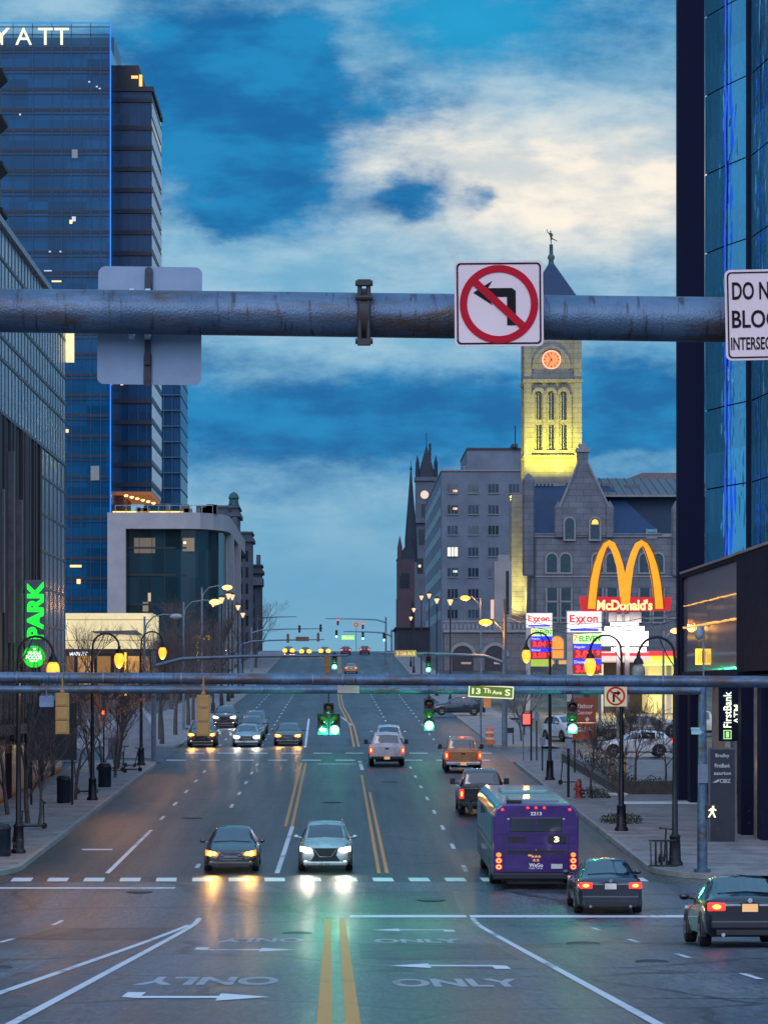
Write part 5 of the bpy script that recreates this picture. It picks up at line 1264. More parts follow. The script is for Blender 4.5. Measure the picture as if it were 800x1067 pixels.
# right side
tr1 = tree('small bare tree in a planted pit by the right kerb', 11.2, 88.0, 3.6, 83, .95, 5, .06)
copy_tree(tr1, (11.6,101.5,G(101.5)+.14), (0,0,R(140)), 'small bare tree beside the red hydrant', 1.1)
copy_tree(tr1, (13.6,106,G(106)), (0,0,R(60)), 'low bare tree behind the planter wall', 1.3)
copy_tree(tr1, (14.6,109,G(109)), (0,0,R(200)), 'bushy bare tree right of the brown sign', 1.35)
copy_tree(tr1, (16.4,111,G(111)), (0,0,R(280)), 'bare tree in front of the white hatchback', 1.1)
copy_tree(big, (13.2,158,G(158)), (0,0,R(200)), 'dense bare tree behind the parking sign', .62)
copy_tree(big, (12.4,150,G(150)), (0,0,R(80)), 'bare tree close behind the wooden pole', .5)
def shrub(label, X, Y, r, h, seed):
    root = thing('shrub', label, 'shrub', (X,Y,G(Y)+.12)); rnd = random.Random(seed); mb = MB()
    for k in range(420):
        a = rnd.uniform(0,2*PI); q = r*math.sqrt(rnd.random()); z = h*rnd.random()*(1-.5*q/r); c = Vector((q*math.cos(a), q*math.sin(a), z))
        u = Vector((rnd.uniform(-1,1),rnd.uniform(-1,1),rnd.uniform(-.4,1))).normalized()*.09; v = u.orthogonal().normalized()*.035
        mb.quad(c-v, c+u*.5-v*1.2, c+u, c+u*.5+v*1.2)
    mb.build('foliage', M('shrub_leaf', (.035,.04,.022), .8, var=.5, scale=5), root, recalc=False)
    mb = MB()
    for k in range(9): mb.tube([(0,0,0),(rnd.uniform(-r,r)*.6, rnd.uniform(-r,r)*.6, h*.7)],.012,4)
    mb.build('stems', TWIG, root)
shrub('dark ground planting round the small kerbside tree', 11.25, 88.0, .85, .55, 1)
shrub('dark planting at the foot of the hydrant tree', 11.6, 100.8, .8, .6, 2)
for i,(x,Y) in enumerate(((13.7,104.5),(14.9,104.6),(16.2,104.3),(17.6,104.8),(13.8,110),(13.9,116),(14,122))):
    shrub(['scrubby shrub at the planter corner','scrubby shrub second from the planter corner','scrubby shrub midway along the front wall','scrubby shrub by the bank tower end of the wall','scrubby shrub below the brown sign','scrubby shrub farther along the kerb wall','scrubby shrub at the far end of the kerb wall'][i], x, Y, .75, .9, 10+i)
# ------------------------------------------------------------------ buildings
def glass_mat(name, base, rough=.08, metal=0.0, spec=.8, wav=.0, var=.35, pane=(1.5,3.1), wscale=.35):
    """curtain-wall glass: pane-to-pane tone, slight waviness so that reflections break up"""
    if name in _mc: return _mc[name]
    m = bpy.data.materials.new(name); m.use_nodes = True
    nt, N, L = nodes_of(m); b = N['Principled BSDF']
    tc = N.new('ShaderNodeTexCoord'); sx = N.new('ShaderNodeSeparateXYZ'); L.new(tc.outputs['Object'], sx.inputs[0])
    ad = N.new('ShaderNodeMath'); ad.operation = 'ADD'; L.new(sx.outputs['X'], ad.inputs[0]); L.new(sx.outputs['Y'], ad.inputs[1])
    def fl(sock, d):
        q = N.new('ShaderNodeMath'); q.operation = 'DIVIDE'; L.new(sock, q.inputs[0]); q.inputs[1].default_value = d
        f = N.new('ShaderNodeMath'); f.operation = 'FLOOR'; L.new(q.outputs[0], f.inputs[0]); return f.outputs[0]
    cb = N.new('ShaderNodeCombineXYZ'); L.new(fl(ad.outputs[0], pane[0]), cb.inputs[0]); L.new(fl(sx.outputs['Z'], pane[1]), cb.inputs[1])
    wn = N.new('ShaderNodeTexWhiteNoise'); L.new(cb.outputs[0], wn.inputs['Vector'])
    nz = N.new('ShaderNodeTexNoise'); nz.inputs['Scale'].default_value = .05; L.new(tc.outputs['Object'], nz.inputs['Vector'])
    mx = N.new('ShaderNodeMath'); mx.operation = 'ADD'; L.new(wn.outputs['Value'], mx.inputs[0]); L.new(nz.outputs['Fac'], mx.inputs[1])
    mr = N.new('ShaderNodeMapRange'); mr.inputs['From Max'].default_value = 2; L.new(mx.outputs[0], mr.inputs['Value'])
    rp = N.new('ShaderNodeValToRGB'); rp.color_ramp.elements[0].color = (*[c*(1-var) for c in base],1); rp.color_ramp.elements[1].color = (*[c*(1+var) for c in base],1)
    L.new(mr.outputs['Result'], rp.inputs['Fac']); L.new(rp.outputs['Color'], b.inputs['Base Color'])
    b.inputs['Roughness'].default_value = rough; b.inputs['Metallic'].default_value = metal; b.inputs['Specular IOR Level'].default_value = spec
    if wav:
        n2 = N.new('ShaderNodeTexNoise'); n2.inputs['Scale'].default_value = wscale; n2.inputs['Detail'].default_value = 3
        mp = N.new('ShaderNodeMapping'); mp.inputs['Scale'].default_value = (1,1,.45); L.new(tc.outputs['Object'], mp.inputs['Vector']); L.new(mp.outputs[0], n2.inputs['Vector'])
        ad2 = N.new('ShaderNodeMath'); ad2.operation = 'MULTIPLY_ADD'; L.new(wn.outputs['Value'], ad2.inputs[0]); ad2.inputs[1].default_value = .0; L.new(n2.outputs['Fac'], ad2.inputs[2])
        bp = N.new('ShaderNodeBump'); bp.inputs['Strength'].default_value = wav; bp.inputs['Distance'].default_value = .1
        L.new(ad2.outputs[0], bp.inputs['Height']); L.new(bp.outputs['Normal'], b.inputs['Normal'])
    _mc[name] = m; return m
HGLASS = glass_mat('hotel_glass', (.004,.070,.160), .12, 0, .25, 0, .45, (2.9,3.05))
HGLASS2 = glass_mat('hotel_glass_dark', (.006,.048,.120), .15, 0, .25, 0, .5, (1.6,3.05))
SPAN = M('spandrel_dark', (.004,.012,.034), .5, var=.3)
MULL = M('mullion_blue', (.012,.075,.17), .5, .2)
STONE = brick_mat('limestone', (.25,.245,.25), (.30,.29,.285), (.17,.17,.17), .5, 1.1, .5)
STONEP = M('pale_stone_frame', (.34,.32,.33), .75, var=.12, scale=.4)
def tower(name, label, cat='building', loc=(0,0,0)): return thing(name, label, cat, loc)
def one(name, mat, parent, *boxes, bevel=None):
    mb = MB()
    for b_ in boxes: mb.bb(*b_)
    return mb.build(name, mat, parent, bevel=bevel)

def each(name, mat, parent, *boxes):
    for b_ in boxes: one(name, mat, parent, b_)
# (1) the near building on the left: glass band over brown slats; its long side faces the street
t = tower('office_building', 'grey glass building over brown slats along the left pavement')
XF = -15.0; Y0, Y1 = 71.5, 122.0; ZG0, ZG1, ZT = -7.5, 12.5, 21.0
LGLASS = glass_mat('band_glass', (.36,.44,.53), .25, .1, .5, .0, .4, (1.05,1.5))
one('wall', M('brown_wall', (.030,.024,.028), .8), t, (XF-16,XF-.35,Y0,Y1,ZG0,ZG1-.02))
mb = MB(); mb.bb(XF-16,XF-.12,Y0,Y1,ZG1,ZT-.3); mb.build('glass_band', LGLASS, t)
mb = MB(); mb.bb(XF-16,XF+.10,Y0,Y1+.1,ZT-.3,ZT); mb.build('roof_edge', M('roof_edge_pale', (.34,.38,.44), .5, .3), t)
LM = M('band_mullion', (.05,.065,.09), .45, .5); mb = MB()
y = Y0
while y <= Y1: mb.bb(XF-.13,XF-.095,y,y+.16,ZG1+.0,ZT-.31); y += 1.05
for z in (12.5,14.9,15.9,17.3,19.4): mb.bb(XF-.13,XF-.07,Y0-.01,Y1+.05,z-.10,z+.06)
mb.build('mullions', LM, t)
SLAT = M('brown_slat', (.030,.024,.029), .65, .1, var=.6, scale=.9, stretch=(1,3,.05)); mb = MB(); rnd = random.Random(5)
y = Y0
while y < 111.5:
    wd_ = rnd.choice((.35,.5,.75)); mb.bb(XF-.36,XF-.20+rnd.uniform(0,.22),y,y+wd_,ZG0+5+rnd.choice((0,0,1.2)),ZG1-.12-rnd.choice((0,0,.0))); y += wd_+rnd.choice((.12,.3))
mb.build('slats', SLAT, t)
SLATP = M('pale_slat', (.12,.10,.115), .55, .2, var=.3)
for (y, za, zb_) in ((73,4,11),(76.2,2,9.5),(80,6,12),(86,3.5,10.5),(89,1.5,7.5),(94.2,5,12),(98.2,3.5,9),(101.2,2.2,11),(103.8,1.5,9.0)): one('pale_fin', SLATP, t, (XF-.2,XF+.10,y,y+.42,za,zb_))
mb = MB(); mb.bb(XF-.36,XF-.14,112,Y1-.02,-.5,ZG1-.12); mb.build('corner_glass', glass_mat('corner_glass', (.17,.25,.34), .2, .1, .6, .1, .5, (1.2,1.9)), t)
mb = MB(); y = 112
while y <= Y1: mb.bb(XF-.15,XF-.11,y,y+.16,-.5,ZG1-.12); y += 1.65
for k in range(7): mb.bb(XF-.15,XF-.10,112,Y1,-.5+k*1.9,-.38+k*1.9)
mb.build('corner_mullions', LM, t)
for k,(y,wd_) in enumerate(((74,3.2),(79,3.2),(84,3.2),(90,4),(96,4),(102,4),(108,3),(113,3),(117.5,3))):
    f = one('shop_window', M('shop_frame', (.02,.018,.02), .5), t, (XF-.36,XF-.12,y,y+wd_,-5.3,-2.3)); one('pane', M('shop_pane', (.04,.025,.02), .15, var=.6, scale=.8, emit=(1,.42,.16), es=.05), f, (XF-.2,XF-.105,y+.12,y+wd_-.12,-5.2,-2.4))
one('canopy', M('canopy_dark', (.03,.026,.03), .6), t, (XF-.3,XF+1.0,84,121,-1.9,-1.55))
for (y,zz,wd_) in ((118.5,20.2,1.2),): one('lit_sign', E('cream_lit', (1,.85,.45), .9), t, (XF-.1,XF+.35,Y1-.1,Y1+.25,18.2,20.0))
# PARK blade sign and the round grocer's sign
s = thing('blade_sign', 'vertical green lit parking sign on the brown slatted wall', 'sign', (px2x(37,104.5),104.5,py2z(640,104.5)))
GLET = E('park_green', (.01,1.0,.04), 1.35); PB = M('blade_back', (.15,.18,.23), .5, .2)
mb = MB(); mb.bb(-.50,.48,-.12,.12,-2.0,1.62); mb.build('panel', PB, s, bevel=.02)
text_part('lettering', 'PARK', GLET, s, (.0,-.13,.18), .78, 2.72, .03, bold=.045, rot=PI/2)
mb = MB(); mb.bb(-1.4,-.5,-.05,.05,-1.6,-1.4); mb.bb(-1.4,-.5,-.05,.05,1.0,1.2); mb.build('bracket', DARKM, s)
s = thing('round_sign', 'round green lit grocery sign below the parking sign', 'sign', (px2x(36,104.4),104.25,py2z(684.5,104.5)))
mb = MB(); mb.lathe((0,0,0),[(.52,.12),(.52,-.03),(.0,-.03)],32,'y'); mb.build('disc', E('grocer_green', (.015,.62,.03), 1.1), s, smooth=40)
GW = E('grocer_white', (.9,1,.85), 1.6)
for (tx,z,h,wd_) in (('WHOLE',.17,.16,.62),('FOODS',-.03,.19,.74),('MARKET',-.20,.08,.42)): text_part('lettering', tx, GW, s, (0,-.04,z), h, wd_, .01, bold=.02)
mb = MB(); mb.ball((.02,-.04,.36),(.07,.01,.045),8,5); mb.build('leaf', GW, s)
# far dark balconies at the very edge
t = tower('apartment_tower', 'dark tower with projecting slabs at the extreme left edge')
xe = px2x(1,225); one('wall', M('dark_tower_wall', (.012,.018,.03), .5), t, (xe-20,xe,205,225,-2,66))
for k in range(9):
    mb = MB(); q_ = 24+k*4.65; mb.prism([(xe-.2,q_),(xe+.75,q_+.9),(xe+.75,q_+1.25),(xe-.2,q_+1.1)], 221, 224.8, 'y'); mb.build('balcony_slab', M('slab_dark', (.01,.012,.02), .6), t)

# (2) hotel tower and its slabs
t = tower('hotel_tower', 'tall blue glass hotel tower with a lit name on top', loc=(0,330,0))
x1, x0 = px2x(115,330), -64.0; ztop, zbot = py2z(24,330), -1.0; zsc = py2z(48,330)
one('glass_wall', HGLASS, t, (x0,x1,0,25,zbot,zsc))
mb = MB(); z = zsc-.3; k = 0
while z > zbot+2: mb.bb(x0,x1+.05,-.10,.2,z-.22,z+.22); mb.bb(x0,x1+.05,-.10,.2,z-.75,z-.62); z -= 3.05 if k % 2 else 3.05; k += 1
mb.build('spandrels', SPAN, t)
mb = MB(); x = x1-1.45
while x > x0: mb.bb(x-.04,x+.04,-.14,-.05,zbot,zsc); x -= 1.45 if x > x1-8 else 2.9
mb.build('mullions', MULL, t)
mb = MB(); mb.bb(x0,x1,8,25,zsc,ztop-.5); mb.build('roof_screen_back', glass_mat('screen_back', (.01,.09,.17), .3, 0, .3), t)
mb = MB(); x = x1
while x > x0: mb.bb(x-.10,x,.0,.15,zsc,ztop); x -= 2.9
for z in (zsc+.3, zsc+1.6, ztop-1.6, ztop-.5): mb.bb(x0,x1,.0,.12,z-.07,z+.07)
mb.build('roof_screen', M('screen_frame', (.012,.045,.09), .4, .3), t)
one('led_edge', E('led_blue', (.005,.20,1.0), .8), t, (x1-.05,x1+.12,-.35,-.14,py2z(640,330),ztop))
one('led_top', E('led_cyan', (.01,.30,.60), .5), t, (x0,x1-.11,-.30,-.15,ztop-.05,ztop+.22))
LET = E('hotel_letter', (1,.85,.55), .85); k = F/330
for (ch, px, wpx) in (('H',-14,15),('Y',2,17),('A',25,17),('T',47.5,15),('T',64.5,15)): text_part('lettering', ch, LET, t, (px2x(px,330),-.45,py2z(38,330)), 17.5/k, wpx/k, .25, bold=.0)
LITW = [E('window_lit_%d' % i, c, e) for i,(c,e) in enumerate((((1,.62,.25),1.2),((.8,.85,1.0),.35),((1,.8,.45),.8)))]
for (px,py,w_,h_,c) in ((93,85,2,1.5,1),(101,90,2,1.5,1),(104,92,2,1.2,1),(77,228,4,5,1),(74,231,3,4,0),(21,119,1.5,1.5,2),(52,262,2,1.5,1),(63,262,2,1.5,1),(50,282,8,1.2,1),(59,293,10,1.6,0),(99,493,9,15,1),(70,449,3,3.5,0),(79,590,12,2.5,0),(82,606,4,5,0),(78,160,6,9,1)):
    X, Z = px2x(px,330), py2z(py,330); one('lit_window', LITW[c] if w_<6 or h_<4 else M('window_dim_lit', (.05,.08,.11), .2, emit=(.7,.75,.85), es=.16), t, (X-w_/k/2,X+w_/k/2,-.17,-.12,Z-h_/k/2,Z+h_/k/2))
# second slab
t = tower('hotel_slab', 'shorter blue glass hotel slab with dark floor bands', loc=(0,338,0)); k = F/338
xa, xb = px2x(116,338), px2x(158,338); zt, zb_ = py2z(91,338), py2z(512,338); YB2 = 27.5
one('glass_wall', HGLASS2, t, (xa,xb,0,YB2,zb_,zt))
zs = [py2z(y,338) for y in (104,133,154,176,198,220,242,264,286,308,330,352,374,396,418,440,462,484,505)]
mb = MB()
for z in zs: mb.bb(xa,xb+.06,-.35,YB2,z-.33,z+.33)
mb.bb(xa,xb+.3,-.4,YB2+.2,zt-.6,zt+.15); mb.build('floor_bands', M('floor_band', (.006,.010,.024), .5), t)
mb = MB()
for z in zs[:-1]: mb.bb(xb+.02,xb+.10,.3,YB2-.2,z-2.5,z-.36)
mb.build('pale_side_panels', M('side_panel_pale', (.78,.76,.74), .5, var=.2), t)
mb = MB(); x = xa
while x < xb: mb.bb(x-.05,x+.05,-.10,-.02,zb_,zt); x += 1.35
mb.build('mullions', MULL, t)
one('penthouse', M('penthouse_dark', (.012,.012,.018), .5), t, (px2x(118,338),px2x(144,338),2,20,zt+.16,py2z(65,338)))
mb = MB(); mb.bb(px2x(136,338),px2x(143,338),1.9,1.98,py2z(79,338),py2z(76,338)); mb.bb(px2x(144.2,338),px2x(147,338),1.9,3,py2z(88,338),py2z(75,338)); mb.build('penthouse_lights', E('orange_lit', (1,.42,.08), 1.6), t)
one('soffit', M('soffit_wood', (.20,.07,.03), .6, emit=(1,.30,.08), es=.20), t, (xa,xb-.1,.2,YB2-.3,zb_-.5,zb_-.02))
mb = MB()
for i in range(6): mb.ball((lerp(px2x(131,338),xb-.9,i/5), lerp(1,YB2-6,i/5), zb_-.6),(.30,.5,.16),8,5)
mb.build('soffit_lamps', E('bulb_yellow', (1,.62,.12), 6), t, smooth=60)
one('core', M('core_red', (.10,.035,.035), .6), t, (xa,px2x(128,338),2,20,zb_-8,zb_-.51))
for (px,py) in ((124,398),(119,397),(127,400)): one('lit_window', LITW[0], t, (px2x(px,338)-.2,px2x(px,338)+.2,-.12,-.05,py2z(py,338)-.2,py2z(py,338)+.2))
# third strip
t = tower('apartment_tower', 'slim blue tower strip showing right of the hotel slab', loc=(0,425,0))
xa, xb = px2x(150,425), px2x(188,425); zt = py2z(330,425); one('glass_wall', glass_mat('far_glass', (.012,.06,.13), .2, 0, .3, 0, .6, (1.6,3.0)), t, (xa,xb,0,20,0,zt))
mb = MB(); z = 3
while z < zt: mb.bb(xa,xb+.1,-.3,20,z-.12,z+.12); z += 3.0
x = xb
while x > xa: mb.bb(x-.07,x+.07,-.2,0,0,zt); x -= 1.6
mb.build('floor_lines', M('far_line', (.02,.08,.15), .5), t)

# (3) low hotel block: pale frame round dark glass, roof terrace with lights
t = tower('hotel_podium', 'low block with pale stone frame round dark glass', loc=(0,326,0)); k = F/326
xa, xp, xb, xc = px2x(112,326), px2x(131,326), px2x(222,326), px2x(237,326); zt = py2z(534,326); zi = py2z(551,326); zb_ = 0
cur = [(xb-4,-.2)]+[(xb-4+ (xc-xb+4)*math.sin(R(a)), -.2+9*(1-math.cos(R(a)))) for a in (20,40,60,75,90)]
poly = [(xa,-.2)]+cur+[(xc,62),(xa,62)]
mb = MB(); mb.prism(poly, zi, zt, 'z'); mb.build('roof_band', STONEP, t)
one('pillar', STONEP, t, (xa,xp,-.2,6,zb_,zi))
mb = MB(); pg = [(xp,1.2)]+[(p[0]-.8,p[1]+1.2) for p in cur]+[(xc-.8,60),(xp,60)]; mb.prism(pg, zb_, zi, 'z'); mb.build('glass_wall', glass_mat('podium_glass', (.012,.038,.05), .12, 0, .4, 0, .7, (1.9,4.2)), t)
mb = MB(); x = xp
while x < xb-4: mb.bb(x-.05,x+.05,1.05,1.19,zb_,zi); x += 1.9
for z in (zb_+8.4, zb_+12.8, zb_+17.2, zb_+21.2): mb.bb(xp,xb-4,1.02,1.19,z-.14,z+.14)
mb.build('mullions', M('podium_mullion', (.008,.014,.02), .5), t)
for (px,py,w_,h_,e) in ((150,568,22,16,.10),(192,567,20,14,.16),(192,565,3,2.5,1.5),(184,565,2,1.5,1.2),(155,622,3,9,.5),(151,632,6,10,.2)):
    X, Z = px2x(px,326), py2z(py,326); one('lit_window', M('podium_lit_%d' % int(e*100), (.06,.05,.05), .3, emit=(1,.78,.5), es=e), t, (X-w_/k/2,X+w_/k/2,1.06,1.18,Z-h_/k/2,Z+h_/k/2))
one('side_pier', STONEP, t, (xc-.7,xc+.35,12,13.5,zb_,zi)); one('side_pier', STONEP, t, (xc-.7,xc+.35,36,37.5,zb_,zi))
one('terrace_lights', E('terrace_yellow', (1,.60,.10), 1.5), t, (px2x(116,326),px2x(190,326),2,2.3,zt+.02,zt+.35))
mb = MB(); x = px2x(120,326)
while x < xb: mb.bb(x-.04,x+.04,.1,.2,zt,zt+1.1); x += 1.6
mb.bb(px2x(120,326),xb,.1,.2,zt+1.02,zt+1.1); mb.build('terrace_railing', M('railing_pale', (.3,.33,.36), .4, .4), t)
rnd = random.Random(4); mb = MB()
for i in range(14): X = rnd.uniform(px2x(125,326),xc-2); mb.bb(X,X+rnd.uniform(.6,1.6),2,4,zt+.01,zt+rnd.uniform(.6,1.5))
mb.build('terrace_furniture', M('terrace_things', (.10,.09,.10), .7), t)
one('portal_lights', E('portal_yellow', (1,.58,.05), 2.0), t, (px2x(203,326),px2x(221,326),-3.3,-3.0,py2z(665,326)-.3,py2z(665,326)+.3),(px2x(206,326),px2x(208,326),-3.3,-3.0,2.6,py2z(665,326)-.35))
one('portal_canopy', M('canopy_dark', (.03,.026,.03), .6), t, (px2x(200,326),px2x(223,326),-2.95,-.25,py2z(666,326)-.4,py2z(663,326)+.2))

# cream-lit shopfront beyond the plaza
t = tower('shop_building', 'low shop with a broad cream-lit fascia over dark windows', loc=(0,236,0)); k = F/236
xa, xb = px2x(60,236), px2x(158,236); z1, z2, z0 = py2z(639,236), py2z(676,236), G(236)
one('wall', M('shop_wall', (.06,.05,.05), .7), t, (xa,xb,.5,14,z0-.5,z2-.02))
CRM = E('fascia_cream', (1,.80,.42), .62); one('fascia', CRM, t, (xa,xb,0,14,z2,z1))
mb = MB()
for z in (z2+.9, z1-.7): mb.bb(xa,xb,-.03,-.002,z-.04,z+.04)
mb.build('fascia_seam', M('fascia_seam', (.35,.27,.15), .6, emit=(1,.7,.3), es=.12), t)
mb = MB(); Xa, Xb, Z = px2x(95,236), px2x(150,236), py2z(659,236); mb.prism([(Xa,Z+.12),(Xb-.8,Z+.22),(Xb,Z-.35),(Xa+.4,Z-.12)], -.5, -.04, 'y'); mb.build('fascia_fin', M('fin_grey', (.20,.19,.19), .5), t)
for (pa,pb,e,c) in ((66,78,.25,0),(80,98,.7,1),(100,116,.30,0),(118,126,.15,0),(132,146,.75,1),(148,157,.3,0)):
    f = one('shop_window', M('shop_frame', (.02,.018,.02), .5), t, (px2x(pa,236),px2x(pb,236),.3,.49,z0+.6,z2-.5)); one('pane', M('shop_glow_%d' % int(e*100), (.03,.02,.015), .3, var=.8, scale=1.3, emit=(1,.50,.13), es=e*.8), f, (px2x(pa,236)+.1,px2x(pb,236)-.1,.22,.29,z0+1.6,z2-.8))
one('lit_post', E('post_yellow', (1,.62,.06), 1.6), t, (px2x(130,236),px2x(132,236),-.6,-.3,z0+.4,z2-.4))
text_part('lettering', 'MARKET', E('white_letter_lit', (1,1,1), 1.2), t, (px2x(82,236),.0-.3,z2-.55), .38, 1.9, .03, bold=.02)
one('sign_box', E('pale_box', (.85,1,.8), .5), t, (px2x(61,236),px2x(70,236),-.8,-.5,py2z(664,236),py2z(648,236)))
one('led_sign', E('led_red', (1,.05,.12), 1.6), t, (px2x(54,236),px2x(62,236),-1,-.8,py2z(674,236),py2z(668,236))); one('led_sign', E('led_teal', (.05,.8,.6), 1.2), t, (px2x(51,236),px2x(56,236),-1,-.8,py2z(668,236),py2z(664,236)))
one('side_wing', M('shop_wall', (.06,.05,.05), .7), t, (xb,xb+6,2,12,z0-.5,z0+4.2))
t = tower('parking_shed', 'low white gabled shed behind the left pavement trees', 'shed', (px2x(130,133),133,G(133)))
mb = MB(); mb.prism([(-1.3,0),(1.6,0),(1.6,2.0),(.9,3.0),(-1.3,1.4)],0,5,'y'); mb.build('wall', M('shed_white', (.42,.42,.46), .6), t)
mb = MB(); mb.bb(-1.0,-.2,-.04,-.002,0,1.2); mb.build('door', M('shed_door', (.12,.12,.13), .6), t)
t = tower('notice_board', 'large dark board on posts behind the left trees', 'board', (px2x(60,99),97,G(97)))
mb = MB(); mb.bb(-1.1,1.1,-.06,.06,2.1,4.6); mb.build('panel', M('board_dark', (.022,.020,.024), .6), t)
mb = MB(); mb.bb(-.95,-.85,-.05,.05,0,2.1); mb.bb(.85,.95,-.05,.05,0,2.1); mb.build('post', DARKM, t)

# (4) old buildings farther along the left
def old_block(label, pxa, pxb, Y, py, depth, mat, extra=None):
    t = tower('stone_block', label, loc=(0,Y,0)); xa, xb = px2x(pxa,Y), px2x(pxb,Y); zt = py2z(py,Y); zg = G(Y)-1
    one('wall', mat, t, (xa,xb,0,depth,zg,zt)); kk = F/Y
    one('cornice', mat, t, (xa-.2,xb+.45,-.45,depth+.3,zt-1.6,zt-.9), (xa-.1,xb+.25,-.25,depth,zt+.01,zt+.4))
    mb = MB(); z = zt-4.5
    return t, xa, xb, zt, zg
GREYB = M('old_stone_blue', (.11,.125,.15), .85, var=.25, scale=.3); DARKB = M('old_stone_dark', (.035,.042,.06), .85, var=.3, scale=.3); MIDB = M('old_stone_mid', (.075,.085,.11), .85, var=.3, scale=.3)
WDK = M('window_dark', (.010,.015,.025), .15)
t, xa, xb, zt, zg = old_block('stone block with a rooftop finial left of the hill road', 205, 248, 395, 529, 10, GREYB)
one('pilaster', GREYB, t, (px2x(232,395),px2x(237,395),-.5,0,zg,zt-1.7)); one('pilaster', GREYB, t, (px2x(242,395),px2x(247,395),-.5,0,zg,zt-1.7)); mb = MB(); mb.lathe((px2x(243,395),2,zt+.4),[(1.0,0),(.8,1.2),(1.0,1.5),(.7,2.2),(.2,2.6)],10); mb.build('finial', M('verdigris', (.04,.11,.10), .6), t)
for i in range(7): one('window', WDK, t, (px2x(238,395),px2x(241.5,395),-.1,.05,zg+6+i*3.4,zg+8.2+i*3.4))
t, xa, xb, zt, zg = old_block('dark old block beyond the finial block, left', 236, 262, 435, 556, 9, MIDB)
one('window', WDK, t, (px2x(251,435),px2x(256,435),-.1,.05,py2z(582,435),py2z(572,435))); one('window', WDK, t, (px2x(251,435),px2x(256,435),-.1,.05,py2z(568,435),py2z(562,435)))
for i in range(6): one('window', WDK, t, (px2x(250,435),px2x(252.5,435),-.1,.05,zg+3+i*3.2,zg+5+i*3.2)); one('window', WDK, t, (px2x(256,435),px2x(258.5,435),-.1,.05,zg+3+i*3.2,zg+5+i*3.2))
t, xa, xb, zt, zg = old_block('farthest dark block with stepped cornice, left side', 246, 272, 480, 590, 9, DARKB)
one('cornice', MIDB, t, (px2x(256,480),px2x(273.5,480),-.9,9,py2z(610,480),py2z(602,480))); one('turret', MIDB, t, (px2x(267,480),px2x(271,480),0,3,zt+.4,zt+2.5))
for i in range(5): one('window', WDK, t, (px2x(262,480),px2x(265,480),-.1,.05,zg+3+i*3,zg+4.8+i*3))

# (5) right: bank tower
t = tower('bank_tower', 'dark tower with blue reflective glass at the right edge')
R1G = glass_mat('mirror_glass', (.10,.50,.74), .04, .58, .9, .55, .5, (1.6,3.6), .7)
for n_ in R1G.node_tree.nodes:
    if n_.type == 'MAPPING': n_.inputs['Scale'].default_value = (1,1,.35)
    if n_.type == 'BUMP': n_.inputs['Distance'].default_value = .35
DKB = M('tower_dark_navy', (.005,.007,.028), .7, 0, var=.2, spec=.15)
YC1 = 101.0; xA, xB_ = px2x(706,YC1), px2x(734,YC1); ZL = 5.6; ZTOP = 45
one('corner_pier', DKB, t, (xA,xB_,YC1,YC1+.5,-6,ZTOP))
one('core', DKB, t, (xB_+3,44,YC1,YC1+14,ZL,ZTOP))
# facets of mirrored glass stepping towards the street
def facet(p, q, z0, z1, name='glass_facet'):
    mb = MB(); rows = 12; d = (Vector((q[0]-p[0], q[1]-p[1], 0))); ln = d.length; d.normalize(); nrm = Vector((d.y,-d.x,0))
    if nrm.x > 0: nrm = -nrm
    rnd = random.Random(int(p[1]*10)); n = max(1, round(ln/1.6)); h = 3.6; z = z0
    while z < z1:
        for i in range(n):
            a, b_ = ln*i/n+.03, ln*(i+1)/n-.03; tl = [rnd.uniform(-.006,.006) for _ in range(4)]
            P_ = lambda s_, zz, t_: (p[0]+d.x*s_+nrm.x*t_, p[1]+d.y*s_+nrm.y*t_, zz)
            mb.quad(P_(a,z+.03,tl[0]), P_(b_,z+.03,tl[1]), P_(b_,min(z+h,z1)-.03,tl[2]), P_(a,min(z+h,z1)-.03,tl[3]))
        z += h
    f = mb.build(name, R1G, t, recalc=False)
    mb = MB(); P_ = lambda s_, zz, t_: (p[0]+d.x*s_+nrm.x*t_, p[1]+d.y*s_+nrm.y*t_, zz)
    mb.add([P_(0,z0,-.12),P_(ln,z0,-.12),P_(ln,z1,-.12),P_(0,z1,-.12)],[(0,1,2,3)]); mb.build('backing', DKB, f, recalc=False)
    return f
pA = (xB_, YC1); pB = (px2x(757,99), 99.0); pC = (px2x(778,97.5), 97.5); pD = (px2x(780,96.5), 96.5); pE = (px2x(830,91), 91.0)
facet(pA, pB, ZL, ZTOP); facet((pB[0]+.02,pB[1]-.02), pC, ZL, ZTOP); facet((pC[0]+.12,pC[1]), pE, ZL, ZTOP)
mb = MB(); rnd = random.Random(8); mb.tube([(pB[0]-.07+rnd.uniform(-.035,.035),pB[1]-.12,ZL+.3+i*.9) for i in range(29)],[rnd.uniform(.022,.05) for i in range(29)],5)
mb.build('led_reflection', E('reflection_ultramarine', (.012,.06,.95), .62), t)  # glowing tube added to stand for a blue LED line mirrored in the glass
one('dark_pilaster', DKB, t, (pC[0]-.03,pC[0]+.12,pC[1]-.25,pC[1]+.5,ZL,ZTOP))
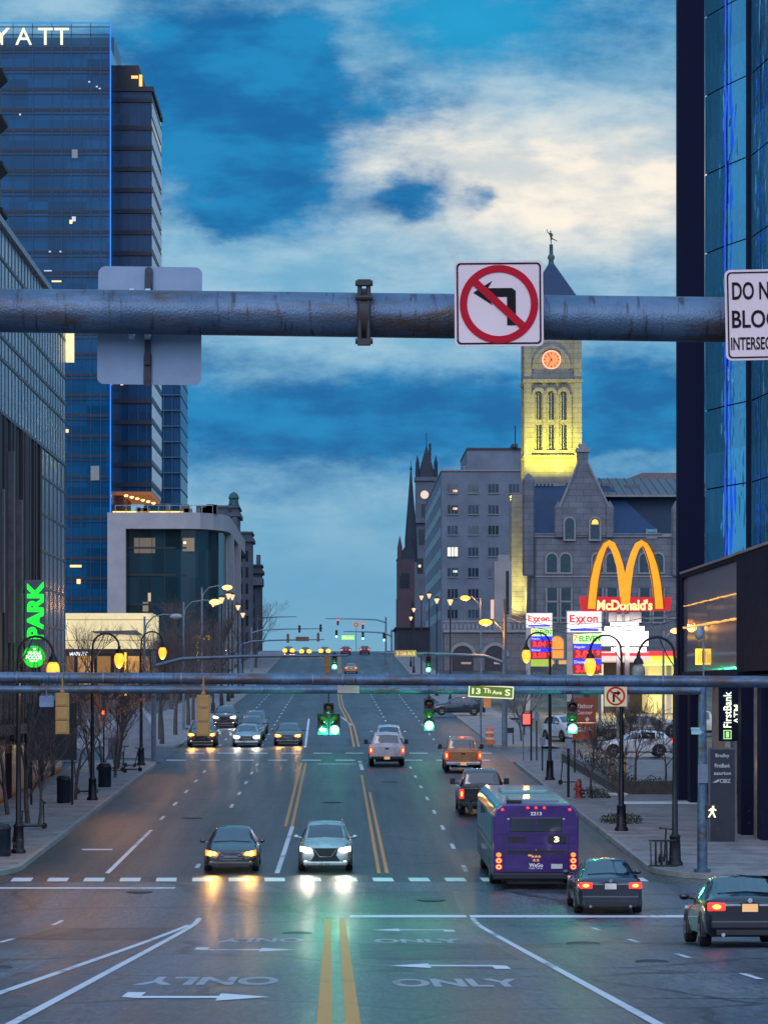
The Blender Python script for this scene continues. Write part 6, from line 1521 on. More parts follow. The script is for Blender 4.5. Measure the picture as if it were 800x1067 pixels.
# projecting glazed box over the entrance
xo = px2x(712,100.6); ya_, yb_ = 86.6, 100.6; za, zb_ = .86, 5.15
BOXG = glass_mat('box_glass', (.42,.31,.33), .06, .12, .6, .10, .12, (2.4,4.3), .4)
mb = MB(); mb.quad((xo+.02,ya_,za),(xo+.02,yb_,za),(xo+.02,yb_,zb_),(xo+.02,ya_,zb_)); mb.build('box_glazing', BOXG, t, recalc=False)
for zl_, e_ in ((3.85,.03),(2.86,.06)):
    rnd = random.Random(int(zl_*10)); mb = MB(); n_ = 40; mb.tube([(xo-.02,lerp(ya_+.2,yb_-.2,i/n_),zl_+rnd.uniform(-.02,.02)) for i in range(n_+1)],[rnd.uniform(.3,1.0)*e_ for i in range(n_+1)],5); mb.build('glow_line', E('glow_gold', (1,.50,.10), .95), t)  # glowing lines added on the glazing for gold lights seen in it
one('box_frame', DKB, t, (xo-.10,xo+.5,ya_-.2,yb_+.1,zb_,zb_+.16),(xo-.10,xo+.5,ya_-.2,yb_+.1,za-.25,za),(xo-.10,xo+.3,yb_,yb_+.25,za,zb_),(xo-.10,xo+.5,ya_-.25,ya_,za,zb_))
one('box_coping', M('coping_pale', (.28,.22,.22), .5), t, (xo-.16,xo+.4,ya_-.2,yb_+.12,zb_+.165,zb_+.26))
one('box_body', DKB, t, (xo+.05,36,ya_-.25,yb_+.2,za-.25,zb_+.14))
one('upper_wing', M('wing_dark', (.006,.007,.026), .7, spec=.15), t, (px2x(770,85),36,78,85.6,py2z(700,85),py2z(578,85)))
one('wing_trim', M('coping_pale', (.28,.22,.22), .5), t, (px2x(770,85)-.06,36,77.9,85.7,py2z(578,85)+.01,py2z(578,85)+.12))
one('soffit', M('soffit_dark', (.03,.02,.03), .6), t, (xo+.05,36,78,yb_,za-.5,za-.26))
gz = G(90)+.14
one('ground_wall', M('lobby_dark', (.012,.012,.022), .25), t, (xo+3.2,36,80,yb_+6,G(80)-.2,za-.51))
for (px,Y,w_) in ((707,99.5,.55),(719,98.0,.40),(772,83.0,.62),(793,81.0,.75)):
    X = px2x(px,Y); one('pier', DKB, t, (X,X+w_,Y,Y+.8,G(Y)-.1,za-.3))
for (px,Y) in ((742,94.0),(764.5,92.0),(786,82.2)):
    X = px2x(px,Y); one('pale_mullion', M('mullion_warm', (.20,.17,.17), .5), t, (X,X+.12,Y,Y+.15,G(Y),za-.3))
one('lobby_glow', M('lobby_panel', (.10,.085,.08), .5, emit=(1,.75,.5), es=.035), t, (px2x(747,93),px2x(757,93),93.4,93.5,G(93)+1.6,za-.6))
mb = MB(); mb.ball((px2x(783,84), 81.9, py2z(796,84)),(.13,.08,.09),8,5); mb.build('wall_lamp', E('wall_lamp', (1,.75,.35), 8), t)
one('box_sign', E('amber_box', (1,.60,.04), 1.7), t, (px2x(728,96)-.25,px2x(745,96)-.25,95.2,95.4,py2z(693,96),py2z(676.5,96)))
mb = MB(); X0 = px2x(728,96)-.25
for i in range(8): mb.bb(X0+.07+i*.085,X0+.095+i*.085,95.185,95.199,py2z(691,96),py2z(678.5,96)+(.0 if i%3 else -.15))
mb.build('box_sign_stripes', M('stripe_brown', (.14,.06,.01), .6), t)
# bank sign: vertical lettering
ATM = E('bank_letter', (.80,1.0,.62), 1.5); Ys = 84.0
bs = thing('bank_sign', 'vertical pale lettered bank machine sign on the dark wall', 'sign', (px2x(759.5,Ys),Ys-.2,py2z(745,Ys)))
one('panel', DKB, bs, (-.42,.75,.0,.15,-1.0,1.05))
text_part('lettering', 'FirstBank', ATM, bs, (-.10,-.02,.20), .30, 1.36, .02, bold=.01, rot=PI/2)
text_part('lettering', 'ATM', ATM, bs, (.26,-.02,.02), .24, .72, .02, bold=.01, rot=PI/2)
mb = MB(); mb.loop_strip([(-.25,-.92),(.05,-.92),(.05,-.58),(-.25,-.58)],[(-.22,-.89),(.02,-.89),(.02,-.61),(-.22,-.61)],-.03,-.005,'y'); mb.bb(-.16,-.04,-.03,-.005,-.86,-.64); mb.build('emblem', E('bank_emblem', (.45,.9,.3), .9), bs)
# tenant totem
Ys = 80.5
ts = thing('tenant_board', 'tall dark tenant directory board before the lobby', 'sign', (px2x(752.5,Ys),Ys,G(Ys)+.14)); kk = F/Ys; H_ = 96/kk
one('panel', M('totem_face', (.020,.022,.034), .3), ts, (-.44,.44,0,.3,0,H_))
one('edge', M('totem_edge', (.10,.10,.12), .4, .4), ts, (-.50,-.445,-.02,.32,0,H_+.06),(.445,.50,-.02,.32,0,H_+.06),(-.44,.44,-.02,.32,H_+.003,H_+.06))
TL = M('totem_letter', (.45,.46,.48), .5, emit=(1,1,1), es=.03)
for (tx,py,wd_,h_) in (('Bradley',787,.50,.17),('FirstBank',797,.56,.14),('asurion',805,.62,.12),('CBIZ',813,.40,.14)): text_part('lettering', tx, TL, ts, (.0 if tx!='CBIZ' else .1,-.015,py2z(py+1,Ys)-G(Ys)-.14), h_, wd_, .01, bold=.015)
mb = MB(); z = py2z(814,Ys)-G(Ys)-.14; mb.prism([(-.36,z-.06),(-.12,z+.07),(-.12,z-.0),(-.22,z-.06)],-.02,-.002,'y'); mb.build('logo', TL, ts)

# (6) price signs and burger sign
def price_sign(label, px, Y, big=False):
    W_ = 2.45; root = thing('price_sign', label, 'sign', (px2x(px,Y),Y,G(Y))); k = F/Y
    zt = py2z(637 if big else 639, Y)-G(Y); hb = 1.50 if big else 1.36
    WP = E('sign_white_lit', (1,.96,.90), .70); mb = MB(); mb.bb(-W_/2,W_/2,-.12,.12,zt-hb,zt); mb.build('brand_panel', WP, root, bevel=.03)
    mb = MB(); mb.loop_strip([(-W_/2-.05,zt-hb-.05),(W_/2+.05,zt-hb-.05),(W_/2+.05,zt+.05),(-W_/2-.05,zt+.05)],[(-W_/2+.02,zt-hb+.02),(W_/2-.02,zt-hb+.02),(W_/2-.02,zt-.02),(-W_/2+.02,zt-.02)],-.14,.14,'y'); mb.build('panel_frame', M('sign_frame_grey', (.30,.30,.31), .5), root)
    RL = E('sign_red_lit', (.75,.02,.03), .8)
    text_part('lettering', 'E', RL, root, (-.86,-.14,zt-.52), .52, .36, .02, bold=.03); text_part('lettering', 'xx', RL, root, (-.26,-.14,zt-.60), .44, .72, .02, bold=.02); text_part('lettering', 'on', RL, root, (.56,-.14,zt-.58), .40, .80, .02, bold=.03)
    mb = MB(); mb.prism([(-.52,zt-1.0),(-.43,zt-1.0),(.08,zt-.36),(-.01,zt-.36)],-.15,-.121,'y'); mb.build('emblem_stroke', RL, root)
    BL_ = E('sign_blue_lit', (.01,.02,.85), 1.3); one('blue_line', BL_, root, (-1.0,1.0,-.135,-.121,zt-hb+.10,zt-hb+.26))
    z = zt-hb-.07
    one('store_panel', E('sign_lime_lit', (.75,1,.45), .8), root, (-W_/2+.45,W_/2,-.11,.11,z-.72,z)); SG = E('sign_green_lit', (.02,.42,.04), .8)
    text_part('lettering', '7', E('sign_orange_lit', (1,.25,.03), .9), root, (-.62,-.13,z-.36), .46, .28, .02, bold=.02); text_part('lettering', 'ELEVEN', SG, root, (.38,-.13,z-.37), .42, 1.50, .02, bold=.04)
    z -= .75; RD = E('digit_red', (1,.02,.03), 2.0)
    for i, (lab, val) in enumerate((('Regular','3.04'),('Diesel','3.03'))):
        one('grade_panel', BL_, root, (-W_/2+.45,W_/2,-.11,.11,z-.38,z)); text_part('lettering', lab, WP, root, (-.30,-.125,z-.22), .20, .80, .01)
        one('price_panel', M('price_black', (.10,.008,.012), .4, emit=(1,.02,.03), es=.25), root, (-W_/2+.45,W_/2,-.10,.10,z-1.03,z-.39)); text_part('price_digits', val, RD, root, (.02,-.115,z-.71), .50, 1.25, .02, bold=.05); text_part('price_digits', '9', RD, root, (.98,-.115,z-.64), .34, .24, .02, bold=.04)
        z -= 1.05
    one('foot_panel', E('sign_lime2', (.45,.62,.06), .5), root, (-W_/2+.45,W_/2,-.1,.1,z-.7,z-.03))
    one('post', M('pylon_pale', (.36,.34,.34), .5), root, (-W_/2,-W_/2+.40,-.15,.15,0,zt-hb-.03)); one('post', M('pylon_grey', (.12,.12,.13), .5), root, (W_/2-.2,W_/2-.02,-.08,.08,0,z-.71))
    return root
price_sign('smaller fuel price sign, left of the two', 561.5, 206); price_sign('bigger fuel price sign under the burger sign', 608.5, 156, True)
Ym = 152.0; km = F/Ym
t = thing('burger_sign', 'golden twin-arch burger sign with red banner on a pole', 'sign', (px2x(650.5,Ym),Ym,G(Ym))); gz = G(Ym)
def Q(px, py): return ((px-650.5)/km, py2z(py,Ym)-gz)
GOLD = E('arch_gold', (1.0,.36,.004), .80); mb = MB()
outer = [(611,635),(612.5,615),(617,592),(622,577),(627,567),(633,562),(639,564),(645,575),(650.5,590)]
inner = [(620.5,635),(622,613),(625.5,592),(629.5,576),(632,569.5),(634,568.5),(637.5,573),(642,590),(645.8,612)]
poly = [Q(*p) for p in outer] + [Q(2*651-p[0],p[1]) for p in reversed(outer[:-1])]
inr = [Q(2*651-p[0],p[1]) for p in inner]
inl = [Q(*p) for p in inner]
# arch ribbons as thick quads: left leg pair and right leg pair
def ribbon(a, b_):
    for i in range(len(a)-1):
        mb.prism([a[i],a[i+1],b_[i+1],b_[i]], -.32, .32, 'y')
oL = [Q(*p) for p in ((611,634.5),(612,622),(614,605),(617.5,589),(622,576),(627.5,566),(633.5,562.5))]
iL = [Q(*p) for p in ((620.5,634.5),(621.5,621),(623.5,604),(626.5,588),(629.8,577),(632,571),(633.8,569.5))]
oR = [Q(*p) for p in ((633.5,562.5),(640,566),(644.5,575.5),(648.5,588),(651,600),(651,612),(651,630))]
iR = [Q(*p) for p in ((633.8,569.5),(636.5,572),(639.5,580),(642.3,590),(644,602),(645.5,615),(646.5,630))]
mir = lambda L_: [(2*Q(651,0)[0]-p[0], p[1]) for p in L_]
ribbon(oL,iL); ribbon(oR,iR); ribbon(mir(oL),mir(iL)); ribbon(mir(oR),mir(iR)); mb.build('arches', GOLD, t)
mb = MB(); 
for L_ in (oL, mir(oL), iL, mir(iL)):
    mb.tube([(p[0],-.34,p[1]) for p in L_], .05, 5)
mb.build('arch_outline', M('arch_edge', (.28,.10,.005), .5), t)
RB = E('banner_red', (.62,.008,.018), .62); mb = MB(); mb.prism([Q(603.5,622),Q(699.5,622.5),Q(697.5,636.5),Q(605.5,637)], -.28, .28, 'y'); mb.build('banner', RB, t)
text_part('lettering', "McDonald's", E('banner_letter', (1,.74,.30), 1.0), t, (Q(651,630)[0]-.05,-.30,Q(0,630.5)[1]), .74, 58/km, .03, bold=.035)
mb = MB(); mb.bb(-.55,-.20,-.2,.2,0,Q(0,640)[1]); mb.bb(.02,.32,-.2,.2,0,Q(0,640)[1]); mb.build('pole', M('pole_grey_warm', (.20,.17,.17), .5), t)
mb = MB(); a = Q(650,648); mb.bb(Q(636,0)[0],Q(665,0)[0],-.15,.15,Q(0,652)[1],Q(0,649)[1]); mb.bb(Q(630,0)[0],Q(671,0)[0],-.15,.15,Q(0,657)[1],Q(0,653)[1]); mb.bb(Q(627,0)[0],Q(675,0)[0],-.2,.2,Q(0,673)[1],Q(0,658)[1]); mb.bb(Q(637,0)[0],Q(673,0)[0],-.15,.15,Q(0,679)[1],Q(0,675)[1])
mb.build('message_board', E('board_white', (1,.88,.84), 3.0), t)
one('board_frame', M('pole_grey_warm', (.20,.17,.17), .5), t, (Q(626,0)[0],Q(676,0)[0],-.10,.25,Q(0,680.5)[1],Q(0,679.2)[1]),(Q(634,0)[0],Q(668,0)[0],.0,.2,Q(0,648.8)[1],Q(0,638)[1]))
ld = bpy.data.lights.new('board_light', 'AREA'); ld.energy = 160; ld.size = 3; ld.color = (1,.95,.92); lo = bpy.data.objects.new('board_light', ld); COL.objects.link(lo); lo.parent = t; lo.location = (0,-.6,Q(0,666)[1]); lo.rotation_euler = (R(90),0,0)
# fuel canopy and shop behind
t = tower('fuel_canopy', 'lit fuel station canopy with red and yellow band', 'canopy', (0,196,0)); kc = F/196
xa, xb = px2x(625,196), px2x(730,196); one('fascia', E('canopy_red', (.85,.03,.035), .85), t, (xa,xb,0,14,py2z(683.5,196),py2z(678.5,196)))
one('yellow_band', E('canopy_yellow', (1,.62,.03), .9), t, (px2x(678,196),xb,-.05,13.9,py2z(688,196),py2z(683.6,196))); one('white_band', E('canopy_white', (1,.75,.65), .5), t, (xa,px2x(677.5,196),-.04,13.9,py2z(689,196),py2z(683.6,196))); one('lime_band', E('canopy_lime', (.75,.95,.2), .7), t, (px2x(678,196),xb,-.04,13.9,py2z(693,196),py2z(688.1,196)))
one('lit_wall', E('wall_cream', (.95,.78,.30), .45), t, (px2x(682,196),xb,4,13,G(196),py2z(693.1,196))); one('dark_wall', M('shop_wall', (.06,.05,.05), .7), t, (xa,px2x(681.8,196),8,13,G(196),py2z(689.2,196)))
mb = MB()
for px in (628,700): mb.bb(px2x(px,196),px2x(px,196)+.4,3,3.4,G(196),py2z(689.3,196))
mb.build('column', STONEP, t)
ld = bpy.data.lights.new('canopy_light', 'AREA'); ld.energy = 2500; ld.size = 10; ld.color = (1,.85,.5); lo = bpy.data.objects.new('canopy_light', ld); COL.objects.link(lo); lo.parent = t; lo.location = (px2x(665,196),-2,py2z(692,196)); lo.rotation_euler = (0,0,0)

# (7) clock tower and stone station
Yt = 373.0; kt = F/Yt
TST = brick_mat('tower_stone', (.23,.225,.20), (.27,.26,.235), (.15,.15,.14), .5, .9, .42)
t = tower('clock_tower', 'square stone clock tower lit yellow from below', 'tower', (0,Yt,0))
xa, xb = px2x(546,Yt), px2x(606,Yt); ze = py2z(318,Yt); zg = 3.0; W_ = xb-xa
zt2 = lambda py: py2z(py,Yt); X = lambda px: px2x(px,Yt)
# shaft with recessed front panel: corner piers proud of the wall
one('wall', TST, t, (xa+.6,xb-.6,.45,W_-.45,zg,ze-.6))
each('corner_pier', TST, t, (xa,X(553.5),0,1.4,zg,ze-.6),(X(598),xb,0,1.4,zg,ze-.6),(xa,xa+1.4,W_-1.4,W_,zg,ze-.6),(xb-1.4,xb,W_-1.4,W_,zg,ze-.6))
each('string_course', TST, t, (xa-.15,xb+.15,-.2,W_+.2,zt2(398),zt2(395)),(xa-.1,xb+.1,-.12,W_+.1,zt2(476),zt2(474)),(xa-.3,xb+.3,-.35,W_+.3,ze-.6,ze))
mb = MB()
for c_ in (561,574,587):      # arched heads over the three bays
    pts_o = [(X(c_)+math.cos(R(a))*1.12, zt2(411)+math.sin(R(a))*1.25) for a in range(0,181,15)]; pts_i = [(X(c_)+math.cos(R(a))*.62, zt2(411)+math.sin(R(a))*.62) for a in range(0,181,15)]
    for i in range(12): mb.prism([pts_o[i],pts_o[i+1],pts_i[i+1],pts_i[i]], .05, .47, 'y')
for c_ in (554.5,567.5,580.5,593.5): mb.bb(X(c_)-.32,X(c_)+.32,.10,.47,zt2(470),zt2(411))
mb.build('arcade', TST, t)
for c_ in (561,574,587):
    for (pa,pb,arch) in ((437,411,True),(468,443,False)):
        mb = MB(); w2 = .50
        pl = [(X(c_)-w2,zt2(pa)),(X(c_)+w2,zt2(pa)),(X(c_)+w2,zt2(pb))]+([(X(c_)+math.cos(R(a))*w2, zt2(pb)+math.sin(R(a))*w2) for a in range(15,180,15)] if arch else [])+[(X(c_)-w2,zt2(pb))]
        mb.prism(pl, .36, .44, 'y'); wn = mb.build('window', WDK, t)
        one('mullion', M('tower_mullion', (.25,.25,.23), .6), wn, (X(c_)-w2,X(c_)-w2+.14,.30,.355,zt2(pa),zt2(pb)),(X(c_)-.05,X(c_)+.05,.31,.355,zt2(pa),zt2(pb)+.3))
    one('sill', TST, t, (X(c_)-.7,X(c_)+.7,.05,.44,zt2(471.5),zt2(469)))
# blind arch round the clock
mb = MB(); co = [(X(574.5)+math.cos(R(a))*3.3, zt2(384)+math.sin(R(a))*3.9) for a in range(0,181,10)]; ci = [(X(574.5)+math.cos(R(a))*2.85, zt2(384)+math.sin(R(a))*3.4) for a in range(0,181,10)]
for i in range(18): mb.prism([co[i],co[i+1],ci[i+1],ci[i]], .2, .47, 'y')
mb.build('blind_arch', TST, t)
zc = zt2(374.5); xc = X(574.5); r = 9.2/kt
mb = MB(); mb.lathe((xc,.30,zc),[(r,.15),(r,0),(0,0)],32,'y'); ck = mb.build('clock_face', E('clock_orange', (1.0,.20,.06), 1.05), t, smooth=40)
mb = MB(); mb.loop_strip([(xc+math.cos(2*PI*i/32)*r*1.08, zc+math.sin(2*PI*i/32)*r*1.08) for i in range(32)],[(xc+math.cos(2*PI*i/32)*r*.93, zc+math.sin(2*PI*i/32)*r*.93) for i in range(32)],.22,.299,'y'); mb.build('clock_rim', E('clock_pink', (1,.45,.35), .8), ck)
mb = MB()
for i in range(12):
    a = 2*PI*i/12; c_, s_ = math.cos(a), math.sin(a); mb.prism([(xc+c_*r*u-s_*v, zc+s_*r*u+c_*v) for u, v in ((.66,-.07),(.90,-.07),(.90,.07),(.66,.07))], .23, .296, 'y')
for (a, ln, wd_) in ((R(118),.85,.07),(R(238),.60,.09)):
    c_, s_ = math.cos(a), math.sin(a); mb.prism([(xc+c_*r*u-s_*v, zc+s_*r*u+c_*v) for u, v in ((-.12,-wd_),(ln,-wd_*.6),(ln,wd_*.6),(-.12,wd_))], .20, .228, 'y')
mb.build('clock_hands', M('clock_black', (.03,.015,.012), .5), ck)
SLATE = M('slate_blue', (.008,.030,.085), .55, var=.25, scale=1.2)
mb = MB(); zr0, zr1 = ze, zt2(271); cx_, cy_ = (xa+xb)/2, W_/2; hw = W_/2+.25
mb.add([(cx_-hw,cy_-hw,zr0),(cx_+hw,cy_-hw,zr0),(cx_+hw,cy_+hw,zr0),(cx_-hw,cy_+hw,zr0)]+[(cx_+sx*.45,cy_+sy*.45,zr1) for sx,sy in ((-1,-1),(1,-1),(1,1),(-1,1))], [(0,1,5,4),(1,2,6,5),(2,3,7,6),(3,0,4,7),(4,5,6,7),(3,2,1,0)])
mb.build('roof', SLATE, t)
mb = MB(); mb.lathe((cx_,cy_,zr1),[(.55,-.3),(.40,.6),(.62,1.0),(.55,1.4),(.34,1.6),(.30,3.2),(.36,3.3)],12); mb.build('finial', M('verdigris', (.04,.11,.10), .6), t, smooth=40)
zf = zr1+3.3
# statue: a running messenger, one arm raised
s = thing('statue', 'dark bronze running figure with raised arm on the tower tip', 'statue', (cx_,Yt+cy_,zf), (0,0,R(0))); s['near'] = cy_; s['rigid'] = 1
J = {'pel':(0,0,1.05),'chest':(-.06,0,1.62),'neck':(-.10,0,1.80),'head':(-.10,0,2.02),'top':(-.09,0,2.16),'rsh':(-.32,0,1.70),'rel':(-.58,0,1.95),'rha':(-.66,0,2.40),'lsh':(.14,0,1.66),'lel':(.26,.12,1.36),'lha':(.12,-.2,1.2),
     'rhip':(-.02,-.1,.98),'rkn':(-.06,-.1,.52),'ran':(.02,-.08,.08),'rto':(-.14,-.1,.02),'lhip':(.05,.1,.98),'lkn':(.42,.1,.80),'lan':(.85,.1,.62),'lto':(.86,.1,.44)}
RR = {'pel':.16,'chest':.20,'neck':.07,'head':.12,'top':.09,'rsh':.09,'rel':.065,'rha':.045,'lsh':.09,'lel':.065,'lha':.045,'rhip':.13,'rkn':.085,'ran':.055,'rto':.04,'lhip':.13,'lkn':.085,'lan':.055,'lto':.04}
names = list(J); eds = [('pel','chest'),('chest','neck'),('neck','head'),('head','top'),('chest','rsh'),('rsh','rel'),('rel','rha'),('chest','lsh'),('lsh','lel'),('lel','lha'),('pel','rhip'),('rhip','rkn'),('rkn','ran'),('ran','rto'),('pel','lhip'),('lhip','lkn'),('lkn','lan'),('lan','lto')]
me = bpy.data.meshes.new('body'); me.from_pydata([tuple(q*1.12 for q in J[n]) for n in names], [(names.index(a), names.index(b_)) for a, b_ in eds], [])
bo = bpy.data.objects.new('body', me); COL.objects.link(bo); bo.parent = s
sk = bo.modifiers.new('skin', 'SKIN'); bo.modifiers.new('sub', 'SUBSURF').levels = 1; bo.modifiers['sub'].render_levels = 1
for i, n in enumerate(names): me.skin_vertices[0].data[i].radius = (RR[n]*1.1, RR[n]*1.1)
me.skin_vertices[0].data[0].use_root = True
me.materials.append(M('statue_bronze', (.045,.04,.045), .5, .4))
# uplights on the tower
def uplight(x, y, z, tx, ty, tz, power, size=60, col=(1,.86,.06)):
    ld = bpy.data.lights.new('uplight', 'SPOT'); ld.energy = power; ld.color = col; ld.spot_size = R(size); ld.spot_blend = .8; ld.shadow_soft_size = .3
    o = bpy.data.objects.new('uplight', ld); COL.objects.link(o); o.location = (x,y,z); o.rotation_euler = (Vector((x,y,z))-Vector((tx,ty,tz))).to_track_quat('Z','Y').to_euler(); o['near'] = y-Yt; o['rigid'] = 1; return o
for px in (558,574,590): uplight(X(px), Yt-6.5, zt2(500), X(px), Yt+.3, zt2(450), 9000, 100)
uplight(xa-3.0, Yt+2, zt2(660), xa, Yt+2, zt2(560), 9000, 90, (1,.84,.22)); uplight(xa-2.5, Yt-2.5, zt2(652), xa+.5, Yt+.5, zt2(580), 8000, 90, (1,.84,.22)); uplight(xa-3.5, Yt+4, zt2(525), xa, Yt+5, zt2(460), 9000, 90)
uplight(X(540), Yt-3.0, zt2(640), X(549), Yt, zt2(540), 8000, 70, (1,.84,.22))
one('buttress', TST, t, (X(533),X(545.9),.5,9,zg,zt2(515)))

# station hall
Yh = 362.0; kh = F/Yh; X = lambda px: px2x(px,Yh); Z = lambda py: py2z(py,Yh)
t = tower('station_hall', 'grey stone station with steep slate roofs behind the burger sign', 'building', (0,Yh,0))
HST = brick_mat('hall_stone', (.140,.150,.175), (.175,.185,.21), (.095,.10,.12), .5, 1.2, .5); zg = 3
TRIMS = M('hall_trim', (.24,.23,.24), .8, var=.15)
one('wall', HST, t, (X(553),X(740),0,22,zg,Z(558)))
each('string_course', TRIMS, t, (X(552.5),X(740),-.25,0,Z(559.5),Z(556)),(X(552.8),X(740),-.15,0,Z(601.5),Z(600)),(X(552.8),X(740),-.15,0,Z(645),Z(643)))
mb = MB(); gb = [(X(583),Z(558)),(X(634),Z(558)),(X(634),Z(532)),(X(612.5),Z(487)),(X(612.5),Z(470)),(X(601.5),Z(470)),(X(601.5),Z(487)),(X(583),Z(532))]; mb.prism(gb, -.45, 1.6, 'y'); mb.build('gable', HST, t)
mb = MB()
for (a,b_) in (((580.5,534),(602,483)),((636.5,534),(612,483))): mb.tube([(X(a[0]),-.6,Z(a[1])),(X(b_[0]),-.6,Z(b_[1]))],.22,4)
mb.bb(X(600),X(614),-.7,1.8,Z(471),Z(467)); mb.bb(X(603),X(611),-.6,1.6,Z(467),Z(462.5)); mb.build('gable_coping', TRIMS, t)
for (px,r_,a_,b_,c_) in ((582,.75,560,529,522),(635,.75,560,529,522),(550.5,1.0,600,500,493),(704,.8,600,530,522)):
    mb = MB(); mb.lathe((X(px),-.1,0),[(r_,Z(a_)),(r_,Z(b_)),(.12,Z(c_))],8); mb.build('turret', HST, t)
mb = MB()     # roofs
def hip(xa, xb, ya, yb, ze, zr, xr0, xr1, yr):
    mb.add([(xa,ya,ze),(xb,ya,ze),(xb,yb,ze),(xa,yb,ze),(xr0,yr,zr),(xr1,yr,zr)], [(0,1,5,4),(1,2,5),(2,3,4,5),(3,0,4),(3,2,1,0)])
hip(X(552),X(690),-.4,22.4,Z(557.5),Z(503),X(553),X(640),10); hip(X(566),X(652),1.2,40,Z(557),Z(478),X(607),X(608),22)
mb.build('roof', SLATE, t)
mb = MB(); mb.bb(X(640),X(745),9,24,Z(557),Z(513)); mb.build('attic', M('attic_slate', (.010,.036,.085), .6, var=.2), t)
mb = MB(); mb.add([(X(618),6,Z(512.8)),(X(748),6,Z(512.8)),(X(748),26,Z(488)),(X(622),26,Z(488)),(X(748),40,Z(512.8)),(X(618),40,Z(512.8))],[(0,1,2,3),(3,2,4,5)])
for px in range(628,746,9): mb.cyl((X(px),6,Z(512.3)),(X(px),26,Z(487.6)),.10,n=4)
mb.build('train_roof', M('lead_roof', (.10,.115,.135), .6, .2), t, recalc=False)
one('roof_gutter', M('gutter_pale', (.20,.21,.22), .6), t, (X(618),X(748),5.8,6.3,Z(515.5),Z(513)))
mb = MB(); mb.prism([(X(666),Z(560)),(X(666),Z(485)),(X(695),Z(474)),(X(745),Z(474)),(X(745),Z(560))], 45, 60, 'y'); mb.build('rear_block', M('rear_pink', (.20,.14,.14), .8), t)
for px in (689,697,705): one('window', WDK, t, (X(px)-.4,X(px)+.4,44.9,45,Z(490),Z(483)))
one('rear_box', M('lead_roof', (.10,.115,.135), .6, .2), t, (X(634),X(646),14,18,Z(505),Z(498)),(X(660),X(674),14,18,Z(505),Z(499)))
mb = MB()      # crenellated ridge in front of the tower foot
for px in range(554,582,4): mb.bb(X(px),X(px)+.35,9.8,10.2,Z(503),Z(500))
mb.bb(X(553),X(640),9.9,10.1,Z(504),Z(502.6)); mb.build('ridge_cresting', SLATE, t)
def awin(px, py_b, py_t, wpx, lit=None, arch=True):
    w2 = wpx/kh/2; x_ = X(px); zb2, zt_ = Z(py_b), Z(py_t)-(w2 if arch else 0)
    def outl(g): return [(x_-w2-g,zb2-g),(x_+w2+g,zb2-g),(x_+w2+g,zt_)]+([(x_+math.cos(R(a))*(w2+g), zt_+math.sin(R(a))*(w2+g)) for a in range(15,180,15)] if arch else [])+[(x_-w2-g,zt_)]
    y0 = -.50 if (583 < px < 634 and py_b < 600 and py_t < 575) else -.05
    mb = MB(); mb.loop_strip(outl(.28), outl(0), y0-.16, y0+.08, 'y'); f = mb.build('window', TRIMS, t)
    mb = MB(); mb.prism(outl(0), y0-.06, y0+.04, 'y'); mb.build('pane', lit or M('hall_pane', (.012,.045,.06), .15, var=.3), f)
    one('glazing_bar', M('bar_dark', (.03,.04,.05), .5), f, (x_-w2,x_+w2,y0-.10,y0-.062,lerp(zb2,zt_,.55)-.06,lerp(zb2,zt_,.55)+.06))
awin(593,562,540,9.5); awin(619.5,562,540,9.5)
mb = MB(); mb.add([(X(615.8),-.60,Z(546.5)),(X(623.3),-.60,Z(546.5)),(X(622.3),-.60,Z(542.5)),(X(619.5),-.60,Z(541)),(X(616.8),-.60,Z(542.5))],[(0,1,2,3,4)]); mb.build('lit_pane', E('window_orange', (1,.45,.06), 1.4), t)
for px in (574.8,589,622.5,637,671.5,685.5): awin(px,596.5,577,10.5)
for px in (575,589.5,622,637.5,671.5,686):
    awin(px,626,613,10,None,False); awin(px,648,627.5,10,None,False)
awin(678.5,559.5,551,8,M('pane_pale', (.10,.28,.36), .2),False)
awin(580,686,663,14,E('arch_glow', (1,.33,.03), .75)); awin(573,699,688,8,E('door_glow', (1,.55,.18), .45),False); awin(586,699,688,8,E('door_glow', (1,.55,.18), .45),False)
for px in (612,646): awin(px,690,668,10)
one('downpipe', M('bar_dark', (.03,.04,.05), .5), t, (X(556.5),X(557.5),-.35,-.16,zg,Z(560)))
# terrace wall with arches in front of the hall
Yw = 330.0; X = lambda px: px2x(px,Yw); Z = lambda py: py2z(py,Yw)
t = tower('stone_arcade', 'long stone terrace wall with arches and a balustrade', 'wall', (0,Yw,0)); AST = brick_mat('arcade_stone', (.15,.14,.145), (.18,.17,.17), (.10,.10,.10), .5, 1.2, .5)
zt_ = Z(659); zg = G(Yw)-1
one('wall', AST, t, (X(463),X(549),.6,8,zg,zt_))
for c_, w_ in ((482,22),(516,22)):
    mb = MB(); ro_ = [(X(c_)+math.cos(R(a))*(w_/2/6.97+.5), Z(684)+math.sin(R(a))*(w_/2/6.97+.5)) for a in range(0,181,12)]; ri_ = [(X(c_)+math.cos(R(a))*(w_/2/6.97), Z(684)+math.sin(R(a))*(w_/2/6.97)) for a in range(0,181,12)]
    for i in range(15): mb.prism([ro_[i],ro_[i+1],ri_[i+1],ri_[i]], .35, .62, 'y')
    mb.build('arch_ring', TRIMS, t)
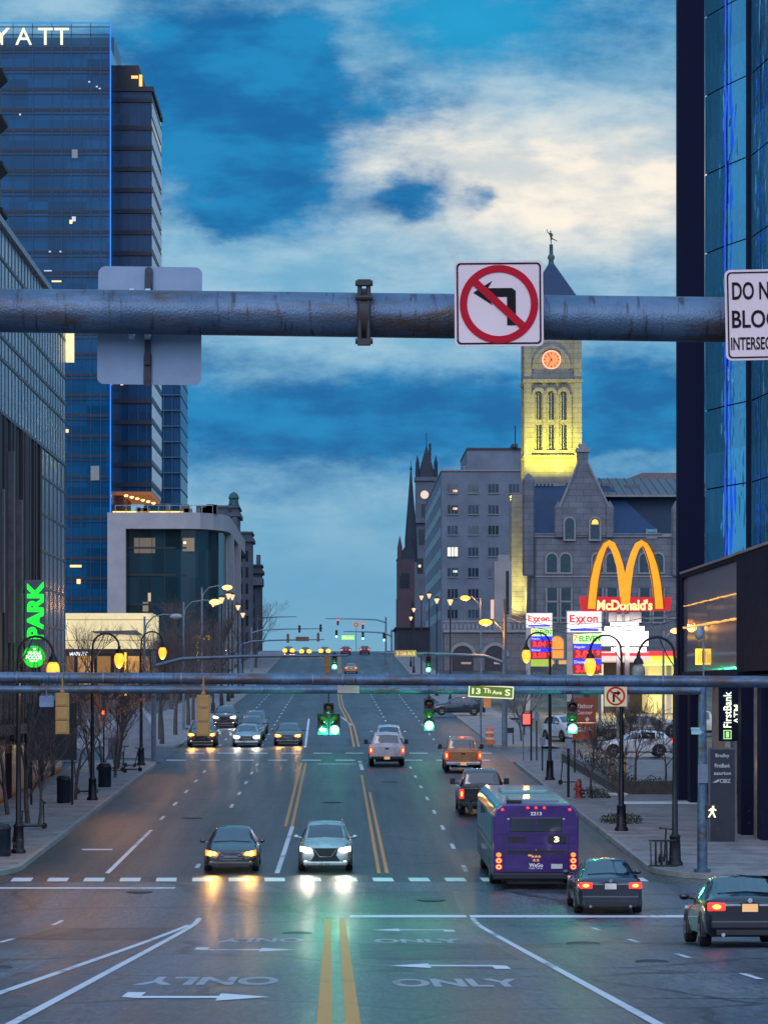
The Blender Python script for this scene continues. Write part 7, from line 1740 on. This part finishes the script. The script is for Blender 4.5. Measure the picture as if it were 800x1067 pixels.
for c_, w_ in ((482,22),(516,22)):
    mb = MB(); w2 = w_/2/6.97; mb.prism([(X(c_)-w2,zg),(X(c_)+w2,zg),(X(c_)+w2,Z(684))]+[(X(c_)+math.cos(R(a))*w2, Z(684)+math.sin(R(a))*w2) for a in range(12,180,12)]+[(X(c_)-w2,Z(684))], .5, .64, 'y'); a_ = mb.build('archway', M('arch_dark', (.018,.02,.026), .5), t)
    one('lit_opening', M('arch_lit', (.25,.16,.15), .5, emit=(1,.55,.45), es=.22), a_, (X(c_)-.2,X(c_)+w2-.3,.42,.49,zg+2,Z(690)))
mb = MB(); mb.bb(X(462),X(550),.2,8,zt_,zt_+.35); mb.bb(X(462),X(550),.3,.8,zt_+1.55,zt_+1.8); x = X(463)
while x < X(549): mb.lathe((x,.55,zt_+.34),[(.12,0),(.20,.4),(.10,.9),(.16,1.22)],6); x += .62
mb.build('balustrade', TRIMS, t)
t = tower('stone_kiosk', 'narrow pale stone block left of the yellow-lit buttress', 'building', (0,345,0)); k_ = F/345
one('wall', M('kiosk_stone', (.27,.25,.25), .8, var=.15, scale=.4), t, (px2x(515,345),px2x(533,345),0,7,3,py2z(585,345))); one('cap', TRIMS, t, (px2x(519,345),px2x(531,345),.5,6,py2z(584.8,345),py2z(578,345)))
mb = MB(); mb.bb(px2x(527,345),px2x(530,345),-.05,.05,py2z(640,345),py2z(595,345)); mb.build('window', WDK, t)
one('lit_banner', E('banner_pink', (1,.6,.42), .5), t, (px2x(511,345),px2x(514.5,345),-.3,-.2,py2z(645,345),py2z(625,345)))

# (8) grey office block, custom house, church
Yo = 462.0; X = lambda px: px2x(px,Yo); Z = lambda py: py2z(py,Yo); ko = F/Yo
t = tower('office_block', 'grey masonry office block with triple windows on each floor', 'building', (0,Yo,0)); OST = M('office_stone', (.135,.160,.205), .85, var=.22, scale=.25)
xa, xb = X(460), X(560); one('wall', OST, t, (xa,xb,0,88,4,Z(491)))
one('parapet', TRIMS, t, (xa-.15,xb,-.2,88,Z(491)+.005,Z(489.5)))
one('penthouse', OST, t, (X(488),xb,5,30,Z(489.4),Z(466)),); one('penthouse_cap', M('roof_dark', (.04,.045,.055), .7), t, (X(487.5),xb,4.8,30.2,Z(466)+.005,Z(463.8)),(X(535),X(541),4,10,Z(463.7),Z(460)))
mb = MB()
for px in (464,469,474,479,484): mb.bb(X(px)-.05,X(px)+.05,1,1.1,Z(489.4),Z(486))
mb.bb(X(463),X(486),1,1.1,Z(486),Z(485.6)); mb.build('roof_railing', M('railing_pale', (.3,.33,.36), .4, .4), t)
mb = MB(); mb.cyl((X(539),6,Z(460)),(X(539),6,Z(440)),.12,n=6); mb.build('antenna', DARKM, t)
rows = (509,531,552.5,575,596.5,618.5,640); colsx = (471.5,493,514,535.5)
WPN = M('office_pane', (.030,.050,.075), .2, var=.5, scale=.35); WLIT = E('office_lit', (1,.95,.75), .75); WORG = E('office_orange', (1,.50,.25), 1.2)
for i, py in enumerate(rows):
    for j, px in enumerate(colsx):
        if py > 615 and px > 510: continue
        w_, h_ = 2.1, 1.85; x_, z_ = X(px), Z(py)
        lit = WLIT if (i == 3 and j == 0) else rnd.choice((WPN, WPN, M('office_pane_blind', (.085,.10,.12), .35, var=.4, scale=.6), M('office_pane_deep', (.015,.025,.04), .15, var=.4)))
        mb = MB(); mb.bb(x_-w_/2,x_+w_/2,-.06,.02,z_-h_/2,z_+h_/2); wn = mb.build('window', lit, t)
        one('mullion', OST, wn, (x_-.42,x_-.28,-.12,-.061,z_-h_/2,z_+h_/2),(x_+.28,x_+.42,-.12,-.061,z_-h_/2,z_+h_/2)); one('sill', TRIMS, wn, (x_-w_/2-.1,x_+w_/2+.1,-.2,.0,z_-h_/2-.2,z_-h_/2-.01))
        if (i,j) in ((0,0),(1,0),(4,0)): one('lamp_glow', WORG if i < 2 else WLIT, wn, (x_+.1,x_+.95,-.08,-.062,z_-h_/2+.2+(i>0)*.7,z_-h_/2+.65+(i>0)*.7))
for i, py in enumerate(rows):
    for j in range(8):
        y_ = 4+j*10.4; mb = MB(); mb.bb(xa-.06,xa+.02,y_,y_+6.5,Z(py)-.95,Z(py)+.95); mb.build('side_window', M('office_side_pane', (.10,.12,.155), .3, var=.25), t)
Yq = 720.0; X = lambda px: px2x(px,Yq); Z = lambda py: py2z(py,Yq)
t = tower('custom_house', 'gothic stone clock tower with a dark spire in the distance', 'tower', (0,Yq,0)); GST = M('gothic_stone', (.085,.10,.135), .85, var=.25, scale=.2)
one('wall', GST, t, (X(433),X(455),0,8,-5,Z(498))); one('lower_wall', GST, t, (X(427),X(470),-1.2,30,-5,Z(560)))
each('string_course', GST, t, (X(432),X(456),-.8,8.5,Z(501),Z(497)),(X(429),X(457),-1.6,8.5,Z(545),Z(540)))
mb = MB(); xc = X(444.5); hw = 3.0
mb.add([(xc-hw,1,Z(497)),(xc+hw,1,Z(497)),(xc+hw,7,Z(497)),(xc-hw,7,Z(497)),(xc,4,Z(462))],[(0,1,4),(1,2,4),(2,3,4),(3,0,4)])
for sx in (-1,1): mb.lathe((xc+sx*hw,1,Z(498)),[(.7,0),(.6,5),(.05,7.5)],6)
mb.cyl((xc,4,Z(463)),(xc,4,Z(450)),.12,n=5); mb.build('spire', M('spire_slate', (.008,.014,.03), .7), t)
mb = MB(); mb.lathe((xc-.7,-.3,Z(515.5)),[(1.35,.3),(1.35,0),(0,0)],16,'y'); mb.build('clock_face', E('clock_cream', (1,.72,.5), .5), t)
for (px,py,w_,h_) in ((441.5,532,1.6,4.4),(439,560,2,5),(437.5,590,2,5)): one('window', WDK, t, (X(px)-w_/2,X(px)+w_/2,-1.30 if py>545 else -.1,-.9 if py>545 else .0,Z(py)-h_/2,Z(py)+h_/2))
for (px,py) in ((437,590),(446,596)): one('lamp', E('lamp_cream', (1,.8,.55), 2), t, (X(px)-.35,X(px)+.35,-1.4,-1.3,Z(py)-.35,Z(py)+.35))
mb = MB(); mb.cyl((X(452.5),15,Z(560)),(X(452.5),15,Z(450)),.45,.35,6)
for py in range(452,495,6): mb.cyl((X(451),15,Z(py)),(X(454),15,Z(py-3)),.14,n=4)
s = thing('radio_mast', 'thin lattice radio mast just right of the gothic spire', 'mast', (0,Yq+20,0)); mb.build('lattice', DARKM, s)
Yk = 640.0; X = lambda px: px2x(px,Yk); Z = lambda py: py2z(py,Yk)
t = tower('church', 'red brick church with a thin dark spire by the crest', 'church', (0,Yk,0)); BRK_ = M('church_brick', (.055,.035,.045), .85, var=.25, scale=.3)
one('wall', BRK_, t, (X(414),X(432),0,14,-4,Z(583))); mb = MB(); mb.prism([(X(413),Z(583)),(X(433),Z(583)),(X(428),Z(560))],.2,14,'y'); mb.build('roof', M('spire_slate', (.008,.014,.03), .7), t)
mb = MB(); xc = X(428.3); mb.lathe((xc,3,0),[(1.9,Z(585)),(1.75,Z(560)),(.18,Z(489)),(.45,Z(488.5)),(.1,Z(485))],8); mb.cyl((xc,3,Z(486)),(xc,3,Z(479)),.08,n=4); mb.build('spire', M('spire_slate', (.008,.014,.03), .7), t)
mb = MB(); mb.lathe((X(416.5),.5,0),[(.8,Z(600)),(.7,Z(570)),(.05,Z(558))],6); mb.build('turret', BRK_, t)
one('porch', BRK_, t, (X(412.5),X(428),-6,-.1,-4,Z(625)))
for (px,py) in ((419,605),(424,605),(418,640)): one('window', WDK, t, (X(px)-.7,X(px)+.7,-.1,.0,Z(py)-2.2,Z(py)+2.2))
# a retaining slope and low houses either side of the crest, far off
t = tower('row_building', 'low dark row closing the right side near the crest', 'building', (0,520,0)); one('wall', DARKB, t, (px2x(405,520)+2,40,0,30,-2,py2z(655,520))); one('roof', M('roof_dark', (.04,.045,.055), .7), t, (px2x(405,520)+1.5,40.3,-.3,30.3,py2z(655,520)+.005,py2z(653.5,520)))

# ------------------------------------------------------------------ lay the depths out for the longer lens
STRETCHED = {'building', 'mast', 'canopy', 'wall', 'cable'}
bpy.context.view_layer.update()
for o in list(bpy.data.objects):
    if o.parent is not None or o.type == 'CAMERA' or o.name == 'sun': continue
    nm = o.name.split('.')[0]
    if o.get('kind') == 'structure' or (o.get('category') in STRETCHED and nm not in ('station_hall','hotel_tower','hotel_slab','shop_building','stone_kiosk','stone_arcade')):
        o.scale = (1, STRETCH, 1); o.location.y *= STRETCH; continue
    n = o.get('near', 0.0); y = o.location.y; y2 = STRETCH*(y-n)+n
    o.location.y = y2
    if 'rigid' not in o and 20 < y < 480: o.location.z += (G(y2/STRETCH)-G(y)) if n else 0.0
    if 'heading' in o:
        Yq_ = y2/STRETCH; a = math.atan(slope(Yq_)/STRETCH)
        sc_ = tuple(o.scale)
        o.matrix_world = Matrix.Translation(o.location) @ Matrix.Rotation(a, 4, 'X') @ Matrix.Rotation(R(o['heading']), 4, 'Z') @ Matrix.Diagonal((*sc_, 1))
    for k_ in ('near', 'rigid', 'heading'):
        if k_ in o: del o[k_]
